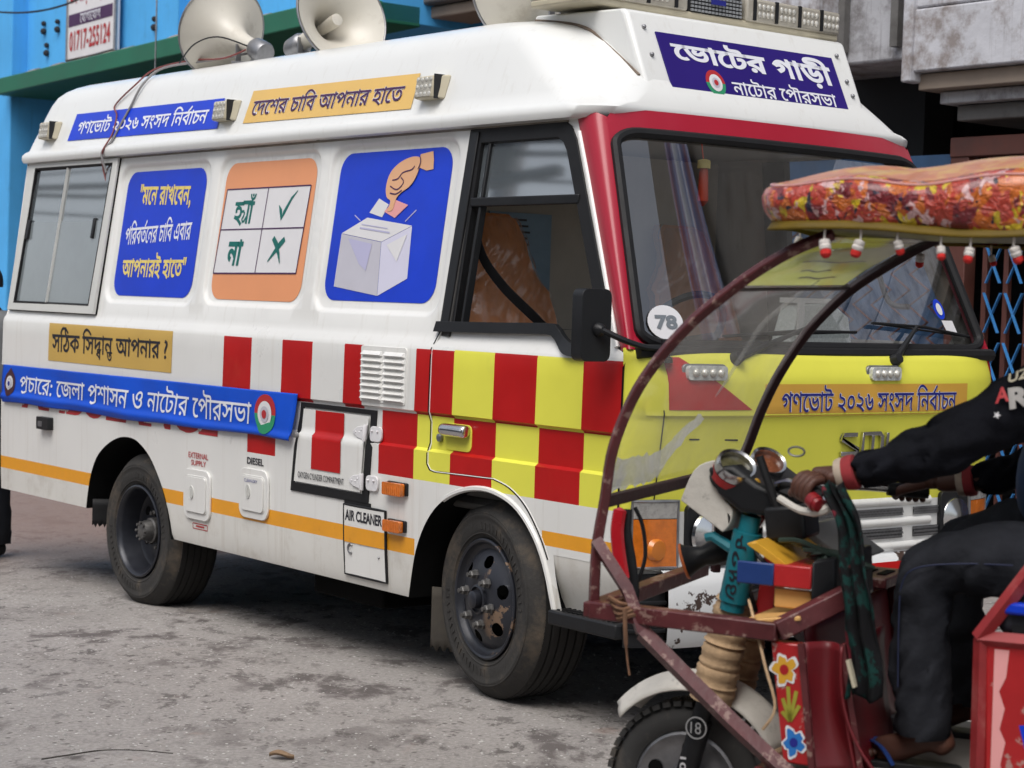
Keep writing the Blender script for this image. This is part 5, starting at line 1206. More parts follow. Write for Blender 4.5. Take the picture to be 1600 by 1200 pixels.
# ---- cab interior
cabm = MB(); cabm.box((-.66, 0, 1.42), (.04, 1.66, 1.6)); prt = cabm.build('cab_partition', M_inter, van)
mb = MB(); mb.box((-.2, 0, 1.02), (1.0, 1.9, .5)); mb.box((.1, 0, .75), (1.3, 1.9, .06)); mb.build('engine_cover', M_interd, van, bevel=.03)
mb = MB(); mb.box((.60, 0, 1.22), (.30, 1.86, .30)); mb.box((.70, 0, 1.385), (.22, 1.84, .05)); mb.build('dashboard', M_interd, van, bevel=.04, seg=3)
mb = MB(); mb.grid(lambda u, v: VL(-.66 + 1.0 * u, -.2 - 1.64 * v, 2.30 + .04 * math.sin(math.pi * v)), 4, 8); mb.build('headlining', M_inter, van)
def make_seat(bcn):
    o = empty('seat'); o.parent = van
    def sb(u, v):
        # back cushion: u across, v up; shoulders narrow towards the headrest
        hw = np.interp(v, [0, .45, .62, .78, .95, 1], [.255, .25, .235, .155, .135, .10]); x = (2 * u - 1) * hw
        side = abs(2 * u - 1)
        d = .07 * (1 - side ** 4) + .03 * math.exp(-((v - .28) / .12) ** 2) + .025 * math.exp(-((v - .82) / .1) ** 2) + (.03 * side ** 6 if v < .6 else 0)
        wrk = .008 * math.sin(31 * u + 17 * v + 4 * math.sin(9 * v)) * math.sin(23 * v + 7 * u)
        return VL(-.36 - .22 * v + d * (1 if v < 1 else .2) + wrk, bcn + x, 1.12 + .80 * v)
    mb = MB(); mb.grid(sb, 24, 32); mb.grid(lambda u, v: sb(u, v) * 1 if False else VL(sb(u, v).x - .14 * (1 - abs(2 * u - 1) ** 6) - .01, -(sb(u, v).y + 1.02), sb(u, v).z), 24, 32)
    n = 25; 
    bk = mb.build('seat_back', M_seat, o, smooth=80)
    mb = MB(); mb.grid(lambda u, v: sb(u * .96 + .02, v * .96 + .02) + Vector((.012 + .012 * abs(math.sin(14 * u + 9 * v)) * abs(math.sin(19 * v - 3 * u)), 0, .0)), 46, 60)
    pl_ = mb.build('plastic_cover', glass('clear_wrap', (.95, .95, .94), .25, 1.6, haze=.10, hcol=(.9, .8, .7)), bk, smooth=25)  # pale patchy haze puts the wrinkle highlights into the wrap's colour
    mb = MB(); mb.prism(rrect(bcn - .25, bcn + .25, -.42, .12, .06, 4), lambda x, y, h: VL(y, x, h), 1.06, 1.21); mb.build('seat_cushion', M_seat, o, bevel=.04, seg=3)
    return o
make_seat(-.46); make_seat(-1.55)
mb = MB()
bl_ = [VL(-.30, -.16, 1.86), VL(-.25, -.18, 1.72), VL(-.14, -.21, 1.60), VL(.02, -.25, 1.48), VL(.10, -.30, 1.40)]
pts = catmull(bl_, 6); mb.prism(stroke([(q.x, q.z) for q in pts], .052), lambda x, y, h: VL(x, float(np.interp(y, [1.40, 1.48, 1.60, 1.72, 1.86], [-.30, -.25, -.21, -.18, -.16])) + h, y), 0, .004); mb.build('seat_belt', M_rubber, van)
mb = MB(); mb.box((-.60, -.38, 1.72), (.012, .34, .42)); po = mb.build('paper_chart', mat('pale_chart', (.22, .32, .40), .5, var=.15), prt)
for k in range(14):
    mb = MB(); z = 1.90 - .026 * k; ln = .10 + .05 * ((k * 7) % 5) / 5; mb.box((-.593, -.40, z), (.003, ln, .009)); mb.build('chart_line', M_interd, po)
mb = MB(); mb.tube([VL(.56 + .19 * .55 * math.sin(t) * 0 + .12 * math.cos(t), -.50 + .20 * math.sin(t), 1.44 + .16 * math.cos(t)) for t in np.linspace(0, 2 * math.pi, 40)[:-1]], .014, 8, closed=True); mb.tube([VL(.56, -.68, 1.44), VL(.58, -.50, 1.42), VL(.56, -.32, 1.44)], .016, 8); mb.tube([VL(.58, -.50, 1.42), VL(.70, -.50, 1.25)], .03, 8); mb.build('steering_wheel', M_trim, van)
mb = MB(); mb.lathe([(.004, .0), (.022, .02), (.018, .13), (.012, .16), (.006, .165)], Matrix.Translation(VL(.50, -.66, 1.94)), 12); mb.tube([VL(.5, -.66, 2.10), VL(.48, -.66, 2.2)], .003, 5); tg = mb.build('hanging_charm', mat('orange_charm', (.55, .05, .015), .4), van)
mb = MB(); mb.lathe([(.026, 0), (.026, .03), (.01, .036)], Matrix.Translation(VL(.50, -.66, 2.085)), 12); mb.build('charm_cap', M_lettY, tg)
mb = MB(); mb.tube(catmull([VL(.60, -1.78, 1.58), VL(.52, -1.74, 1.60), VL(.46, -1.73, 1.75), VL(.44, -1.76, 1.80)], 5), .012, 8); mb.build('grab_handle', M_trim, van)
for q0, q1, wd_ in ((VL(.76, -1.965, 1.40), VL(.41, -1.84, 2.22), .10), (VL(-.30, -1.97, 1.40), VL(-.28, -1.86, 2.22), .12), (VL(-.30, -.05, 1.40), VL(-.28, -.17, 2.22), .10)):
    mb = MB(); mb.bar(q0, q1, wd_, .045); mb.build('cab_pillar', M_interd, van)
# white perforated box and papers on the dash, sticker on the far glass
mb = MB(); mb.prism([(-.93, 1.405), (-1.30, 1.405), (-1.27, 1.53), (-1.17, 1.585), (-.99, 1.575)], lambda x, y, h: VL(.62 + h, x, y), 0, .10); db = mb.build('dash_box', mat('perforated_grey', (.55, .58, .58), .6, var=.25, scale=140), van, bevel=.006)
mb = MB(); mb.box((.735, -(-1.0) - 1.02 - .02, 1.50), (.012, .03, .2)); mb.box((.67, -(-1.08) - 1.02, 1.59), (.10, .2, .02)); mb.build('white_strip', M_paper, db)
mb = MB(); mb.add([WS(.885 + x, .10 + y, .004) for x, y in [(-.012, 0), (.025, .0), (.022, .06), (-.018, .06)]], [(0, 1, 2, 3)]); mb.build('paper_label', M_paper, o_ws)
mb = MB(); mb.add([WS(.872 + x, .215 + y, .004) for x, y in ellipse(0, 0, .018, .05, 20)], [tuple(range(20))]); k_ = mb.build('round_label', M_blue, o_ws); mb = MB(); mb.add([WS(.872 + x, .215 + y, .006) for x, y in ellipse(0, 0, .010, .03, 16)], [tuple(range(16))]); mb.build('label_centre', M_paper, k_)

# ================================================================ banner tied along the side
bn = empty('banner', VANLOC, VANROT, 'blue cloth banner with white Bengali lettering along the van side', 'banner')
def BN(x, y, e=0):
    u = (x + 4.438) / 3.1; lo = .895 + .012 * u; sag = .004 * math.sin(9 * u) + .003 * math.sin(23 * u)
    v = (y - .9) / .2
    fold = .012 * math.exp(-((v - .10 - .03 * math.sin(5 * u)) / .09) ** 2) + .004 * math.sin(3 * v + 14 * u) + .003 * math.sin(40 * u + 3 * v)
    return VL(x, .014 + fold + e, y + sag * (1 - v))
mb = MB(); bq = [(-4.443, .887), (-1.347, .905), (-1.318, 1.113), (-4.432, 1.099)]
def bqf(u, v): return ((bq[0][0] * (1 - u) + bq[1][0] * u) * (1 - v) + (bq[3][0] * (1 - u) + bq[2][0] * u) * v, (bq[0][1] * (1 - u) + bq[1][1] * u) * (1 - v) + (bq[3][1] * (1 - u) + bq[2][1] * u) * v)
mb.grid(lambda u, v: BN(*bqf(u, v)), 120, 24); cl_ = mb.build('cloth', M_blue2, bn, smooth=80, solid=.004)
mb = MB(); V, T = text2d('প' + RAPH + 'চাের: েজলা প' + RAPH + 'শাসন ও নােটার েপৗরসভা', .006)
put_text(mb, 'প' + RAPH + 'চাের: েজলা প' + RAPH + 'শাসন ও নােটার েপৗরসভা', ((-4.21, .945), (-1.70, .935), (-1.68, 1.085), (-4.20, 1.078)), lambda x, y: BN(x, y, .0045), bold=.006); mb.build('lettering', M_lett, cl_)
emb_all(cl_, -1.565, 1.005, .092, .092, lambda x, y, e: BN(x, y, e), .005)
mb = MB()
for s_, m_, e in ((1, 0, .0045), (.62, 1, .006), (.46, 2, .0075), (.30, 1, .009), (.2, 3, .0105)):
    p = ellipse(-4.33, .995, .068 * s_, .072 * s_, 20); mb.add([BN(x, y, e) for x, y in p], [tuple(range(20))], m_)
for q in ([(-4.36, 1.06), (-4.33, 1.085), (-4.30, 1.06)], [(-4.36, .93), (-4.33, .905), (-4.30, .93)]): mb.add([BN(x, y, .0045) for x, y in q], [(0, 1, 2)], 0)
mb.build('badge', [mat('dark_maroon_print', (.05, .012, .02), .5), M_paper, M_lilac3, M_lettB], cl_)

# ================================================================ horns on the roof
def horn(name, loc, aim, R_, L_, label, group=None):
    o = empty(name, loc, 0, label, 'loudspeaker', group)
    q = Vector(aim).to_track_quat('Z', 'Y').to_matrix().to_4x4()
    prof = [(R_ * f_, L_ * h_) for f_, h_ in [(.16, -.62), (.17, -.40), (.19, -.25), (.24, -.12), (.32, 0), (.44, .10), (.58, .18), (.74, .25), (.90, .30), (1.0, .325)]]
    mb = MB(); mb.lathe(prof, q, 40); mb.lathe([(r * .97, h + .004) for r, h in prof[::-1]], q, 40); b_ = mb.build('bell', M_horn, o, smooth=60)
    mb = MB(); mb.tube([q @ Vector((R_ * math.cos(t), R_ * math.sin(t), L_ * .325)) for t in np.linspace(0, 2 * math.pi, 49)[:-1]], R_ * .022, 6, closed=True); mb.build('rim', M_steel, o)
    mb = MB(); mb.lathe([(R_ * .10, -.2 * L_), (R_ * .13, .12 * L_), (R_ * .12, .22 * L_), (0, .24 * L_)], q, 20); mb.build('throat_plug', M_horn, o)
    mb = MB(); mb.lathe([(0, -.86 * L_), (R_ * .20, -.86 * L_), (R_ * .23, -.82 * L_), (R_ * .23, -.62 * L_), (R_ * .20, -.58 * L_), (.16 * R_, -.56 * L_)], q, 24); mb.build('driver_unit', M_steel, o)
    p = q @ Vector((0, 0, -.4 * L_)); zf = -(loc[2] - 2.71) + .0
    mb = MB(); mb.bar((p.x - .05, p.y, zf), (p.x - .05, p.y, p.z), .03, .008); mb.bar((p.x + .05, p.y, zf), (p.x + .05, p.y, p.z), .03, .008); mb.box((p.x, p.y, zf + .005), (.16, .06, .01)); mb.build('bracket', M_steel, o)
    return o
def hloc(a, b, z): return tuple(VW(a, b, z))
horn('loudspeaker', hloc(-2.84, -.50, 2.86), -U + Vector((0, 0, .34)), .245, .40, 'cream horn loudspeaker facing backwards, nearest the rear of the van roof', 'horn loudspeakers on the van roof')
horn('loudspeaker', hloc(-1.98, -.52, 2.84), U + Vector((.05, -.10, .30)), .245, .40, 'cream horn loudspeaker with its open mouth facing forwards on the van roof', 'horn loudspeakers on the van roof')
horn('loudspeaker', hloc(-.50, -.62, 2.90), -U + Vector((-.02, 0, .02)), .255, .42, 'cream horn loudspeaker beside the light bar, mouth facing backwards', 'horn loudspeakers on the van roof')
def on_roof(a, z, e=.008): return VW(a, bc(z) + e, z + e * .4)
mb = MB(); mb.tube(catmull([VW(-2.62, -.5, 2.80), VW(-2.75, -.40, 2.735), VW(-3.05, -.38, 2.745), VW(-3.3, -.30, 2.71), on_roof(-3.36, 2.62), on_roof(-3.52, 2.52), on_roof(-3.46, 2.46), on_roof(-3.44, 2.36), VW(-3.45, -.082, 2.27), VW(-3.50, -.11, 2.19), VW(-3.47, -.12, 2.10)], 6), .0045, 6)
o = mb.build('speaker_cable', mat('red_cable', (.20, .05, .045), .5)); tag(o, 'thin reddish cable running over the roof edge from the rear horn', 'cable')
mb = MB(); mb.tube(catmull([VW(-2.60, -.55, 2.78), VW(-2.9, -.42, 2.74), VW(-3.22, -.31, 2.712), on_roof(-3.27, 2.62), on_roof(-3.33, 2.50), on_roof(-3.38, 2.40), on_roof(-3.42, 2.32), VW(-3.46, -.082, 2.26), VW(-3.44, -.10, 2.16)], 6), .0065, 6)
o = mb.build('speaker_cable', mat('grey_cable', (.24, .23, .23), .5)); tag(o, 'thicker grey cable crossing the blue roof sticker down to the window', 'cable')
mb = MB(); mb.tube(catmull([VW(-2.62, -.46, 2.79), VW(-2.70, -.33, 2.83), VW(-2.85, -.28, 2.80), VW(-3.02, -.29, 2.72)], 6), .004, 6)
o = mb.build('speaker_cable', M_trim); tag(o, 'short black cable looping out of the rear horn neck', 'cable')
# ================================================================ e-rickshaw: s forward, l to its left (towards the camera), z up
TH = R(27); HV = Vector((-math.cos(TH), math.sin(TH), 0)); LV = Vector((-math.sin(TH), -math.cos(TH), 0)); RW = Vector((.5, 5.35, 0))
RKROT = math.atan2(HV.y, HV.x)
rk = empty('electric_rickshaw', RW, RKROT, 'red battery rickshaw with a floral canopy and clear plastic windscreen', 'rickshaw')
def P3(s, l, z): return Vector((s, l, z))
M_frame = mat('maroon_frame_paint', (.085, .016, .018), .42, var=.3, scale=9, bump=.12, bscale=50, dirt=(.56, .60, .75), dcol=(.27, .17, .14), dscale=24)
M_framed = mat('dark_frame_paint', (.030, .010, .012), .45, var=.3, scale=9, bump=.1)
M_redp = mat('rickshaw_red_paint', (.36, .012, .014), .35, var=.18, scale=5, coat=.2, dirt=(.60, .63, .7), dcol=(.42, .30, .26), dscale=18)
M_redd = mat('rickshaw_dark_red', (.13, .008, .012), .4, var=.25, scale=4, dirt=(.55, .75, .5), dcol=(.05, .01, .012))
M_yelp = mat('rickshaw_yellow', (.62, .33, .03), .4, var=.12, scale=6)
M_yel2 = mat('rickshaw_buff', (.66, .38, .13), .45, var=.1, scale=6)
M_blup = mat('rickshaw_blue', (.012, .04, .17), .4, var=.15, scale=6)
M_teal = mat('teal_paint', (.008, .16, .20), .4, var=.2, scale=9, dirt=(.58, .72, .6), dcol=(.03, .05, .055), dscale=14)
M_sack = mat('jute_boot', (.44, .30, .175), .9, var=.2, scale=14, bump=.35, bscale=60)
M_whitep = mat('chalky_plastic', (.62, .59, .53), .6, var=.1, scale=12, bump=.25, bscale=40, dirt=(.6, .75, .7), dcol=(.10, .09, .08), dscale=18)
# front wheel (turned slightly), fork and boots
fw = empty('front_wheel'); fw.parent = rk
Mx = Matrix.Rotation(R(-90), 4, 'X')
m1 = MB(); tw_ = .045
prof = [(.150, -tw_), (.165, -tw_ - .006), (.19, -tw_ - .004), (.213, -tw_ + .010), (.222, -tw_ + .022), (.225, 0), (.222, tw_ - .022), (.213, tw_ - .010), (.19, tw_ + .004), (.165, tw_ + .006), (.150, tw_)]
m1.lathe(prof, Mx, 56)
for k in range(44):
    an = 2 * math.pi * k / 44
    for j, zz_ in enumerate((-.034, 0, .034)):
        a2 = an + (.07 if j == 1 else 0); c = Mx @ Vector((.2255 * math.cos(a2), .2255 * math.sin(a2), zz_)); r_ = Mx.to_3x3() @ Matrix.Rotation(a2, 3, 'Z'); m1.add([c + r_ @ Vector(q) for q in [(x, y, z) for x in (-.007, .007) for y in (-.011, .011) for z in (-.012, .012)]], [(0, 1, 3, 2), (4, 6, 7, 5), (0, 4, 5, 1), (2, 3, 7, 6), (0, 2, 6, 4), (1, 5, 7, 3)])
m1.build('tyre', mat('rickshaw_tyre', (.035, .034, .033), .85, var=.25, scale=10, dirt=(.5, .7, .6), dcol=(.13, .11, .09), dscale=8), fw)
m1 = MB(); m1.lathe([(.152, -.04), (.14, -.046), (.12, -.03), (.10, -.026), (.06, -.028), (.055, -.05), (.02, -.052), (.02, .052), (.055, .05), (.06, .028), (.10, .026), (.12, .03), (.14, .046), (.152, .04)], Mx, 40); rm_ = m1.build('rim', M_steel, fw)
m1 = MB()
for k in range(5):
    an = R(72 * k + 20)
    for sg_ in (-1, 1): m1.lathe([(.022, .0), (0, .002)], Matrix.Translation(Vector((.10 * math.cos(an), .031 * sg_, .10 * math.sin(an)))) @ Matrix.Rotation(R(-90 * sg_), 4, 'X'), 12)
m1.build('rim_hole', M_dark, rm_)
fw.location = (-.04, 0, .225); fw.rotation_euler = (0, 0, R(4))
m1 = MB()
def fen(u, v):
    t = R(38 + 114 * u); r_ = .295 + .0 * u; y = (2 * v - 1) * .075; rr2 = r_ - .035 * (2 * v - 1) ** 2 * 1.0 + (.010 if abs(2 * v - 1) < .3 else 0)
    return Vector((-.06 + 1.02 * rr2 * math.cos(t), y, .235 + 1.0 * rr2 * math.sin(t)))
m1.grid(fen, 30, 12); m1.build('mudguard', M_whitep, rk, solid=.005, smooth=60)
m1 = MB(); m1.grid(lambda u, v: fen(-.02 - .14 * u if False else 1 + .0 + .16 * u, v) + Vector((-.015 * u, 0, 0)), 8, 8); m1.build('mudguard_flap', mat('tan_flap', (.42, .29, .17), .8, var=.15), rk, solid=.006)
fk = empty('fork'); fk.parent = rk
for y in (-.085, .085):
    m1 = MB(); m1.tube([(-.145, y, .62), (-.05, y, .225)], .026, 12); m1.tube([(-.10, y + .0, .42), (-.05, y, .225)], .031, 12); m1.box((-.05, y, .225), (.05, .02, .06)); lg_ = m1.build('fork_leg', M_trim, fk)
    m1 = MB(); n_ = 14; pts = []; rad = []
    for k in range(n_ * 3 + 1):
        t = k / (n_ * 3); pts.append((-.185 + .060 * t, y, .765 - .285 * t)); rad.append((.050 + .011 * t) + (.0035 * math.sin(k * 1.5 + 1.2 * math.sin(k * .7)) + .0025 * math.sin(k * 2.9)) * (1 - .3 * t))
    m1.tube(pts, rad, 18); m1.build('fork_boot', M_sack, fk, smooth=70)
m1 = MB(); q_ = Matrix.Translation((-.098, .118, .405)) @ Matrix.Rotation(R(-90), 4, 'X'); m1.lathe([(.031, 0), (.031, .003), (.0275, .003), (.0275, .0)], q_, 28); dk_ = m1.build('fork_emblem', mat('grey_emblem', (.36, .36, .36), .5), fk)
m1 = MB(); put_text(m1, '18', rq(-.016, .015, -.016, .016), lambda x, y: Vector((-.098 - x, .122, .405 + y)), bold=.0); m1.build('lettering', mat('grey_emblem', (.36, .36, .36), .5), dk_)
m1 = MB(); put_text(m1, '301', rq(-.03, .03, -.009, .009), lambda x, y: Vector((-.062 - y, .118, .29 + x)), bold=.02); m1.build('lettering', M_paper, fk)
m1 = MB(); m1.box((-.185, 0, .770), (.08, .22, .03)); m1.tube([(-.185, .085, .745), (-.20, .085, .80)], .030, 12); m1.tube([(-.185, -.085, .745), (-.20, -.085, .83)], .030, 12); m1.build('fork_crown', M_steel, fk, bevel=.006)
# head tube, teal with painted marks
m1 = MB(); m1.tube([(-.196, .13, .765), (-.230, .13, .955)], .040, 18); m1.build('head_tube', M_teal, rk)
m1 = MB(); m1.tube([(-.19, .13, .905), (-.13, .13, .935), (-.11, .13, .93)], [.016, .014, .012], 8); m1.tube([(-.228, .13, .95), (-.238, .13, 1.0)], .028, 12); m1.build('lamp_bracket', M_teal, rk); m1 = MB(); m1.tube([(-.197, .13, .77), (-.192, .13, .74)], .034, 12); m1.build('lamp_bracket', M_teal, rk)
m1 = MB()
for k, ch in enumerate('৮১মও'):
    zc = .930 - .045 * k
    put_text(m1, ch, rq(-.021, .021, -.016, .016), lambda x, y, zc=zc: Vector((-.196 - .179 * (zc - .765) - y, .13 + .0415 * math.cos(y / .05), zc + x)), bold=.01)
m1.build('painted_mark', M_lettK, rk)
# trumpet horn at the front
m1 = MB(); hm = Matrix.Translation((-.10, -.02, .878)) @ Vector((.82, .25, -.30)).to_track_quat('Z', 'Y').to_matrix().to_4x4(); m1.lathe([(.030, -.03), (.034, .0), (.034, .03), (.028, .05), (.034, .075), (.045, .10), (.050, .105), (.046, .10), (.02, .05), (0, .05)], hm, 20); ho_ = m1.build('bulb_horn', M_trim, rk)
m1 = MB(); m1.lathe([(.050, .104), (.0525, .108), (.050, .112), (.047, .106)], hm, 20); m1.build('horn_rim', mat('orange_rim', (.5, .12, .03), .5), ho_)
# dark headlamp behind the cowl
m1 = MB(); hm = Matrix.Translation((-.115, -.09, .925)) @ Vector((.9, .1, .0)).to_track_quat('Z', 'Y').to_matrix().to_4x4(); m1.lathe([(.03, -.07), (.07, -.05), (.092, 0), (.098, .035), (.092, .04)], hm, 28); m1.build('headlamp_shell', M_trim, rk)
m1 = MB(); m1.lathe([(.09, .036), (.06, .055), (0, .062)], hm, 28); m1.build('headlamp_lens', M_clear, rk)
# instrument pod: chalky cowl, black body, two round chrome dials
up_ = Vector((-.50, .42, .75)).normalized()
m1 = MB(); cw = [(-.040, 1.020), (-.070, 1.112), (-.125, 1.143), (-.175, 1.135), (-.150, 1.085), (-.168, 1.025), (-.175, .992), (-.168, .955), (-.150, .950)]
cwl = [(q.x, q.y) for q in catmull([(x, y, 0) for x, y in [(-.035, 1.025), (-.070, 1.108), (-.120, 1.138), (-.165, 1.132), (-.142, 1.085), (-.155, 1.045), (-.185, 1.012), (-.180, .972), (-.160, .948)]], 3, closed=False)]
m1.prism(cwl, lambda x, z, h: Vector((x - .05 * (h - .02) , h, z + .02 * h)), -.115, .155); m1.build('white_cowl', M_whitep, rk, bevel=.014, seg=3)
m1 = MB(); pod = [(-.12, 1.125), (-.20, 1.135), (-.27, 1.09), (-.365, 1.062), (-.38, 1.04), (-.31, 1.005), (-.22, 1.01), (-.155, 1.055)]
m1.prism(pod, lambda x, z, h: Vector((x, h, z)), -.17, .178); m1.build('instrument_pod', M_trim, rk, bevel=.015, seg=3)
for (s_, l_, z_, rr_) in ((-.196, .150, 1.132, .054), (-.230, -.01, 1.134, .050)):
    q_ = Matrix.Translation((s_, l_, z_)) @ up_.to_track_quat('Z', 'Y').to_matrix().to_4x4()
    g_ = empty('dial'); g_.parent = rk
    m1 = MB(); m1.lathe([(rr_ * 1.0, -.06), (rr_ * 1.02, -.012)], q_, 32); m1.build('dial_case', M_trim, g_)
    m1 = MB(); m1.lathe([(rr_ * 1.03, -.045), (rr_ * 1.04, -.02)], q_, 32); m1.build('red_band', M_redp, g_)
    m1 = MB(); m1.lathe([(rr_ * 1.02, -.02), (rr_ * 1.05, -.004), (rr_ * 1.0, .010), (rr_ * .86, .006), (rr_ * .84, -.01)], q_, 36); m1.build('chrome_ring', M_chrome, g_)
    m1 = MB(); m1.lathe([(rr_ * .86, -.008), (0, -.008)], q_, 32); m1.build('dial_face', mat('olive_dial', (.10, .09, .05) if l_ > 0 else (.25, .08, .04), .2, var=.5, scale=30, coat=.6), g_)
m1 = MB(); m1.tube([(-.275, .19, 1.165), (-.31, .19, 1.08), (-.345, .185, .99)], .012, 8); m1.tube(catmull([(-.30, .15, 1.10), (-.34, .2, 1.0), (-.30, .12, .93), (-.24, .05, .93)], 5), .006, 6); m1.tube(catmull([(-.22, .06, .94), (-.27, .16, .90), (-.33, .14, .86), (-.38, .05, .87)], 5), .006, 6); m1.tube(catmull([(-.2, .1, .86), (-.24, .13, .80), (-.25, .1, .74)], 5), .006, 6); m1.build('cable_bundle', M_rubber, rk)
m1 = MB(); m1.ball((-.255, .15, 1.085), (.014, .012, .018)); m1.build('switch_knob', M_yelp, rk)
# handlebar
m1 = MB(); m1.tube(catmull([(-.52, .345, 1.075), (-.44, .29, 1.098), (-.36, .20, 1.10), (-.25, .08, 1.06), (-.25, -.08, 1.06), (-.42, -.20, 1.07), (-.60, -.30, 1.058)], 6), .013, 10); m1.tube([(-.25, 0, 1.06), (-.2, .02, .97)], .03, 10); m1.build('handlebar', M_chrome, rk)
m1 = MB(); m1.tube([(-.505, .334, 1.080), (-.425, .276, 1.10)], .019, 12); m1.build('grip', M_rubber, rk)
m1 = MB(); m1.tube([(-.60, -.30, 1.058), (-.50, -.245, 1.064)], .019, 12); m1.build('grip', M_rubber, rk)
m1 = MB(); m1.tube([(-.470, .338, 1.078), (-.490, .352, 1.068)], [.021, .022], 14); m1.lathe([(.020, .0), (.017, .010), (0, .014)], Matrix.Translation((-.490, .352, 1.068)) @ Vector((-.8, .5, -.3)).to_track_quat('Z', 'Y').to_matrix().to_4x4(), 14); m1.build('grip_end', mat('dark_red_plastic', (.20, .008, .012), .35, var=.3, scale=30), rk)
m1 = MB(); m1.tube(catmull([(-.36, .26, 1.065), (-.44, .32, 1.045), (-.50, .34, 1.052), (-.53, .335, 1.075)], 4), [.010] * 6 + [.013] * 7, 8); m1.build('brake_lever', M_whitep, rk)
m1 = MB(); m1.box((-.355, .14, .995), (.11, .13, .09), Euler((0, R(8), 0))); m1.build('switch_box', M_trim, rk, bevel=.01)
m1 = MB(); m1.tube([(-.38 + .022 * math.cos(t), .2, 1.185 + .012 * math.sin(t)) for t in np.linspace(0, 6.28, 20)[:-1]], .003, 5, closed=True); m1.build('key_ring', M_steel, rk)
# square-tube front frame
def hoop(l, pts, m, nm):
    m1 = MB(); C_ = catmull([(s, l, z) for s, z in pts], 5)
    m1.tube(C_, .0175, 4, flat=(1, 1)); return m1.build(nm, m, rk, smooth=30, bevel=.004)
nearH = [(.094, .745), (.092, .905), (.073, 1.041), (.054, 1.178), (.001, 1.315), (-.067, 1.418), (-.152, 1.512), (-.237, 1.584), (-.32, 1.646), (-.419, 1.704), (-.52, 1.745)]
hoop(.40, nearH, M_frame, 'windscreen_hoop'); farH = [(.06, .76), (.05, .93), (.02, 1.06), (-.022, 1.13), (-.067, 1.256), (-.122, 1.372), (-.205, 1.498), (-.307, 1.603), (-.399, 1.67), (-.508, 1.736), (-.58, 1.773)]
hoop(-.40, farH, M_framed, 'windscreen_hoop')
m1 = MB(); m1.bar((.09, .42, .752), (-.425, .42, .748), .05, .045); m1.build('side_rail', M_frame, rk, bevel=.004)
m1 = MB(); m1.bar((.085, .44, .752), (.11, -.42, .765), .045, .04); m1.build('front_rail', M_frame, rk, bevel=.004)
m1 = MB(); m1.bar((.075, .40, .992), (.16, -.02, 1.02), .03, .032) if False else m1.bar((.074, .40, 1.035), (.02, -.40, 1.07), .028, .03); m1.build('cross_rail', M_framed, rk, bevel=.003)
m1 = MB(); m1.bar((-.42, .42, .75), (-.60, .30, .86), .05, .05); m1.build('rail_bend', M_frame, rk, bevel=.004)
stay = [(.092, .405, .93), (-.01, .425, .815), (-.06, .43, .708), (-.187, .43, .606), (-.314, .43, .506), (-.50, .43, .37)]
m1 = MB(); m1.tube([Vector(p) for p in stay[:3]], .021, 4); m1.tube([Vector(p) for p in stay[2:]], .024, 4); m1.build('diagonal_stay', M_frame, rk, smooth=30)
m1 = MB(); m1.tube([(.06, -.40, .86), (-.02, -.42, .75), (-.5, -.42, .37)], .022, 4); m1.build('diagonal_stay', M_framed, rk, smooth=30)
rope_m = mat('frayed_rope', (.15, .075, .04), .9, var=.3, scale=30)
m1 = MB()
for k in range(4): 
    z0 = .785 - .013 * k; m1.tube([(.006 - .008 * k + .030 * math.cos(t), .425 + .032 * math.sin(t), z0 + .007 * math.sin(t * 2 + k)) for t in np.linspace(0, 6.28, 14)[:-1]], .006, 5, closed=True)
m1.tube(catmull([(-.02, .46, .77), (-.03, .47, .70), (-.035, .465, .64), (-.045, .47, .60)], 4), [.006] * 6 + [.003] * 7, 6); m1.build('rope_lashing', rope_m, rk)
# clear wrap windscreen between the hoops with a yellow strip
def scr(u, v, e=0.):
    i = v * (len(nearH) - 1); a = int(min(len(nearH) - 2, i)); t = i - a
    A = Vector((*[nearH[a][k] * (1 - t) + nearH[a + 1][k] * t for k in (0, 1)],)); B = Vector((*[farH[a][k] * (1 - t) + farH[a + 1][k] * t for k in (0, 1)],))
    w_ = .012 * math.sin(math.pi * u) + .004 * math.sin(9 * u + 7 * v) + .003 * math.sin(17 * v - 5 * u)
    p = A.lerp(B, u); return Vector((p.x + w_ + e, .40 - .80 * u, p.y + e * .6))
m1 = MB(); m1.grid(lambda u, v: scr(.02 + .96 * u, .22 + .76 * v), 24, 40); sc_ = m1.build('plastic_windscreen', glass('cloudy_plastic', (.93, .93, .91), .09, 1.45, haze=.10, hcol=(.66, .66, .60)), rk, smooth=80)
lime = bpy.data.materials.new('lime_translucent_plastic'); lime.use_nodes = True
_n = lime.node_tree; _b = _n.nodes['Principled BSDF']; _b.inputs['Base Color'].default_value = (.60, .64, .09, 1); _b.inputs['Roughness'].default_value = .35; _tl = _n.nodes.new('ShaderNodeBsdfTranslucent'); _tl.inputs[0].default_value = (.72, .76, .14, 1); _mxs = _n.nodes.new('ShaderNodeMixShader'); _mxs.inputs[0].default_value = .55; _n.links.new(_b.outputs[0], _mxs.inputs[1]); _n.links.new(_tl.outputs[0], _mxs.inputs[2]); _n.links.new(_mxs.outputs[0], _n.nodes['Material Output'].inputs['Surface'])
m1 = MB(); m1.grid(lambda u, v: scr(.05 + .88 * u, .735 + .20 * v, .006), 16, 6); ys_ = m1.build('yellow_strip', lime, sc_, smooth=80)
m1 = MB(); m1.tube([scr(.02 + .96 * u, .728, .006) for u in np.linspace(0, 1, 12)], .010, 6); m1.build('strip_edge', M_framed, sc_)
m1 = MB()
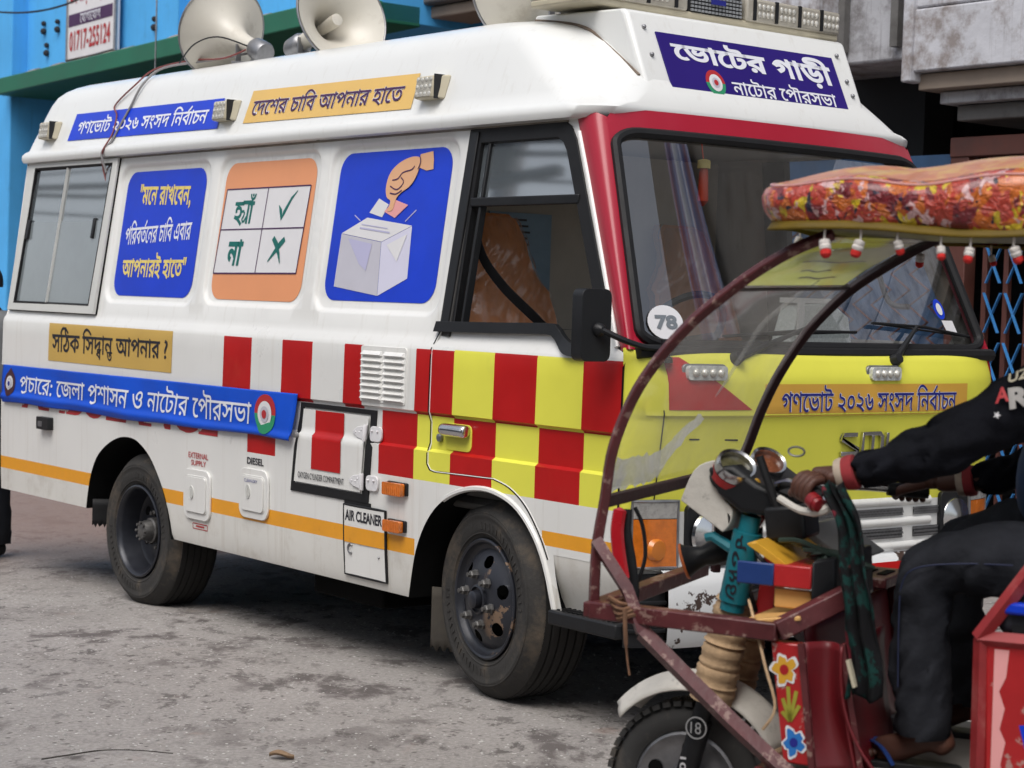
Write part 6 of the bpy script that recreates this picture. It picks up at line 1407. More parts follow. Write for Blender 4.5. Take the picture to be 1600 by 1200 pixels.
for (u0, u1, v_) in ((.45, .75, .77), (.40, .62, .80), (.3, .8, .84)): m1.tube([scr(u0 + (u1 - u0) * t, v_ + .004 * math.sin(9 * t), .009) for t in np.linspace(0, 1, 8)], .004, 5)
m1.build('strip_print', M_lettK, ys_)
# torn milky film stuck on the screen
m1 = MB()
def blob(pts, e): m1.add([scr(u, v, e) for u, v in pts], [tuple(range(len(pts)))])
rb_ = random.Random(4)
pts = [(.05, .21), (.28, .212), (.40, .225), (.44, .26), (.50, .30), (.58, .345), (.62, .37), (.56, .375), (.48, .345), (.42, .31), (.34, .285), (.20, .285), (.06, .275)]
Pp = dens(pts, .02); Pp = [(u + .008 * rb_.uniform(-1, 1), v + .006 * rb_.uniform(-1, 1)) for u, v in Pp]
V, T = cdt([Pp], inside=lambda x, y: pip(x, y, Pp)); m1.add([scr(u, v, .005) for u, v in V], T)
m1.build('torn_film', glass('milky_film', (.9, .9, .85), .3, 1.3, haze=.85, hcol=(.86, .85, .78)), sc_, smooth=0)
m1 = MB(); m1.tube([scr(.62 + .012 * math.sin(8 * t), .42 + .34 * t, .004) for t in np.linspace(0, 1, 20)], [.002 + .006 * abs(math.sin(3 * t)) for t in np.linspace(0, 1, 20)], 6, flat=(1, .3)); m1.build('scratch_streak', glass('streak', (.95, .95, .95), .2, 1.3, haze=.2, hcol=(.75, .75, .73)), sc_)
# red and black indicator strip / folded mirror at the near hoop
m1 = MB(); m1.tube(catmull([(.115, .20, 1.0), (.118, .21, .94), (.105, .22, .87), (.085, .23, .80)], 5), [.004] + [.020] * 14 + [.006], 8, flat=(1, .5)); mir_ = m1.build('side_reflector', mat('reflector_red', (.42, .008, .015), .25, coat=.5), rk)
m1 = MB(); m1.tube(catmull([(.10, .185, .995), (.095, .195, .93), (.075, .205, .86), (.06, .21, .78), (.065, .21, .73)], 5), .014, 8, flat=(1, .6)); m1.build('reflector_back', M_trim, rk)
m1 = MB(); m1.tube(catmull([(.085, .17, 1.0), (.06, .17, .95), (.045, .18, .87), (.06, .19, .80)], 5), .006, 6); m1.build('mirror_stem', M_trim, rk)

# ---- dashboard frame, painted panels
m1 = MB(); m1.prism([(-.275, .965), (-.315, .965), (-.295, .72), (-.245, .72)], lambda x, z, h: Vector((x, h, z)), .02, .10); m1.build('dash_post', M_redp, rk, bevel=.006)
m1 = MB(); m1.prism([(-.285, .945), (-.31, .955), (-.44, .875), (-.425, .865)], lambda x, z, h: Vector((x, h, z)), -.06, .30); m1.build('dash_slope', M_yelp, rk, bevel=.006)
m1 = MB(); m1.prism([(-.30, .955), (-.33, .962), (-.47, .875), (-.45, .865)], lambda x, z, h: Vector((x, h, z)), -.36, -.03); m1.build('dash_slope', mat('grey_dash', (.10, .10, .10), .5, var=.3, scale=8), rk, bevel=.006)
m1 = MB(); m1.box((-.325, .325, .875), (.10, .012, .058)); m1.build('blue_panel', M_blup, rk, bevel=.004)
m1 = MB(); m1.box((-.425, .325, .875), (.10, .012, .058)); m1.box((-.42, .10, .895), (.11, .45, .012)); m1.build('red_panel', M_redp, rk, bevel=.004)
m1 = MB(); m1.box((-.42, .30, .815), (.10, .012, .05)); m1.build('buff_panel', M_yel2, rk, bevel=.004)
m1 = MB(); m1.box((-.40, .20, .772), (.16, .44, .012), Euler((0, R(10), 0))); m1.build('buff_shelf', M_yel2, rk, bevel=.003)
m1 = MB(); m1.hexa([(-.475, .33, .77), (-.53, .28, .80), (-.53, -.05, .80), (-.475, -.05, .77)], [(-.475, .33, .92), (-.52, .28, .93), (-.52, -.05, .93), (-.475, -.05, .92)]); m1.build('battery_box', M_trim, rk, bevel=.008)
m1 = MB()
rb_ = random.Random(8)
for k in range(9):
    z0 = .93 - .015 * k; m1.tube(catmull([(-.36 - .02 * k, .25 - .05 * (k % 4), .955 - .008 * k), (-.42 - .01 * k, .26 + .03 * rb_.random(), .96 - .01 * k), (-.50, .22 + .05 * rb_.random(), .935), (-.58 - .02 * rb_.random(), .20, .90)], 5), .005 + .003 * rb_.random(), 6)
m1.build('wiring', mat('dark_green_wiring', (.018, .035, .025), .5, var=.4), rk)
# front leg-shield: painted pillar with flowers, dark red panels behind
m1 = MB(); m1.prism([(-.408, .722), (-.482, .722), (-.520, .42), (-.452, .42)], lambda x, z, h: Vector((x, h, z)), .385, .425); pp_ = m1.build('painted_pillar', M_redp, rk, bevel=.004)
def PF(s, z, e=0): return Vector((s, .4262 + e, z))
def flower(c, r, m_p, m_c, n=5, ph=0):
    pts = []
    for k in range(n * 10):
        t = 2 * math.pi * k / (n * 10); q = r * (.60 + .40 * abs(math.cos(n * t / 2 + ph))); q *= 1 + .10 * math.sin(3.1 * t + ph * 9) + .06 * math.sin(11 * t + c[1] * 99); pts.append((c[0] + q * math.cos(t) * .85, c[1] + q * math.sin(t)))
    m0 = MB(); o2 = [(c[0] + (x - c[0]) * 1.22, c[1] + (y - c[1]) * 1.22) for x, y in pts]; m0.add([PF(x, y, .0005) for x, y in o2 + [c]], [(i, (i + 1) % len(o2), len(o2)) for i in range(len(o2))]); m0.build('flower_edge', M_paper, pp_)
    m0 = MB(); m0.add([PF(x, y, .0012) for x, y in pts + [c]], [(i, (i + 1) % len(pts), len(pts)) for i in range(len(pts))]); f_ = m0.build('flower', m_p, pp_)
    m0 = MB(); e_ = ellipse(c[0], c[1], r * .32, r * .36, 14); m0.add([PF(x, y, .002) for x, y in e_], [tuple(range(14))]); m0.build('flower_heart', m_c, f_)
flower((-.446, .655), .037, M_yelp, M_redp); flower((-.478, .475), .034, mat('flower_blue', (.02, .16, .48), .5, var=.2), M_lettB, ph=.5)
m0 = MB()
for k, an in enumerate((-62, -35, -10, 18, 45)):
    t = R(an); c = Vector((-.466, .528)); d = Vector((math.sin(t) * -.55, math.cos(t))); 
    p = stroke([(c + d * .0)[:], (c + d * .045)[:], (c + d * (.095 - .0008 * abs(an)))[:]], .010); m0.add([PF(x, y, .0012) for x, y in p], [tuple(range(len(p)))])
m0.build('leaf_spray', mat('leaf_olive', (.30, .28, .03), .5, var=.2), pp_)
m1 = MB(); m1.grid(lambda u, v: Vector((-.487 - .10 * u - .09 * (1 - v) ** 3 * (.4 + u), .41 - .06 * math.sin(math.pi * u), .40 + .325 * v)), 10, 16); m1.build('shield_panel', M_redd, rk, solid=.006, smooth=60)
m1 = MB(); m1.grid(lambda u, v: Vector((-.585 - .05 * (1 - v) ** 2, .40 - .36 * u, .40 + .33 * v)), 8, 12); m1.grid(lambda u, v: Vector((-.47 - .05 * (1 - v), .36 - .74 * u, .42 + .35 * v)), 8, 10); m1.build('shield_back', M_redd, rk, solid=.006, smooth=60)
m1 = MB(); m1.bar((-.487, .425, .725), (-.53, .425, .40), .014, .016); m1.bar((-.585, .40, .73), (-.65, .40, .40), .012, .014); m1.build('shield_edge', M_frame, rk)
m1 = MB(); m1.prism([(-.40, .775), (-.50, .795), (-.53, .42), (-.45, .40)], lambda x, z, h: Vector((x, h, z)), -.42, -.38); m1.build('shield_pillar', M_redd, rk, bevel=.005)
m1 = MB(); m1.box((-.46, -.30, .805), (.13, .24, .03)); fs_ = m1.build('far_shelf', M_frame, rk, bevel=.005)
m1 = MB(); m1.box((-.44, -.30, .8215), (.025, .10, .004)); m1.box((-.49, -.30, .8215), (.025, .10, .004)); m1.build('slot', M_dark, fs_)
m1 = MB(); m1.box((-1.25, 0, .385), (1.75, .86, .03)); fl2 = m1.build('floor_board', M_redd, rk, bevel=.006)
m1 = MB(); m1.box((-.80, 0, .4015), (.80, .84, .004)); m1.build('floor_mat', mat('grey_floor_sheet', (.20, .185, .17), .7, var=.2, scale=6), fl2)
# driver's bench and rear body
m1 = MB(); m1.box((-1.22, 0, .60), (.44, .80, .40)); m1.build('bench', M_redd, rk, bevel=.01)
m1 = MB(); m1.box((-1.20, 0, .845), (.48, .82, .10)); m1.build('seat_cushion', mat('dark_rexine', (.02, .022, .03), .4, var=.2), rk, bevel=.03, seg=3)
m1 = MB(); m1.prism([(-.945, .782), (-1.95, .80), (-1.95, .42), (-.955, .40)], lambda x, z, h: Vector((x, h, z)), .405, .425); bd = m1.build('body_side', M_redp, rk, bevel=.004)
m1 = MB(); m1.tube([(-.937, .418, .40), (-.932, .418, .785)], .020, 4); m1.tube([(-.925, .42, .785), (-1.95, .42, .80)], .020, 4); m1.tube([(-.925, .42, .785), (-1.035, .42, .95), (-1.10, .42, 1.04)], .020, 4); m1.build('body_rail', mat('bright_red_frame', (.28, .022, .024), .45, var=.25, scale=8, dirt=(.56, .7, .6), dcol=(.35, .15, .13)), rk, smooth=30)
m0 = MB()
wv = [(-.965, .765), (-1.0, .765), (-.995, .70), (-.98, .665), (-.995, .625), (-.985, .575), (-1.0, .545), (-.99, .49), (-1.002, .455), (-.99, .41), (-.968, .41)]
V, T = cdt([wv], inside=lambda x, y: pip(x, y, wv)); m0.add([Vector((x, .4262, y)) for x, y in V], T); m0.build('white_scroll', M_pink, bd)
m0 = MB(); q = [(-1.03, .59), (-1.12, .60), (-1.12, .50), (-1.05, .52)]; m0.add([Vector((x, .4262, y)) for x, y in q], [(0, 1, 2, 3)]); m0.build('blue_motif', M_blue, bd)
m1 = MB(); m1.box((-1.05, .38, .865), (.14, .10, .03)); m1.build('blue_pad', M_blue, rk, bevel=.008)
m1 = MB(); m1.bar((-1.0, .40, .81), (-1.9, .40, .86), .02, .10); m1.build('dark_rail', M_trim, rk)
for l_ in (.40, -.40):
    m1 = MB(); m1.tube([(-1.62, l_, .42), (-1.62, l_, 1.76)], .018, 8); m1.build('roof_post', M_framed, rk)
for l_ in (.46, -.46):
    m1 = MB(); m1.lathe([(.15, -.05), (.20, -.052), (.23, -.03), (.235, 0), (.23, .03), (.20, .052), (.15, .05), (0, .03), (0, -.03), (.15, -.05)], Matrix.Translation((-1.72, l_, .225)) @ Matrix.Rotation(R(90), 4, 'X'), 36); m1.build('rear_wheel', M_tread, rk)
m1 = MB(); m1.box((-1.75, 0, .60), (.40, .80, .40)); m1.build('rear_bench', M_redd, rk, bevel=.01)
# ---- canopy
def flm():
    m = bpy.data.materials.new('floral_rexine'); m.use_nodes = True; nt = m.node_tree; L = nt.links.new; b = nt.nodes['Principled BSDF']; tc = NN(nt, 'ShaderNodeTexCoord')
    def pick(seed, sc, lo, hi, stretch=(1, 1, 1)):
        mp = NN(nt, 'ShaderNodeMapping'); mp.inputs['Location'].default_value = (seed, seed * 2, seed * 3); mp.inputs['Scale'].default_value = stretch; L(tc.outputs['Object'], mp.inputs[0])
        n = NN(nt, 'ShaderNodeTexNoise'); n.inputs['Scale'].default_value = sc; n.inputs['Detail'].default_value = 3; n.inputs['Distortion'].default_value = .6; L(mp.outputs[0], n.inputs[0])
        r = NN(nt, 'ShaderNodeMapRange'); r.inputs[1].default_value = lo; r.inputs[2].default_value = hi; L(n.outputs['Fac'], r.inputs[0]); return r.outputs[0]
    c = None; base = (.44, .045, .025, 1)
    for i, (col, sc, lo, hi) in enumerate([((.56, .13, .012, 1), 15, .51, .53), ((.62, .44, .015, 1), 22, .565, .58), ((.17, .008, .014, 1), 19, .55, .58), ((.012, .008, .03, 1), 24, .62, .63), ((.62, .38, .38, 1), 30, .60, .63)]):
        mx = NN(nt, 'ShaderNodeMix', data_type='RGBA'); L(pick(i * 3.7 + .5, sc, lo, hi, (1, 1, .7)), mx.inputs['Factor'])
        if c is None: mx.inputs['A'].default_value = base
        else: L(c, mx.inputs['A'])
        mx.inputs['B'].default_value = col; c = mx.outputs['Result']
    L(c, b.inputs['Base Color']); b.inputs['Roughness'].default_value = .28; b.inputs['Coat Weight'].default_value = .5; b.inputs['Coat Roughness'].default_value = .15
    n = NN(nt, 'ShaderNodeTexNoise'); n.inputs['Scale'].default_value = 34; n.inputs['Detail'].default_value = 5; n.inputs['Distortion'].default_value = 1.5; L(tc.outputs['Object'], n.inputs[0]); bp_ = NN(nt, 'ShaderNodeBump'); bp_.inputs['Strength'].default_value = 1; bp_.inputs['Distance'].default_value = .02; L(n.outputs['Fac'], bp_.inputs['Height']); L(bp_.outputs[0], b.inputs['Normal'])
    return m
M_flor = flm()
M_flort = mat('faded_floral_top', (.52, .20, .11), .35, var=.25, scale=9, coat=.4, dirt=(.5, .56, .8), dcol=(.56, .36, .12), dscale=9, bump=.6, bscale=12)
def canopy(u, v):
    "u round the edge section (bottom rim, roll, top), v along the outline of the roof"
    hw, f0, r0 = .50, -.315, -2.0
    # outline as rounded rectangle param
    per = [(f0, -hw + .10), (f0, hw - .10), (f0 - .10, hw), (r0, hw)]
    return None
def outl(v):
    # from far rear round the front to near rear
    L1, hw, f0 = 1.75, .50, -.365; c = .12; segs = [(L1, 'far'), (math.pi * c / 2, 'fc'), (2 * (hw - c), 'front'), (math.pi * c / 2, 'nc'), (L1, 'near')]
    tot = sum(s for s, _ in segs); d = v * tot
    for s, k in segs:
        if d <= s + 1e-9: break
        d -= s
    t = d / s
    if k == 'far': return Vector((f0 - c - L1 * (1 - t), -hw)), Vector((0, -1))
    if k == 'fc': a = R(-90 + 90 * t); return Vector((f0 - c + c * math.cos(a), -hw + c + c * math.sin(a))), Vector((math.cos(a), math.sin(a)))
    if k == 'front': return Vector((f0, -hw + c + 2 * (hw - c) * t)), Vector((1, 0))
    if k == 'nc': a = R(90 * t); return Vector((f0 - c + c * math.cos(a), hw - c + c * math.sin(a))), Vector((math.cos(a), math.sin(a)))
    return Vector((f0 - c - L1 * t, hw)), Vector((0, 1))
def roofz(s): return .0 + .10 * sm(-.55, -1.15, s)
sec = [(-.02, -.052), (.004, -.050), (.016, -.025), (.024, .0), (.026, .03), (.018, .055), (.0, .072), (-.03, .080)]
def edge(u, v):
    p, nrm = outl(v); i = u * (len(sec) - 1); a = int(min(len(sec) - 2, i)); t = i - a; o_, z_ = sec[a][0] * (1 - t) + sec[a + 1][0] * t, sec[a][1] * (1 - t) + sec[a + 1][1] * t
    pu = .007 * math.sin(v * 190) * math.sin(v * 71 + 2) + .008 * math.sin(v * 47)
    g = 1 + .25 * math.sin(v * 33) * .4
    q = p + nrm * (o_ * g + pu * max(0, math.sin(math.pi * u)))
    return Vector((q.x, q.y, 1.811 + z_ * (.77 + .44 * sm(-.5, -1.2, q.x) + .07 * math.sin(v * 61) + .05 * math.sin(v * 23 + 1)) + .006 * math.sin(v * 90) * (u > .4) - .012 * sm(-.3, -1.0, q.x) * (1 - u) * 1))
m1 = MB(); m1.tube([edge(.80, v) + Vector((0, 0, .002)) for v in np.linspace(0, 1, 320)], .0035, 6); m1.build('canopy_piping', mat('piping_highlight', (.60, .30, .27), .3, var=.2, scale=20, coat=.4), rk)  # rolled canopy edge, its pale pink highlight put into the colour
m1 = MB(); m1.grid(edge, 14, 400); cn_ = m1.build('canopy_valance', M_flor, rk, smooth=80)
m1 = MB()
def ctop(u, v):
    p, nrm = outl(v); e_ = edge(1, v); s_c = max(-1.6, min(-.75, p.x)); q = Vector((e_.x, e_.y, e_.z)).lerp(Vector((s_c, 0, 1.80 + .09 + .13 * sm(-.5, -1.2, s_c))), 1 - (1 - u) ** 1.3)
    q.z += .012 * math.sin(14 * p.x) * math.sin(3.14 * u) + .03 * math.sin(math.pi * min(1, u * 1.6)) * .6; return q
m1.grid(ctop, 12, 160); m1.build('canopy_top', M_flort, rk, smooth=80)
m1 = MB(); m1.grid(lambda u, v: (lambda p: Vector((p[0].x + p[1].x * (.004 + .012 * u), p[0].y + p[1].y * (.004 + .012 * u), 1.775 - .020 * u - .016 * sm(-.3, -1.0, p[0].x) + .004 * math.sin(v * 60))))(outl(v)), 3, 300); m1.build('canopy_hem', mat('olive_hem', (.13, .085, .008), .55, var=.2, scale=10, spec=.2), rk, smooth=80, solid=.004)
m1 = MB(); m1.box((-1.2, 0, 1.765), (1.6, .92, .012)); m1.build('roof_board', M_framed, rk)
M_tasw = mat('tassel_white', (.62, .58, .54), .9, var=.12, scale=30, bump=.4, bscale=90); M_tasr = mat('tassel_red', (.58, .018, .014), .8, var=.12, scale=30, bump=.4, bscale=90)
for (s_, l_, dz) in ((-.53, .50, 0), (-.62, .50, 0), (-.71, .50, 0), (-.815, .50, -.012), (-.885, .50, -.014), (-.985, .50, -.010), (-.34, .12, .02), (-.5, -.49, .0), (-.7, -.50, 0)):
    t_ = empty('tassel'); t_.parent = rk; z0 = 1.728 + dz
    m1 = MB(); m1.tube([(s_, l_, z0 + .03), (s_, l_, z0)], .003, 5); k_ = .66 + .13 * math.sin(s_ * 57); Tm = Matrix.Translation((s_, l_, z0)) @ Euler((.25 * math.sin(s_ * 91), .3 * math.sin(s_ * 43), 0)).to_matrix().to_4x4() @ Matrix.Scale(k_, 4); m1.lathe([(.006, 0), (.017, -.004), (.019, -.014), (.017, -.019), (.020, -.024), (.018, -.034), (.012, -.037)], Tm, 12); m1.build('tassel_head', M_tasw, t_)
    m1 = MB(); m1.lathe([(.013, -.034), (.018, -.040), (.017, -.052), (.010, -.060), (0, -.061)], Tm, 12); m1.build('tassel_skirt', M_tasr, t_)
# camouflage scarf hanging from the handlebar
def camo_mat():
    m = mat('camouflage_cloth', (.007, .032, .028), .9, var=.3, scale=5, dirt=(.46, .49, 1.), dcol=(.008, .008, .009), dscale=16, spec=.15)
    nt = m.node_tree; b = nt.nodes['Principled BSDF']; src = b.inputs['Base Color'].links[0].from_socket; tc = NN(nt, 'ShaderNodeTexCoord'); n = NN(nt, 'ShaderNodeTexNoise'); n.inputs['Scale'].default_value = 11; nt.links.new(tc.outputs['Object'], n.inputs[0]); r = NN(nt, 'ShaderNodeMapRange'); r.inputs[1].default_value = .60; r.inputs[2].default_value = .62; nt.links.new(n.outputs['Fac'], r.inputs[0]); mx = NN(nt, 'ShaderNodeMix', data_type='RGBA'); nt.links.new(r.outputs[0], mx.inputs['Factor']); nt.links.new(src, mx.inputs['A']); mx.inputs['B'].default_value = (.15, .02, .03, 1); nt.links.new(mx.outputs['Result'], b.inputs['Base Color']); return m
sf_p = [(-.525, .34, 1.12), (-.565, .36, 1.06), (-.595, .38, .97), (-.612, .40, .87), (-.630, .41, .78), (-.642, .41, .69), (-.650, .41, .605)]
sp_ = catmull(sf_p, 5)
def scarf(u, v):
    i = min(len(sp_) - 1, int(v * (len(sp_) - 1))); p = sp_[i]; wd = .024 + .020 * v; k = 2 * u - 1
    return Vector((p.x + k * wd + .004 * math.sin(20 * v), p.y + .014 * math.sin(7 * k + 6 * v) + .004 * math.sin(15 * v), p.z + .01 * math.sin(k * 4)))
m1 = MB(); m1.grid(scarf, 14, len(sp_) - 1); o = m1.build('scarf', camo_mat(), None, smooth=80, solid=.006); o.location = RW; o.rotation_euler = (0, 0, RKROT); tag(o, 'dark green camouflage scarf hanging from the rickshaw handlebar', 'scarf')
m1 = MB(); m1.bar((-.612, .435, .70), (-.632, .435, .635), .02, .008); m1.build('pocket_clip', M_cream, rk)
m1 = MB(); m1.tube(catmull([(-.30, .30, .80), (-.36, .40, .74), (-.40, .44, .66), (-.43, .44, .56), (-.40, .44, .50)], 5), .004, 6); m1.build('hanging_cord', M_sack, rk)
# ================================================================ people
def skin_geo(nodes, edges, root=0, sub=2, flat=None):
    "grow a smooth limb surface over a skeleton of joints (x, y, z, radius or (rx, ry))"
    me = bpy.data.meshes.new('grow'); me.from_pydata([n[:3] for n in nodes], edges, [])
    o = bpy.data.objects.new('grow', me); COL.objects.link(o)
    o.modifiers.new('s', 'SKIN'); sk = me.skin_vertices[0].data
    for i, n in enumerate(nodes):
        r = n[3]; sk[i].radius = r if isinstance(r, tuple) else (r, r); sk[i].use_root = (i == root)
    sb = o.modifiers.new('u', 'SUBSURF'); sb.levels = sub; sb.render_levels = sub
    dg = bpy.context.evaluated_depsgraph_get(); dg.update(); ev = o.evaluated_get(dg); m = ev.to_mesh()
    V = [tuple(v.co) for v in m.vertices]; F = [tuple(p.vertices) for p in m.polygons]
    ev.to_mesh_clear(); bpy.data.objects.remove(o); bpy.data.meshes.remove(me)
    return V, F
def chain(mb, pts, mi=0, sub=2):
    V, F = skin_geo(pts, [(i, i + 1) for i in range(len(pts) - 1)], 0, sub); mb.add(V, F, mi)
M_skin = mat('brown_skin', (.085, .034, .022), .5, var=.14, scale=14, bump=.12, bscale=60, spec=.4)
M_skin2 = mat('nail_pale', (.24, .13, .10), .4, var=.1)
M_jack = mat('black_jacket_cloth', (.0085, .009, .0125), .9, var=.3, scale=7, bump=.6, bscale=24, spec=.12)
M_trou = mat('black_trousers_cloth', (.020, .0212, .026), .9, var=.3, scale=6, bump=.6, bscale=22, spec=.12)
M_hair = mat('black_hair', (.010, .009, .009), .5, var=.4, scale=60)
M_cuffw = mat('knit_cream', (.46, .37, .29), .9, var=.15, scale=40); M_cuffr = mat('knit_red', (.30, .03, .035), .9, var=.15, scale=40)
M_denim = mat('blue_denim_shirt', (.025, .055, .13), .85, var=.2, scale=20)
def head(mb, c, fwd, sc=1.0):
    "c centre of skull; face with brow, nose, lips, ears"
    f = Vector(fwd).normalized(); M = Matrix.Translation(Vector(c)) @ f.to_track_quat('X', 'Z').to_matrix().to_4x4() @ Matrix.Scale(sc, 4)
    f2 = Matrix.Identity(4)
    x = f; z = Vector((0, 0, 1)); z = (z - x * z.dot(x)).normalized(); y = z.cross(x)
    M = Matrix(((x.x, y.x, z.x, c[0]), (x.y, y.y, z.y, c[1]), (x.z, y.z, z.z, c[2]), (0, 0, 0, 1))) @ Matrix.Scale(sc, 4)
    vs = []; nu, nv = 28, 22
    for j in range(nv + 1):
        ph = math.pi * j / nv
        for i in range(nu):
            th = 2 * math.pi * i / nu; dx, dy, dz = math.sin(ph) * math.cos(th), math.sin(ph) * math.sin(th), math.cos(ph)
            r = Vector((dx * .098, dy * .076, dz * .118))
            if dz < 0: r.y *= 1 - .32 * (-dz) ** 1.2; r.x *= 1 - .10 * (-dz) if dx > 0 else 1 - .28 * (-dz)
            if dx > 0:
                a = r.y; h_ = r.z
                r.x += .024 * math.exp(-(a / .013) ** 2 - ((h_ + .018) / .024) ** 2)          # nose
                r.x += .008 * math.exp(-(a / .05) ** 2 - ((h_ - .030) / .012) ** 2)           # brow
                r.x -= .009 * (math.exp(-((a - .031) / .015) ** 2 - ((h_ - .006) / .012) ** 2) + math.exp(-((a + .031) / .015) ** 2 - ((h_ - .006) / .012) ** 2))
                r.x += .008 * math.exp(-(a / .024) ** 2 - ((h_ + .058) / .010) ** 2) + .008 * math.exp(-(a / .02) ** 2 - ((h_ + .093) / .014) ** 2)
            vs.append(r)
    fs = []
    for j in range(nv):
        for i in range(nu): fs.append((j * nu + i, (j + 1) * nu + i, (j + 1) * nu + (i + 1) % nu, j * nu + (i + 1) % nu))
    mb.add(vs, fs, 0, M)
    for s_ in (-1, 1): mb.ball((0, 0, 0), (.020, .008, .032), M @ Matrix.Translation((-.005, s_ * .077, .0)), 10, 8)
    return M
def face_parts(M, parent):
    mb = MB()
    for s_ in (-1, 1): mb.ball((0, 0, 0), (.010, .014, .010), M @ Matrix.Translation((.084, s_ * .031, .006)), 12, 8)
    e = mb.build('eye', mat('eye_white', (.7, .68, .65), .3), parent)
    mb = MB()
    for s_ in (-1, 1): mb.ball((0, 0, 0), (.004, .006, .006), M @ Matrix.Translation((.0925, s_ * .031, .006)), 10, 8)
    mb.build('iris', M_hair, e)
    mb = MB(); mb.ball((0, 0, 0), (.006, .022, .006), M @ Matrix.Translation((.094, 0, -.058)), 12, 6); mb.build('lips', mat('lips', (.16, .05, .045), .45), parent)
    mb = MB()
    def hr(u, v):
        th = 2 * math.pi * u; ph = v * R(100 - 42 * max(0, math.cos(th)) ** 1.0)
        return M @ Vector((math.sin(ph) * math.cos(th) * .105 - .004, math.sin(ph) * math.sin(th) * .083, math.cos(ph) * .126 + .002 + .003 * math.sin(th * 23) * math.sin(v * 20)))
    mb.grid(hr, 48, 14); mb.build('hair', M_hair, parent, smooth=80, solid=.006)
def foot(mb, ank, d, ln=.25):
    "foot with five toes; ank ankle joint, d toe direction on the floor"
    a = Vector(ank); d = Vector(d).normalized(); n = Vector((-d.y, d.x, 0)); z0 = a.z - .075
    pts = [(a.x, a.y, a.z + .03, .038), (a.x, a.y, a.z - .02, .040), (*(a - d * .035 + Vector((0, 0, -.045)))[:], .034), ]
    hl = a - d * .045 + Vector((0, 0, -.042)); md = a + d * .055 + Vector((0, 0, -.030)); bl_ = a + d * .115 + Vector((0, 0, -.054)); be = a + d * .15 + Vector((0, 0, -.062))
    V, F = skin_geo([(a.x - .0, a.y, a.z + .09, .038), (a.x, a.y, a.z + .01, .036), (*hl[:], .030), (*md[:], (.030, .036)), (*bl_[:], (.022, .043)), (*be[:], (.015, .040))], [(0, 1), (1, 2), (1, 3), (3, 4), (4, 5)], 1, 2); mb.add(V, F)
    for s_ in (-1, 1): mb.ball(a + n * .033 * s_, (.012, .010, .013), None, 8, 6)
    for k in range(5):
        o_ = n * (.034 - .0165 * k); L_ = .055 - .007 * k if k else .060; r_ = .013 if k == 0 else .0092
        b0 = a + d * (.140 - .006 * k) + o_ + Vector((0, 0, -.060)); chain(mb, [(*b0[:], r_), (*(b0 + d * L_ * .6 + Vector((0, 0, .004)))[:], r_), (*(b0 + d * L_ + Vector((0, 0, -.005)))[:], r_ * .85)])
def fist(mb, wrist, G, g, nails=None, thumb_in=1):
    "a hand closed round a bar: G centre of the bar under the palm, g bar direction from little finger to thumb"
    W = Vector(wrist); G = Vector(G); g = Vector(g).normalized(); out = (G - W); out = (out - g * out.dot(g)); up = Vector((0, 0, 1)); up = (up - g * up.dot(g)).normalized()
    e = up.cross(g).normalized()
    if e.dot(out) < 0: e = -e
    def at(k, th, r): return G + g * (.0195 * (k - 1.5)) + (-e * math.cos(R(th)) + up * math.sin(R(th))) * r
    kn = [at(k, 62 + 3 * abs(k - 1.3), .048 - .003 * abs(k - 1.3)) for k in range(4)]
    bk_ = W - (G - W).normalized() * .035 - Vector((.06, 0, -.012)); chain(mb, [(*bk_[:], .034), (*W.lerp(bk_, .4)[:], .031), (*W[:], .027), (*W.lerp((kn[1] + kn[2]) / 2, .3)[:], .026)])
    pc = W.lerp((kn[1] + kn[2]) / 2, .55) + Vector((0, 0, .002))
    # palm: four metacarpal chains and a heel, overlapping into one mass
    for k in range(4): chain(mb, [(*(W + g * (.010 * (k - 1.5)))[:], .024), (*W.lerp(kn[k], .5)[:], .0225), (*kn[k][:], .0165)])
    for k in range(4):
        r0 = [.0108, .0116, .0113, .0098][k]; q = [at(k, 66, .044), at(k, 112, .038), at(k, 152, .0335), at(k, 200, .031), at(k, 255, .029)]
        chain(mb, [(*kn[k][:], r0 * 1.15), (*q[1][:], r0 * 1.04), (*q[2][:], r0 * 1.05), (*q[3][:], r0), (*q[4][:], r0 * .85)])
    t0 = W.lerp(kn[3], .25) + g * .012; t1 = G + g * .045 - e * .020 + up * .004; t2 = G + g * .052 + e * .012 - up * .012; t3 = G + g * .040 + e * .030 - up * .022
    chain(mb, [(*t0[:], .019), (*t1[:], .0145), (*t2[:], .0125), (*t3[:], .010)])
# ---- the driver
dr = empty('person', RW, RKROT, 'driver in black jacket and black trousers with both hands on the rickshaw handlebar', 'person')
mb = MB()
nodes = [(-1.20, 0, .985, .14), (-1.22, 0, 1.14, .135), (-1.19, 0, 1.32, .15), (-1.15, 0, 1.45, .10), (-1.13, 0, 1.54, .055), (-1.12, 0, 1.58, .055),
         (-1.12, .17, 1.45, .065), (-1.06, .25, 1.42, .055), (-.80, .285, 1.215, .040), (-.655, .27, 1.165, .036), (-.535, .262, 1.14, .026),
         (-1.12, -.17, 1.45, .065), (-1.08, -.25, 1.40, .055), (-.92, -.285, 1.15, .042), (-.79, -.27, 1.115, .038), (-.685, -.262, 1.095, .032),
         (-1.13, .11, .99, .095), (-.93, .18, .945, .080), (-.735, .22, .925, .060), (-.735, .22, .74, .055), (-.765, .22, .52, .036),
         (-1.13, -.11, .99, .095), (-.90, -.19, .97, .085), (-.70, -.24, .92, .060), (-.715, -.235, .74, .055), (-.765, -.225, .52, .036)]
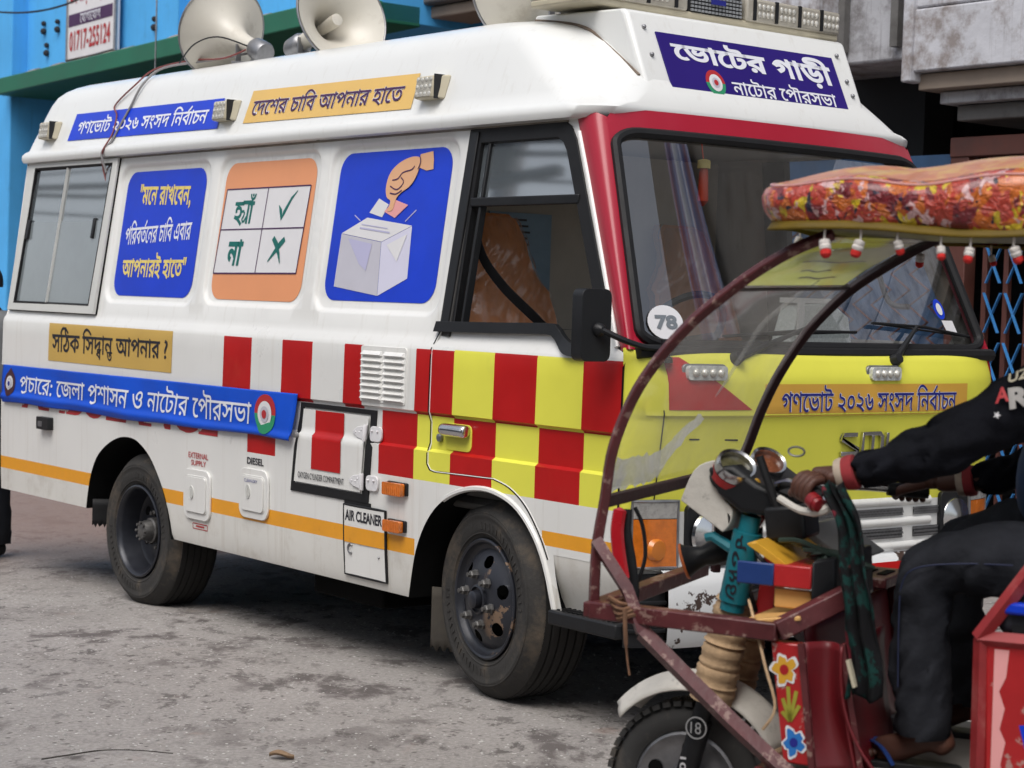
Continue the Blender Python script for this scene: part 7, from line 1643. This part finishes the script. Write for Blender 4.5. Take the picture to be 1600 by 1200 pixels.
ed = [(0, 1), (1, 2), (2, 3), (3, 4), (4, 5), (3, 6), (6, 7), (7, 8), (8, 9), (9, 10), (3, 11), (11, 12), (12, 13), (13, 14), (14, 15), (0, 16), (16, 17), (17, 18), (18, 19), (19, 20), (0, 21), (21, 22), (22, 23), (23, 24), (24, 25)]
V, F = skin_geo(nodes, ed, 0, 2); mb.add(V, F)
Mh = head(mb, (-1.09, 0, 1.67), (1, 0, -.05))
foot(mb, (-.775, .22, .495), (1, .05, 0)); foot(mb, (-.775, -.225, .495), (1, -.05, 0))
fist(mb, (-.525, .262, 1.138), (-.452, .296, 1.094), (.72, -.52, .16)); fist(mb, (-.655, -.262, 1.088), (-.565, -.283, 1.058), (-.85, -.5, 0) if False else (.85, .47, 0.02))
body = mb.build('body', M_skin, dr, smooth=80, merge=False)
face_parts(Mh, dr)
# clothes, grown over the same joints
mb = MB()
from mathutils import noise as _ns
def fold(V, amp, fr, seed=0):
    "cloth folds: ridged noise stretched across the limb"
    out = []
    for x, y, z in V:
        p = Vector((x * fr * .45 + seed * 7.3, y * fr * .6, z * fr * .45 + .35 * x * fr))
        n = abs(_ns.noise(p)) * 2 - .5 + .5 * _ns.noise(p * 2.3); q = _ns.noise(p * .8 + Vector((5, 3, 1)))
        out.append((x + amp * n * .7, y + amp * n * 1.3, z + amp * (q * 1.2)))
    return out
def cut_below(V, F, z0):
    return V, [f for f in F if not all(V[k][2] < z0 for k in f)]
nj = [(-1.20, 0, .95, (.20, .215)), (-1.22, 0, 1.14, (.175, .195)), (-1.20, 0, 1.32, (.165, .19)), (-1.16, 0, 1.47, (.11, .12)), (-1.14, 0, 1.535, .072),
      (-1.13, .18, 1.455, .088), (-1.055, .255, 1.405, .090), (-.93, .275, 1.315, .084), (-.805, .285, 1.235, .077), (-.68, .272, 1.182, .061), (-.60, .265, 1.160, .054), (-.548, .262, 1.146, .044),
      (-1.13, -.18, 1.455, .088), (-1.08, -.25, 1.39, .085), (-.99, -.275, 1.27, .072), (-.92, -.285, 1.158, .066), (-.81, -.272, 1.120, .055), (-.725, -.263, 1.102, .044)]
ej = [(0, 1), (1, 2), (2, 3), (3, 4), (3, 5), (5, 6), (6, 7), (7, 8), (8, 9), (9, 10), (10, 11), (3, 12), (12, 13), (13, 14), (14, 15), (15, 16), (16, 17)]
V, F = skin_geo(nj, ej, 0, 3); mb.add(fold(V, .017, 30), F); jk = mb.build('jacket', M_jack, dr, smooth=80, merge=False)
def cuff(c, d, r, nm, m, ln):
    q = Matrix.Translation(Vector(c)) @ Vector(d).to_track_quat('Z', 'Y').to_matrix().to_4x4(); b = MB(); b.lathe([(r * .8, -ln * .6), (r * 1.02, -ln * .5), (r * 1.06, 0), (r * 1.0, ln * .5), (r * .8, ln * .55)], q, 24); b.build(nm, m, jk, smooth=60)
cuff((-.548, .262, 1.146), (.12, -.0, -.035), .043, 'cuff_band', M_cuffr, .028); cuff((-.526, .262, 1.141), (.12, 0, -.035), .040, 'cuff_band', M_cuffw, .024)
cuff((-.725, -.263, 1.101), (.12, 0, -.02), .041, 'cuff_band', M_cuffr, .026); cuff((-.704, -.263, 1.098), (.12, 0, -.02), .039, 'cuff_band', M_cuffw, .022)
# printed letters on the upper sleeve, laid on the round of the arm
A0 = Vector((-1.055, .255, 1.405)); A1 = Vector((-.80, .287, 1.232)); ax = (A1 - A0).normalized(); sidev = Vector((0, 1, 0)); sidev = (sidev - ax * sidev.dot(ax)).normalized(); dn = ax.cross(sidev)
if dn.z > 0: dn = -dn
def SL(x, y, e=.0):
    "x along the arm towards the hand, y round the arm upwards"
    rr_ = .092 + e; an = y / rr_; return A0 + ax * x + (sidev * math.cos(an) - dn * math.sin(an)) * rr_
mb = MB(); put_text(mb, 'R', ((.128, -.008), (.080, -.026), (.058, .018), (.106, .040)), lambda x, y: SL(x, y, .006), bold=.05); mb.build('sleeve_print', mat('grey_white_print', (.42, .40, .38), .7, var=.15, scale=40), jk)
mb = MB(); put_text(mb, 'A', ((.150, .022), (.118, .010), (.100, .044), (.132, .058)), lambda x, y: SL(x, y, .006), bold=.03); mb.build('sleeve_print', M_lettR, jk)
mb = MB(); put_text(mb, 'UZ', ((.10, .052), (.05, .036), (.036, .062), (.088, .076)), lambda x, y: SL(x, y, .006), bold=.03); mb.build('sleeve_print', M_cream, jk)
mb = MB(); sp5 = [(.160 + .010 * (1 if k % 2 == 0 else .42) * math.cos(R(36 * k)), -.004 + .010 * (1 if k % 2 == 0 else .42) * math.sin(R(36 * k))) for k in range(10)]; mb.add([SL(x, y, .006) for x, y in sp5], [tuple(range(10))]); mb.build('sleeve_star', M_paper, jk)
mb = MB(); ntr = [(-1.19, 0, .98, (.15, .17)), (-1.12, .12, .955, .120), (-.95, .185, .945, .104), (-.82, .21, .940, .094), (-.735, .222, .900, .086), (-.730, .222, .80, .080), (-.735, .222, .66, .077), (-.745, .222, .54, .078), (-.75, .222, .44, .078), (-1.12, -.12, .995, .12), (-.92, -.195, .975, .105), (-.79, -.225, .955, .094), (-.69, -.242, .905, .085), (-.705, -.238, .78, .076), (-.73, -.23, .65, .072), (-.75, -.226, .54, .074), (-.755, -.226, .44, .074)]
V, F = skin_geo(ntr, [(0, 1), (1, 2), (2, 3), (3, 4), (4, 5), (5, 6), (6, 7), (7, 8), (0, 9), (9, 10), (10, 11), (11, 12), (12, 13), (13, 14), (14, 15), (15, 16)], 0, 3); V, F = cut_below(V, F, .505); mb.add(fold(V, .016, 26, 1), F); tr_ = mb.build('trousers', M_trou, dr, smooth=80, merge=False)
mb = MB(); pl_ = catmull([(-.70, .296, .62), (-.695, .293, .78), (-.70, .296, .88), (-.74, .309, .925), (-.85, .306, .945), (-.97, .289, .95)], 5)
mb.tube(pl_, .002, 5); mb.build('trouser_piping', mat('navy_piping', (.008, .014, .05), .7), tr_)
mb = MB(); V, F = skin_geo([(-1.06, -.02, 1.0, (.15, .15)), (-1.03, -.04, 1.14, (.15, .15)), (-1.06, -.02, 1.30, (.13, .14))], [(0, 1), (1, 2)], 0, 2); mb.add(V, F); mb.build('shirt', M_denim, dr, smooth=80)
for l_ in (.22, -.225):
    mb = MB(); sp = [(q.x, q.y) for q in catmull([(-.545, l_ - .045, 0), (-.52, l_, 0), (-.545, l_ + .045, 0), (-.64, l_ + .052, 0), (-.75, l_ + .036, 0), (-.83, l_ + .036, 0), (-.85, l_, 0), (-.83, l_ - .036, 0), (-.75, l_ - .036, 0), (-.64, l_ - .045, 0)], 4, closed=True)]
    mb.prism(sp, lambda x, y, h: Vector((x, y, h)), .404, .420); sd_ = mb.build('sandal', M_rubber, dr, bevel=.004)
    mb = MB(); mb.tube(catmull([(-.69, l_ + .050, .415), (-.655, l_ + .040, .455), (-.61, l_ + .012, .462), (-.575, l_ + .006, .425)], 5), .009, 6, flat=(.4, 1)); mb.tube(catmull([(-.69, l_ - .046, .415), (-.655, l_ - .034, .455), (-.61, l_ - .0, .462), (-.575, l_ + .006, .425)], 5), .009, 6, flat=(.4, 1)); mb.build('sandal_strap', M_blup, sd_)
# ---- bystander at the back of the van
Pb = Vector((-3.09, 11.30, gz(-3.09, 11.30)))
by = empty('person', Pb, R(160), 'bystander in dark trousers and pale shirt standing behind the van at the left edge', 'person')
mb = MB()
nodes = [(0, 0, .95, (.12, .15)), (0, 0, 1.12, (.11, .14)), (.01, 0, 1.30, (.12, .16)), (0, 0, 1.43, (.07, .09)), (.01, 0, 1.50, .05), (.02, 0, 1.55, .05), (0, .18, 1.40, .055), (-.02, .22, 1.15, .042), (.04, .22, .92, .03), (0, -.18, 1.40, .055), (-.02, -.22, 1.15, .042), (.04, -.22, .92, .03), (0, .10, .90, .085), (.02, .11, .50, .056), (-.01, .12, .12, .038), (0, -.10, .90, .085), (.02, -.11, .50, .056), (-.01, -.12, .12, .038)]
V, F = skin_geo(nodes, [(0, 1), (1, 2), (2, 3), (3, 4), (4, 5), (3, 6), (6, 7), (7, 8), (3, 9), (9, 10), (10, 11), (0, 12), (12, 13), (13, 14), (0, 15), (15, 16), (16, 17)], 0, 2); mb.add(V, F)
Mh = head(mb, (.03, 0, 1.63), (1, 0, 0))
for s_ in (-1, 1):
    for k in range(4): chain(mb, [(.045 + .016 * (k - 1.5), .22 * s_, .90, .011), (.055 + .02 * (k - 1.5), .225 * s_, .83, .010), (.06 + .018 * (k - 1.5), .215 * s_, .76 + .01 * abs(k - 1.5), .007)], sub=1)
    chain(mb, [(.06, .21 * s_, .90, .013), (.095, .20 * s_, .85, .010), (.10, .195 * s_, .81, .008)], sub=1)
mb.build('body', M_skin, by, smooth=80, merge=False); face_parts(Mh, by)
mb = MB(); V, F = skin_geo([(0, 0, .90, (.145, .175)), (0, 0, 1.12, (.135, .165)), (.01, 0, 1.30, (.14, .18)), (0, 0, 1.45, (.085, .11)), (0, .19, 1.39, .075), (-.02, .235, 1.12, .058), (0, -.19, 1.39, .075), (-.02, -.235, 1.12, .058)], [(0, 1), (1, 2), (2, 3), (3, 4), (4, 5), (3, 6), (6, 7)], 0, 2); mb.add(V, F); mb.build('shirt', mat('pale_grey_shirt', (.34, .34, .33), .8, var=.15, scale=9, bump=.2, bscale=20), by, smooth=80)
mb = MB(); V, F = skin_geo([(0, 0, .95, (.13, .16)), (0, .10, .86, .105), (.02, .115, .50, .088), (-.01, .125, .02, .092), (0, -.10, .86, .105), (.02, -.115, .50, .088), (-.01, -.125, .02, .092)], [(0, 1), (1, 2), (2, 3), (0, 4), (4, 5), (5, 6)], 0, 2); V, F = cut_below(V, F, .10); mb.add(fold(V, .009, 26, 2), F); mb.build('trousers', M_trou, by, smooth=80, merge=False)
for s_ in (-1, 1):
    mb = MB(); V, F = skin_geo([(-.06, .12 * s_, .05, .045), (.04, .125 * s_, .05, (.045, .05)), (.15, .135 * s_, .035, (.032, .045)), (.19, .14 * s_, .03, (.024, .035))], [(0, 1), (1, 2), (2, 3)], 0, 2); mb.add(V, F); mb.build('shoe', M_rubber, by, smooth=80)
